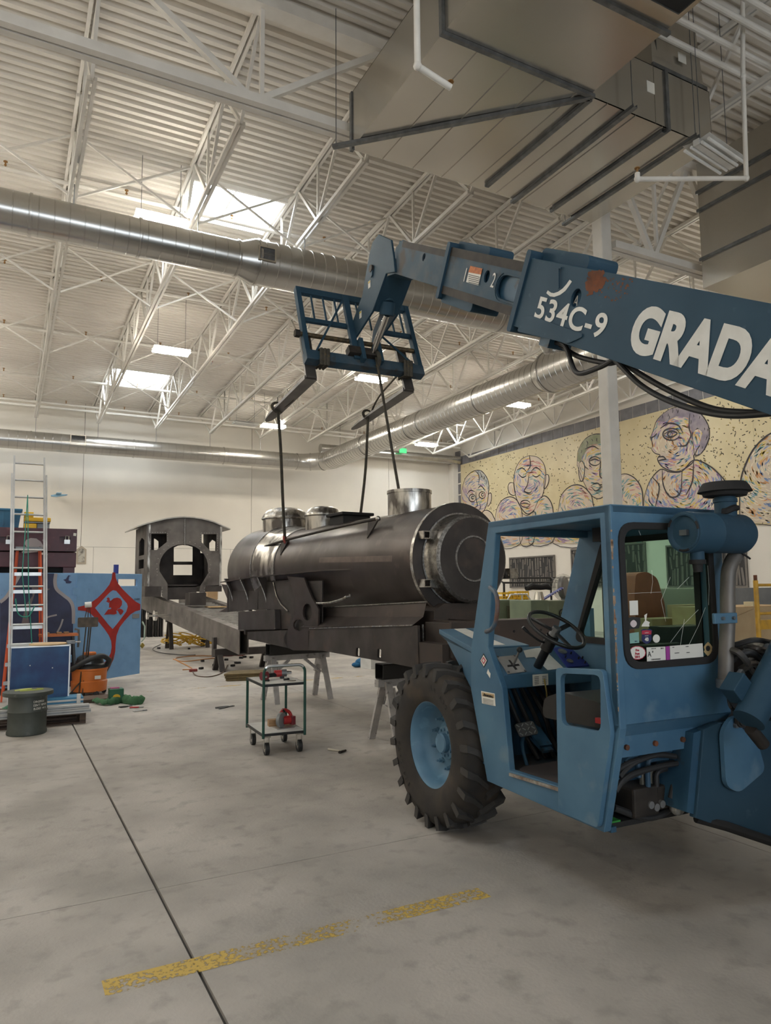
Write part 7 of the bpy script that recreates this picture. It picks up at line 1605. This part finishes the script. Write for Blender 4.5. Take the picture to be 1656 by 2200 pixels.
gpl = pz(216, 1512); t = thing('steel_plank', 'dark plank lying on the floor beside the vacuum', 'plank', (gpl.x-.25, gpl.y+.15, 0)); MB().box(0, .55, 0, .5, 0, .06).build('plank', M['palletw'], t, smooth=0)
def plier(u, v, n_, label, col, s=1., rz=.3):
    p = pz(u, v); t = thing('pliers', label, 'hand tool', (p.x, p.y, .012), rz)
    for k in (-1, 1):
        MB().tube(spline([(.02*s, 0, 0), (-.04*s, k*.02*s, 0), (-.12*s, k*.03*s, 0)], 4), .010*s, 6).build('handle', col, t); MB().bar((.02*s, k*.004, 0), (.09*s, k*.012*s, 0), .012, .012).build('jaw', M['galvdark'], t)
plier(272, 1519, 1, 'small dark pliers on the floor nearest the green cloth', M['black']); plier(296, 1521, 1, 'red handled pliers on the floor by the green cloth', M['red'], 1, -.4); plier(303, 1528, 1, 'bright steel pliers on the floor apart from the others', M['alu'], 1, .1); plier(487, 1520, 1, 'locking pliers lying alone on the floor before the tool cart', M['galvdark'], 1.5, .35)
# ================================================================== TOOL CART AND FLOOR THINGS
ca = pz(566, 1618); pfl, pfr, pbl = pz(541, 1606), pz(624, 1598), pz(524, 1596)
CT = V((2.66, 8.0, 0)); rz_ = R(-3); cart = thing('tool_cart', 'two shelf tool cart with green frame and black casters', 'cart', CT, rz_)
cw_, cdp = .49, .72
z1s, z2s = .25, .80
for z in (z1s, z2s):
    MB().box(0, cw_, 0, cdp, z-.02, z).build('shelf', mk('cart_laminate', (.58, .57, .54), (.48, .47, .45), rough=.45, sc_=5), cart, smooth=0)
    MB().box(-.01, cw_+.01, -.015, 0, z-.03, z-.002).build('shelf_edge', M['black'], cart, smooth=0)
    MB().box(-.012, 0, 0, cdp, z-.03, z-.002).build('shelf_edge', M['black'], cart, smooth=0); MB().box(cw_, cw_+.012, 0, cdp, z-.03, z-.002).build('shelf_edge', M['black'], cart, smooth=0)
hz2 = 1.0
arcx = [(0, -.0, .20), (0, 0, hz2-.09)]+[(.08-.08*math.cos(R(a)), 0, hz2-.08+.08*math.sin(R(a))) for a in range(10, 91, 16)]+[(cw_-.08+.08*math.sin(R(a)), 0, hz2-.08+.08*math.cos(R(a))) for a in range(0, 91, 16)]+[(cw_, 0, hz2-.09), (cw_, 0, .20)]
MB().tube([(x, -.02, z) for x, y, z in arcx], .016, 10).build('handle_frame', M['green'], cart); MB().tube([(x, -.02, z+.002) for x, y, z in arcx[4:12]], .0172, 10).build('bare_handle', M['alu'], cart)
for x in (0, cw_): MB().cyl((x, cdp, .20), (x, cdp, z2s), .016, n=10).build('rear_post', M['green'], cart)
for x, y in ((.06, .06), (cw_-.04, .06), (.06, cdp-.06), (cw_-.04, cdp-.06)):
    cs = MB().cyl((x-.022, y, .068), (x+.022, y, .068), .068, n=22).build('caster_wheel', M['black'], cart); MB().cyl((x-.024, y, .068), (x+.024, y, .068), .035, n=16).build('caster_hub', M['galvdull'], cs)
    MB().bar((x-.03, y, .07), (x-.03, y+.01, .20), .035, .006, (1, 0, 0)).bar((x+.03, y, .07), (x+.03, y+.01, .20), .035, .006, (1, 0, 0)).box(x-.04, x+.04, y-.035, y+.045, .195, .225).build('caster_fork', M['galvdull'], cs, smooth=0)
def CTp(x, y, z): return CT+V((x*math.cos(rz_)-y*math.sin(rz_), x*math.sin(rz_)+y*math.cos(rz_), z))
rdk = mk('tool_dark_red', (.14, .02, .025), rough=.35)
t = thing('angle_grinder', 'dark red grinder lying on the top shelf of the tool cart', 'power tool', CTp(.12, .36, z2s), R(10))
MB().cyl((-.05, 0, .05), (.03, 0, .05), .05, n=18).build('motor', rdk, t); MB().cyl((.03, 0, .05), (.16, .02, .05), .026, n=12).build('handle', M['black'], t); MB().cyl((-.02, -.045, .05), (-.02, -.06, .05), .042, n=18).build('guard', rdk, t); MB().cyl((-.02, -.06, .05), (-.02, -.063, .05), .018, n=12).build('spindle', M['chrome'], t)
t = thing('cordless_drill', 'red and black cordless driver lying on the tool cart', 'power tool', CTp(.32, .42, z2s), R(-12))
MB().cyl((-.07, 0, .06), (.05, 0, .06), .042, n=16).build('body', M['red'], t); MB().cyl((.02, 0, .065), (.08, 0, .065), .045, n=16).build('gear_case', M['galvdark'], t); MB().cyl((.08, 0, .065), (.14, 0, .065), .026, .018, n=12).build('chuck', M['chrome'], t); MB().box(.0, .05, -.03, .03, .0, .04).build('battery', M['black'], t, smooth=0, bevel=.006)
for i, (x, y, lb) in enumerate(((.06, .2, 'black bolt on the cart shelf in front of the grinder'), (.30, .19, 'black bolt on the cart shelf in front of the driver'))):
    t = thing('bolt', lb, 'bolt', CTp(x, y, z2s+.012), R(20)); MB().cyl((0, 0, 0), (.06, 0, 0), .009, n=8).build('shank', M['black'], t); MB().cyl((.06, 0, 0), (.075, 0, 0), .016, n=6).build('head', M['black'], t, smooth=0)
t = thing('steel_ring', 'small steel chain link on the front corner of the cart', 'ring', CTp(.37, .10, z2s+.008), 0); MB().tube([(.045*math.cos(R(a)), .03*math.sin(R(a)), 0) for a in range(0, 360, 24)], .007, 6, True).build('link', M['galvdull'], t)
t = thing('wood_block', 'light wood block on the lower shelf of the tool cart', 'wood block', CTp(.18, .42, z1s), R(-8)); MB().box(0, .30, -.05, .05, 0, .075).build('block', M['wood'], t, smooth=0)
t = thing('circular_saw', 'grey and red circular saw on the lower shelf of the cart', 'power tool', CTp(.28, .22, z1s+.0), R(5))
MB().lathe([(.0, -.02), (.085, -.02), (.09, .0), (.085, .02), (0, .02)], (0, 0, .095), (.5, -.8, 0), 22, False, False).build('blade_guard', mk('saw_grey', (.22, .23, .24), rough=.4, metal=.4), t); MB().cyl((.03, .02, .085), (.15, .02, .085), .05, n=16).build('motor', M['red'], t); MB().tube(spline([(.0, .04, .15), (.05, .04, .20), (.12, .04, .17), (.15, .03, .10)], 5), .020, 10).build('handle', M['red'], t); MB().box(-.08, .14, -.07, .07, .0, .008).build('shoe', M['alu'], t, smooth=0)
MB().box(.12, .17, -.04, .06, .03, .13).build('battery', rdk, t, smooth=0, bevel=.006); MB().cyl((.06, .04, .18), (.03, .04, .205), .022, n=10).build('knob', M['black'], t)
# hammer on the floor
hp0 = pz(705, 1612); hp1_ = pz(738, 1617); t = thing('hammer', 'ball hammer with pale handle lying on the bare concrete', 'hammer', (hp0.x, hp0.y, .014), math.atan2(hp1_.y-hp0.y, hp1_.x-hp0.x)); L = (hp1_-hp0).length
MB().cyl((0, 0, 0), (L, 0, 0), .012, .009, n=8).build('handle', mk('pale_handle', (.55, .5, .4), rough=.5), t); MB().cyl((L-.01, -.05, .0), (L-.01, .055, .0), .015, .011, n=10).cyl((L-.01, -.065, .0), (L-.01, -.05, .0), .018, n=10).build('head', M['grease'], t)
# blue cloth, white box, planks under the frame
bp_ = pz(783, 1432); t = thing('blue_cloth', 'crumpled blue cloth on the floor under the boiler frame', 'cloth', bp_); MB().sphere((0, 0, .11), .22, 14, 9, (1.1, .7, .5)).sphere((-.2, -.02, .06), .15, 12, 8, (1, .6, .4)).build('cloth', mk('cloth_blue', (.02, .14, .30), (.015, .1, .22), rough=.85, sc_=9, bump=.9, bsc=9), t); o_ = t.children[0]; o_['kind'] = 'stuff'
wp_ = pz(797, 1438); t = thing('white_carton', 'white carton on the floor beside the blue cloth', 'box', wp_, .2); MB().box(0, .5, 0, .4, 0, .26).build('carton', M['white'], t, smooth=0); MB().box(.0, .5, .18, .22, .26, .263).build('tape', M['card'], t, smooth=0)
for i, (u, v) in enumerate(((850, 1436), (858, 1441), (846, 1445))):
    q0 = pz(u, v); t = thing('wood_plank', ['short plank on the floor behind the square tube, highest of three', 'short plank on the floor behind the square tube, middle of three', 'short plank on the floor behind the square tube, lowest of three'][i], 'plank', (q0.x, q0.y, 0), -.2); MB().box(0, .7, 0, .12, 0, .04).build('plank', M['wood'], t, smooth=0)
mb_ = pz(562, 1460); t = thing('moving_blanket', 'folded brown blanket on the floor beside the chassis', 'blanket', (mb_.x-.75, mb_.y+.1, 0), -.2)
for k in range(3): MB().prism([rpoly([(-.02*k, 0), (.85, -.1+.03*k), (.95, .55), (.2, .7-.03*k)], .12, 4)], (0, 0, .05*k), ex, ey, (0, 0, .046)).build('fold', mk('blanket_brown', (.14, .10, .045), (.10, .075, .035), rough=.9, sc_=10, bump=.4, bsc=30), t, smooth=0, bevel=.015)
# cords
ycord = mk('cord_yellow', (.60, .36, .02), rough=.5); ocord = mk('cord_orange', (.42, .16, .03), rough=.5)
cc = pz(398, 1391); t = thing('yellow_cord_heap', 'tangled heap of yellow extension cord under the chassis', 'cord', cc)
rnd = random.Random(5)
for k in range(13):
    cx_, cy_, rr = rnd.uniform(-.45, .75), rnd.uniform(-.2, .3), rnd.uniform(.2, .42); ph = rnd.uniform(0, 360)
    MB().tube([(cx_+rr*math.cos(R(a+ph))*(1+.12*math.sin(a*.06)), cy_+rr*.7*math.sin(R(a+ph)), .03+.42*max(.25, 1-abs(cx_-.1)*1.1)*abs(math.sin(R(a*.5+k*40)))+.01*k) for a in range(0, 720, 18)], .016, 6).build('cord_loop', ycord, t)
def cord(pts, mat, label, r_=.012):
    P = [pz(u, v) for u, v in pts]; o_ = P[0]; t = thing('extension_lead', label, 'cable', o_); MB().tube([V((p.x-o_.x, p.y-o_.y, r_)) for p in spline(P, 6)], r_, 6).build('cable', mat, t); return t
cord([(372, 1417), (395, 1422), (440, 1417), (480, 1412), (430, 1410), (385, 1413), (378, 1419), (400, 1430), (412, 1438), (392, 1440)], ocord, 'orange extension cord in loose bends beside the chassis')
cord([(345, 1385), (328, 1395), (345, 1403), (390, 1408), (420, 1408)], M['hose'], 'dark cable curving on the floor left of the yellow cord heap')
cord([(412, 1438), (420, 1452), (450, 1455), (478, 1446), (489, 1430)], mk('cord_brown', (.10, .06, .04), rough=.6), 'brown cable running past the near trestle foot')
q0 = pz(415, 1443); t = thing('plug_block', 'small red plug block on the cable near the trestle', 'plug', (q0.x, q0.y, 0)); MB().box(-.09, .09, -.04, .04, 0, .06).build('block', mk('plug_red', (.22, .04, .03), rough=.5), t, smooth=0, bevel=.01)
# scraps of steel on the floor
rnd = random.Random(3)
for i, (u, v) in enumerate(((432, 1438), (435, 1422), (460, 1431), (341, 1394), (508, 1426), (512, 1426), (525, 1413), (518, 1415), (540, 1414), (500, 1432), (486, 1419), (406, 1395))):
    q0 = pz(u, v); t = thing('steel_offcut', 'small dark steel offcut on the floor by the chassis', 'metal scrap', (q0.x, q0.y, 0), rnd.uniform(0, 3), 'steel offcuts by the chassis'); MB().box(-.05, .05, -.035, .035, 0, .05).build('offcut', M['blackmatt'], t, smooth=0)
rg_ = pz(495, 1408); t = thing('red_strap', 'red webbing strap piled on the floor under the chassis beams', 'strap', (rg_.x, rg_.y, 0)); MB().tube(spline([(.3*math.cos(k*1.9)*(1+.3*math.sin(k)), .4*math.sin(k*1.3), .02+.015*(k % 3)) for k in range(14)], 4), .02, 6, flat=.5).build('strap', mk('strap_red', (.18, .04, .035), rough=.7), t)
# racks of dark stock against the back wall
for i, (u0, u1, v0, v1, lb) in enumerate(((300, 315, 1290, 1366, 'upright dark steel stock leaning on the back wall by the blue door'), (318, 330, 1275, 1364, 'narrow dark rack against the back wall beside the cab'), (333, 352, 1318, 1362, 'low dark machine against the back wall under the cab'))):
    a_, b_ = py(u0, v1, 29.3), py(u1, v1, 29.3); zt_ = py(u0, v0, 29.3).z; t = thing('steel_rack', lb, 'rack', (a_.x, 29.3, 0)); w_ = b_.x-a_.x
    for k in range(4): MB().box(w_*k/4+.01, w_*(k+1)/4-.03, 0, .5, 0, zt_*(1-.07*(k % 3))).build('bar_stock', M['millflat'] if k % 2 else M['blackmatt'], t, smooth=0)
for (u, v0, v1, col, nm, lb) in ((245, 1213, 1232, 'gauge_panel_blue', 'blue_post', 'dark blue post standing behind the open blue door'),):
    a_ = py(u, v0, 24); t = thing(nm, lb, 'post', (a_.x, 24, 0)); MB().box(0, .14, 0, .14, 0, a_.z).build('post', MATS[col], t, smooth=0); MB().box(-.04, .18, -.04, .18, 0, .03).build('foot', MATS[col], t, smooth=0)
# coat and small machine behind the chassis
a_ = py(453, 1300, 27); t = thing('drill_press', 'small drill press behind the chassis right of the cab', 'machine', (a_.x, 27, 0)); MB().box(-.2, .2, -.2, .2, 0, .05).build('base', M['millflat'], t, smooth=0); MB().cyl((0, 0, .05), (0, 0, 1.9), .05, n=12).build('column', M['galvdull'], t); MB().box(-.2, .2, -.25, .25, 1.45, 1.8).build('head', M['card'], t, smooth=0, bevel=.03); MB().box(-.22, .22, -.2, .2, 1.0, 1.05).build('table', M['millflat'], t, smooth=0)
# ================================================================== RIGHT BACKGROUND, between the mural wall and the telehandler
def P2(u, v, y): return py(u, v, y)
def standbox(u0, u1, v0, y, depth, name, label, cat, mat, parts=()):
    a_, b_ = P2(u0, v0, y), P2(u1, v0, y); t = thing(name, label, cat, (a_.x, y, 0)); w_ = b_.x-a_.x; MB().box(0, w_, 0, depth, .04, a_.z).build('body', mat, t, smooth=0, bevel=.01)
    MB().box(.03, w_-.03, .04, depth-.03, 0, .04).build('plinth', M['blackmatt'], t, smooth=0); MB().box(-.01, w_+.01, -.015, 0, a_.z-.09, a_.z-.01).build('top_edge', mat, t, smooth=0)
    return t, w_, a_.z
t, w_, h_ = standbox(1066, 1114, 1289, 14.5, .8, 'machine_cabinet', 'sage green machine cabinet behind the boiler front', 'cabinet', M['sage'])
MB().box(w_*.45, w_*.98, -.02, -.005, .3, h_-.15).build('dark_door', mk('sage_dark', (.09, .095, .06), rough=.6), t, smooth=0)
t, w_, h_ = standbox(1140, 1176, 1290, 13.2, .8, 'machine_bench', 'sage green bench with lathe parts seen past the steering wheel', 'workbench', M['sage'])
t, w_, h_ = standbox(1178, 1262, 1291, 14.2, .8, 'machine_bench', 'long sage green bench cabinet behind the cab posts', 'workbench', M['sage'])
cr_ = P2(1205, 1318, 14.15); cw3 = MB().lathe([(.10, 0), (.12, 0), (.12, .02), (.10, .02)], (w_*.32, -.06, cr_.z), ey, 24, closed=True).cyl((w_*.32, -.05, cr_.z), (w_*.32, 0, cr_.z), .03, n=12).build('hand_wheel', M['black'], t)
lth = P2(1158, 1290, 14.3); t = thing('machine_vise', 'dark machine vise on the green bench past the steering wheel', 'vise', (lth.x, 14.3, lth.z)); MB().lathe([(.14, 0), (.12, .1), (.09, .22)], (0, 0, 0), ez, 16).build('pedestal', M['galvdull'], t); MB().tube([(-.4, 0, .30), (-.2, .02, .36), (.05, 0, .33), (.25, .02, .36), (.38, 0, .30)], [.06, .09, .07, .09, .05], 10).build('cable_bundle', M['blackmatt'], t)
for k in range(2):
    q0 = P2(1080+32*k, 1300, 16.3); zc_ = P2(1085, 1272-2*k, 16.3).z; t = thing('milk_crate', ['yellow plastic crate behind the green cabinet, nearer the boiler', 'yellow plastic crate behind the green cabinet, nearer the white cart'][k], 'crate', (q0.x, 16.3, 0)); hz3 = .45
    MB().box(-.02, .42, -.02, .42, 0, zc_-hz3).build('stand', M['card'], t, smooth=0)
    for z in (zc_-hz3, zc_-hz3*.5, zc_-.06):
        MB().box(0, .4, 0, .02, z, z+.05).box(0, .4, .38, .4, z, z+.05).box(0, .02, .02, .38, z, z+.05).box(.38, .4, .02, .38, z, z+.05).build('band', M['yellow'], t, smooth=0)
    for i in range(5):
        x = .1*i; MB().box(max(x-.012, 0), x+.012, -.001, .02, zc_-hz3, zc_).build('upright', M['yellow'], t, smooth=0)
    MB().box(.02, .38, .02, .38, zc_-hz3, zc_-.12).build('contents', mk('crate_dark_yellow', (.45, .26, .02), rough=.5), t, smooth=0)
q0 = P2(1092, 1330, 15.2); q1 = P2(1139, 1330, 15.2); zc_ = P2(1110, 1277, 15.2).z; t = thing('platform_cart', 'white tube framed platform cart between the green cabinets', 'cart', (q0.x, 15.2, 0)); w_ = q1.x-q0.x
MB().tube([(0, 0, .2), (0, 0, zc_-.12), (.10, 0, zc_), (w_-.10, 0, zc_), (w_, 0, zc_-.12), (w_, 0, .2)], .022, 8).build('handle_frame', M['white'], t); MB().tube([(w_*.65, 0, .2), (w_*.65, 0, zc_)], .018, 8).build('middle_bar', M['white'], t); MB().box(0, w_, 0, .8, .18, .22).build('platform', M['white'], t, smooth=0)
for x in (.08, w_-.08):
    for y in (.1, .7): MB().cyl((x-.02, y, .09), (x+.02, y, .09), .09, n=14).build('wheel', M['black'], t)
q0 = P2(1127, 1322, 15.25); t = thing('white_box', 'small white box riding on the platform cart', 'box', (q0.x, 15.25, .22)); MB().box(0, .22, 0, .3, 0, q0.z+.25-.22 if q0.z > .3 else .9).build('carton', M['white'], t, smooth=0); MB().box(0, .22, .13, .17, (q0.z+.25-.22 if q0.z > .3 else .9), (q0.z+.25-.22 if q0.z > .3 else .9)+.003).build('tape', M['card'], t, smooth=0)
# blue perforated strut and wrapped fan on the long bench
q0, q1 = P2(1165, 1291, 14.25), P2(1208, 1263, 14.25); t = thing('perforated_strut', 'blue perforated steel strut leaning on the green bench', 'steel strut', q0); MB().bar((0, 0, .03), q1-q0, .03, .12, (0, -1, 0)).build('strut', mk('strut_blue', (.03, .04, .22), rough=.5), t, smooth=0)
d = (q1-q0); 
for k in range(9): c = d*((k+.5)/9)+V((0, -.065, .012)); MB().cyl(c, c+V((0, -.004, 0)), .016, n=8).build('hole', M['white'], t)
q0 = P2(1211, 1290, 14.5); t = thing('floor_fan', 'floor fan wrapped in clear plastic on the green bench', 'fan', (q0.x, 14.5, q0.z)); hf = P2(1211, 1262, 14.5).z-q0.z
MB().lathe([(.26, -.08), (.30, -.04), (.30, .04), (.26, .08)], (0, 0, hf), (.5, -.85, 0), 28).build('cage', mk('fan_grey', (.16, .15, .14), rough=.4, metal=.4), t); MB().cyl((0, 0, 0), (0, 0, hf-.25), .04, n=10).build('stem', M['galvdark'], t); MB().sphere((0, 0, hf), .36, 16, 10, (.9, .7, 1.)).build('plastic_wrap', mk('clear_wrap', (.85, .87, .85), rough=.15, trans=.9, ior=1.05, alpha=.35), t)
# black pipe rail behind the benches
q0, q1 = P2(1080, 1252, 17.5), P2(1320, 1246, 17.5); zr0 = P2(1080, 1252, 17.5).z; zr1 = P2(1080, 1245, 17.5).z; t = thing('pipe_rail', 'black pipe rail of a rack behind the green benches', 'rail', (q0.x, 17.5, 0)); w_ = q1.x-q0.x
MB().cyl((0, 0, zr0), (w_, 0, zr0), .03, n=8).build('rail', M['black'], t); MB().cyl((0, .5, zr1+.05), (w_, .5, zr1+.05), .03, n=8).build('rail', M['black'], t)
for x in (.04, w_*.5, w_-.04): MB().cyl((x, 0, 0), (x, 0, zr0), .035, n=8).build('post', M['black'], t); MB().cyl((x, .5, 0), (x, .5, zr1+.05), .035, n=8).build('post', M['black'], t); MB().cyl((x, 0, zr0), (x, .5, zr1+.05), .025, n=8).build('cross_bar', M['black'], t)
# things seen through the rear window
q0 = P2(1398, 1330, 12.8); t = thing('plastic_barrier', 'faded red plastic barrier standing beyond the cab window', 'barrier', (q0.x, 12.8, 0)); zz = P2(1398, 1228, 12.8).z
w_ = (P2(1430, 1300, 12.8)-P2(1365, 1300, 12.8)).x
MB().prism([rpoly([(-w_/2, .0), (w_/2, .0), (w_/2, zz*.62), (w_*.28, zz*.93), (-w_*.05, zz), (-w_*.42, zz*.98), (-w_/2, zz*.75)], .12, 4)], (0, 0, 0), ex, ez, (0, .5, 0)).build('shell', mk('faded_red', (.40, .12, .075), (.34, .10, .065), rough=.6, sc_=4), t, smooth=0, bevel=.04); MB().box(-w_/2+.05, w_/2-.05, -.012, 0, zz*.5, zz*.54).build('groove', MATS['faded_red'], t, smooth=0)
def stackbox(u0, u1, v0, v1, y, z_from, depth, label, mat, name='carton', base=True):
    a_, b_ = P2(u0, v0, y), P2(u1, v1, y); t = thing(name, label, 'box', (a_.x, y, z_from)); w_ = b_.x-a_.x; MB().box(0, w_, 0, depth, 0, a_.z-z_from).build('carton', mat, t, smooth=0, bevel=.008); MB().box(0, w_, depth*.45, depth*.55, a_.z-z_from, a_.z-z_from+.003).build('tape', M['ply'], t, smooth=0); return t
stackbox(1420, 1512, 1265, 1300, 13.5, 0, .6, 'tall pale board crate beyond the cab window, behind the cartons', mk('pale_board', (.45, .43, .36), rough=.7))
stackbox(1470, 1522, 1300, 1340, 11.5, 0, .5, 'brown carton beyond the cab window, right of the red barrier', M['card']); stackbox(1400, 1468, 1330, 1365, 11.0, 0, .5, 'low brown carton beyond the cab window, in front of the red barrier', M['card'])
stackbox(1440, 1535, 1348, 1400, 9.1, 0, .5, 'black bin beyond the cab window, in front of the cartons', M['blackmatt'])
t = thing('blue_machine_post', 'blue machine post seen through the side window of the cab', 'machine', (P2(1266, 1310, 12.0).x, 12.0, 0)); zz = P2(1266, 1307, 12.0).z; MB().box(0, .13, 0, .2, 0, zz).build('post', M['blue'], t, smooth=0); MB().box(-.15, .3, -.1, .3, 0, .04).build('foot', M['blue'], t, smooth=0)
# sheets and scaffold at the right
a_, b_ = P2(1550, 1264, 11.2), P2(1720, 1264, 11.2); t = thing('grey_sheet', 'grey painted sheet standing behind the plywood boxes at right', 'sheet', (a_.x, 11.2, 0)); MB().box(0, (b_-a_).x+.6, 0, .03, 0, P2(1600, 1263, 11.2).z).build('sheet', mk('grey_board', (.27, .28, .29), (.20, .21, .225), rough=.6, sc_=2.5), t, smooth=0); MB().box(.2, .25, .03, .4, 0, 1.2).build('prop', M['wood'], t, smooth=0)
a_, b_ = P2(1540, 1308, 9.6), P2(1720, 1308, 9.6); t = thing('plywood_crate', 'large pale plywood crate behind the engine bay', 'crate', (a_.x, 9.7, 0)); zz = a_.z; w_ = (b_-a_).x
ply2 = mk('pale_ply', (.50, .38, .23), (.45, .33, .19), rough=.6, sc_=3)
MB().box(0, w_, 0, .03, 0, zz).build('front_sheet', ply2, t, smooth=0); MB().box(0, w_, .03, 1.0, 0, zz).build('crate_body', M['ply'], t, smooth=0); MB().box(0, w_, -.0, 1.0, zz, zz+.02).build('lid', M['ply'], t, smooth=0)
MB().bar((w_*.1, -.02, zz*.8), (w_*.5, -.02, zz-.02), .03, .06, (0, -1, 0)).build('batten', ply2, t, smooth=0)
q0 = P2(1612, 1300, 9.95); t = thing('wood_offcut', 'bright wood offcut lying on the plywood crate', 'wood block', (q0.x, 9.95, zz+.02), .2); MB().box(-.1, .1, -.1, .1, 0, .09).build('block', mk('bright_wood', (.62, .55, .36), rough=.5), t, smooth=0, bevel=.004)
YS = 6.9; sc0 = P2(1632, 1400, YS); t = thing('scaffold_frame', 'yellow scaffold frame standing at the right behind the engine bay', 'scaffold', (sc0.x, YS, 0)); zt5 = P2(1626, 1247, YS).z; ww = 1.2
for x in (0, ww): MB().cyl((x, 0, 0), (x, 0, zt5), .035, n=12).build('upright', M['ylad'], t); MB().cyl((x, 0, zt5), (x, 0, zt5+.08), .026, n=10).build('spigot', M['rust'], t)
for v in (1257, 1318, 1380, 1450):
    z = P2(1640, v, YS).z; MB().cyl((0, 0, z), (ww, 0, z), .022, n=10).build('rung', M['ylad'], t)
z = P2(1640, 1342, YS).z; MB().box(.03, ww-.03, -.02, .02, z-.07, z+.07).build('toe_plate', M['ylad'], t, smooth=0)
for x in (0, ww): MB().box(x-.08, x+.08, -.08, .08, 0, .015).build('foot_plate', M['ylad'], t, smooth=0)
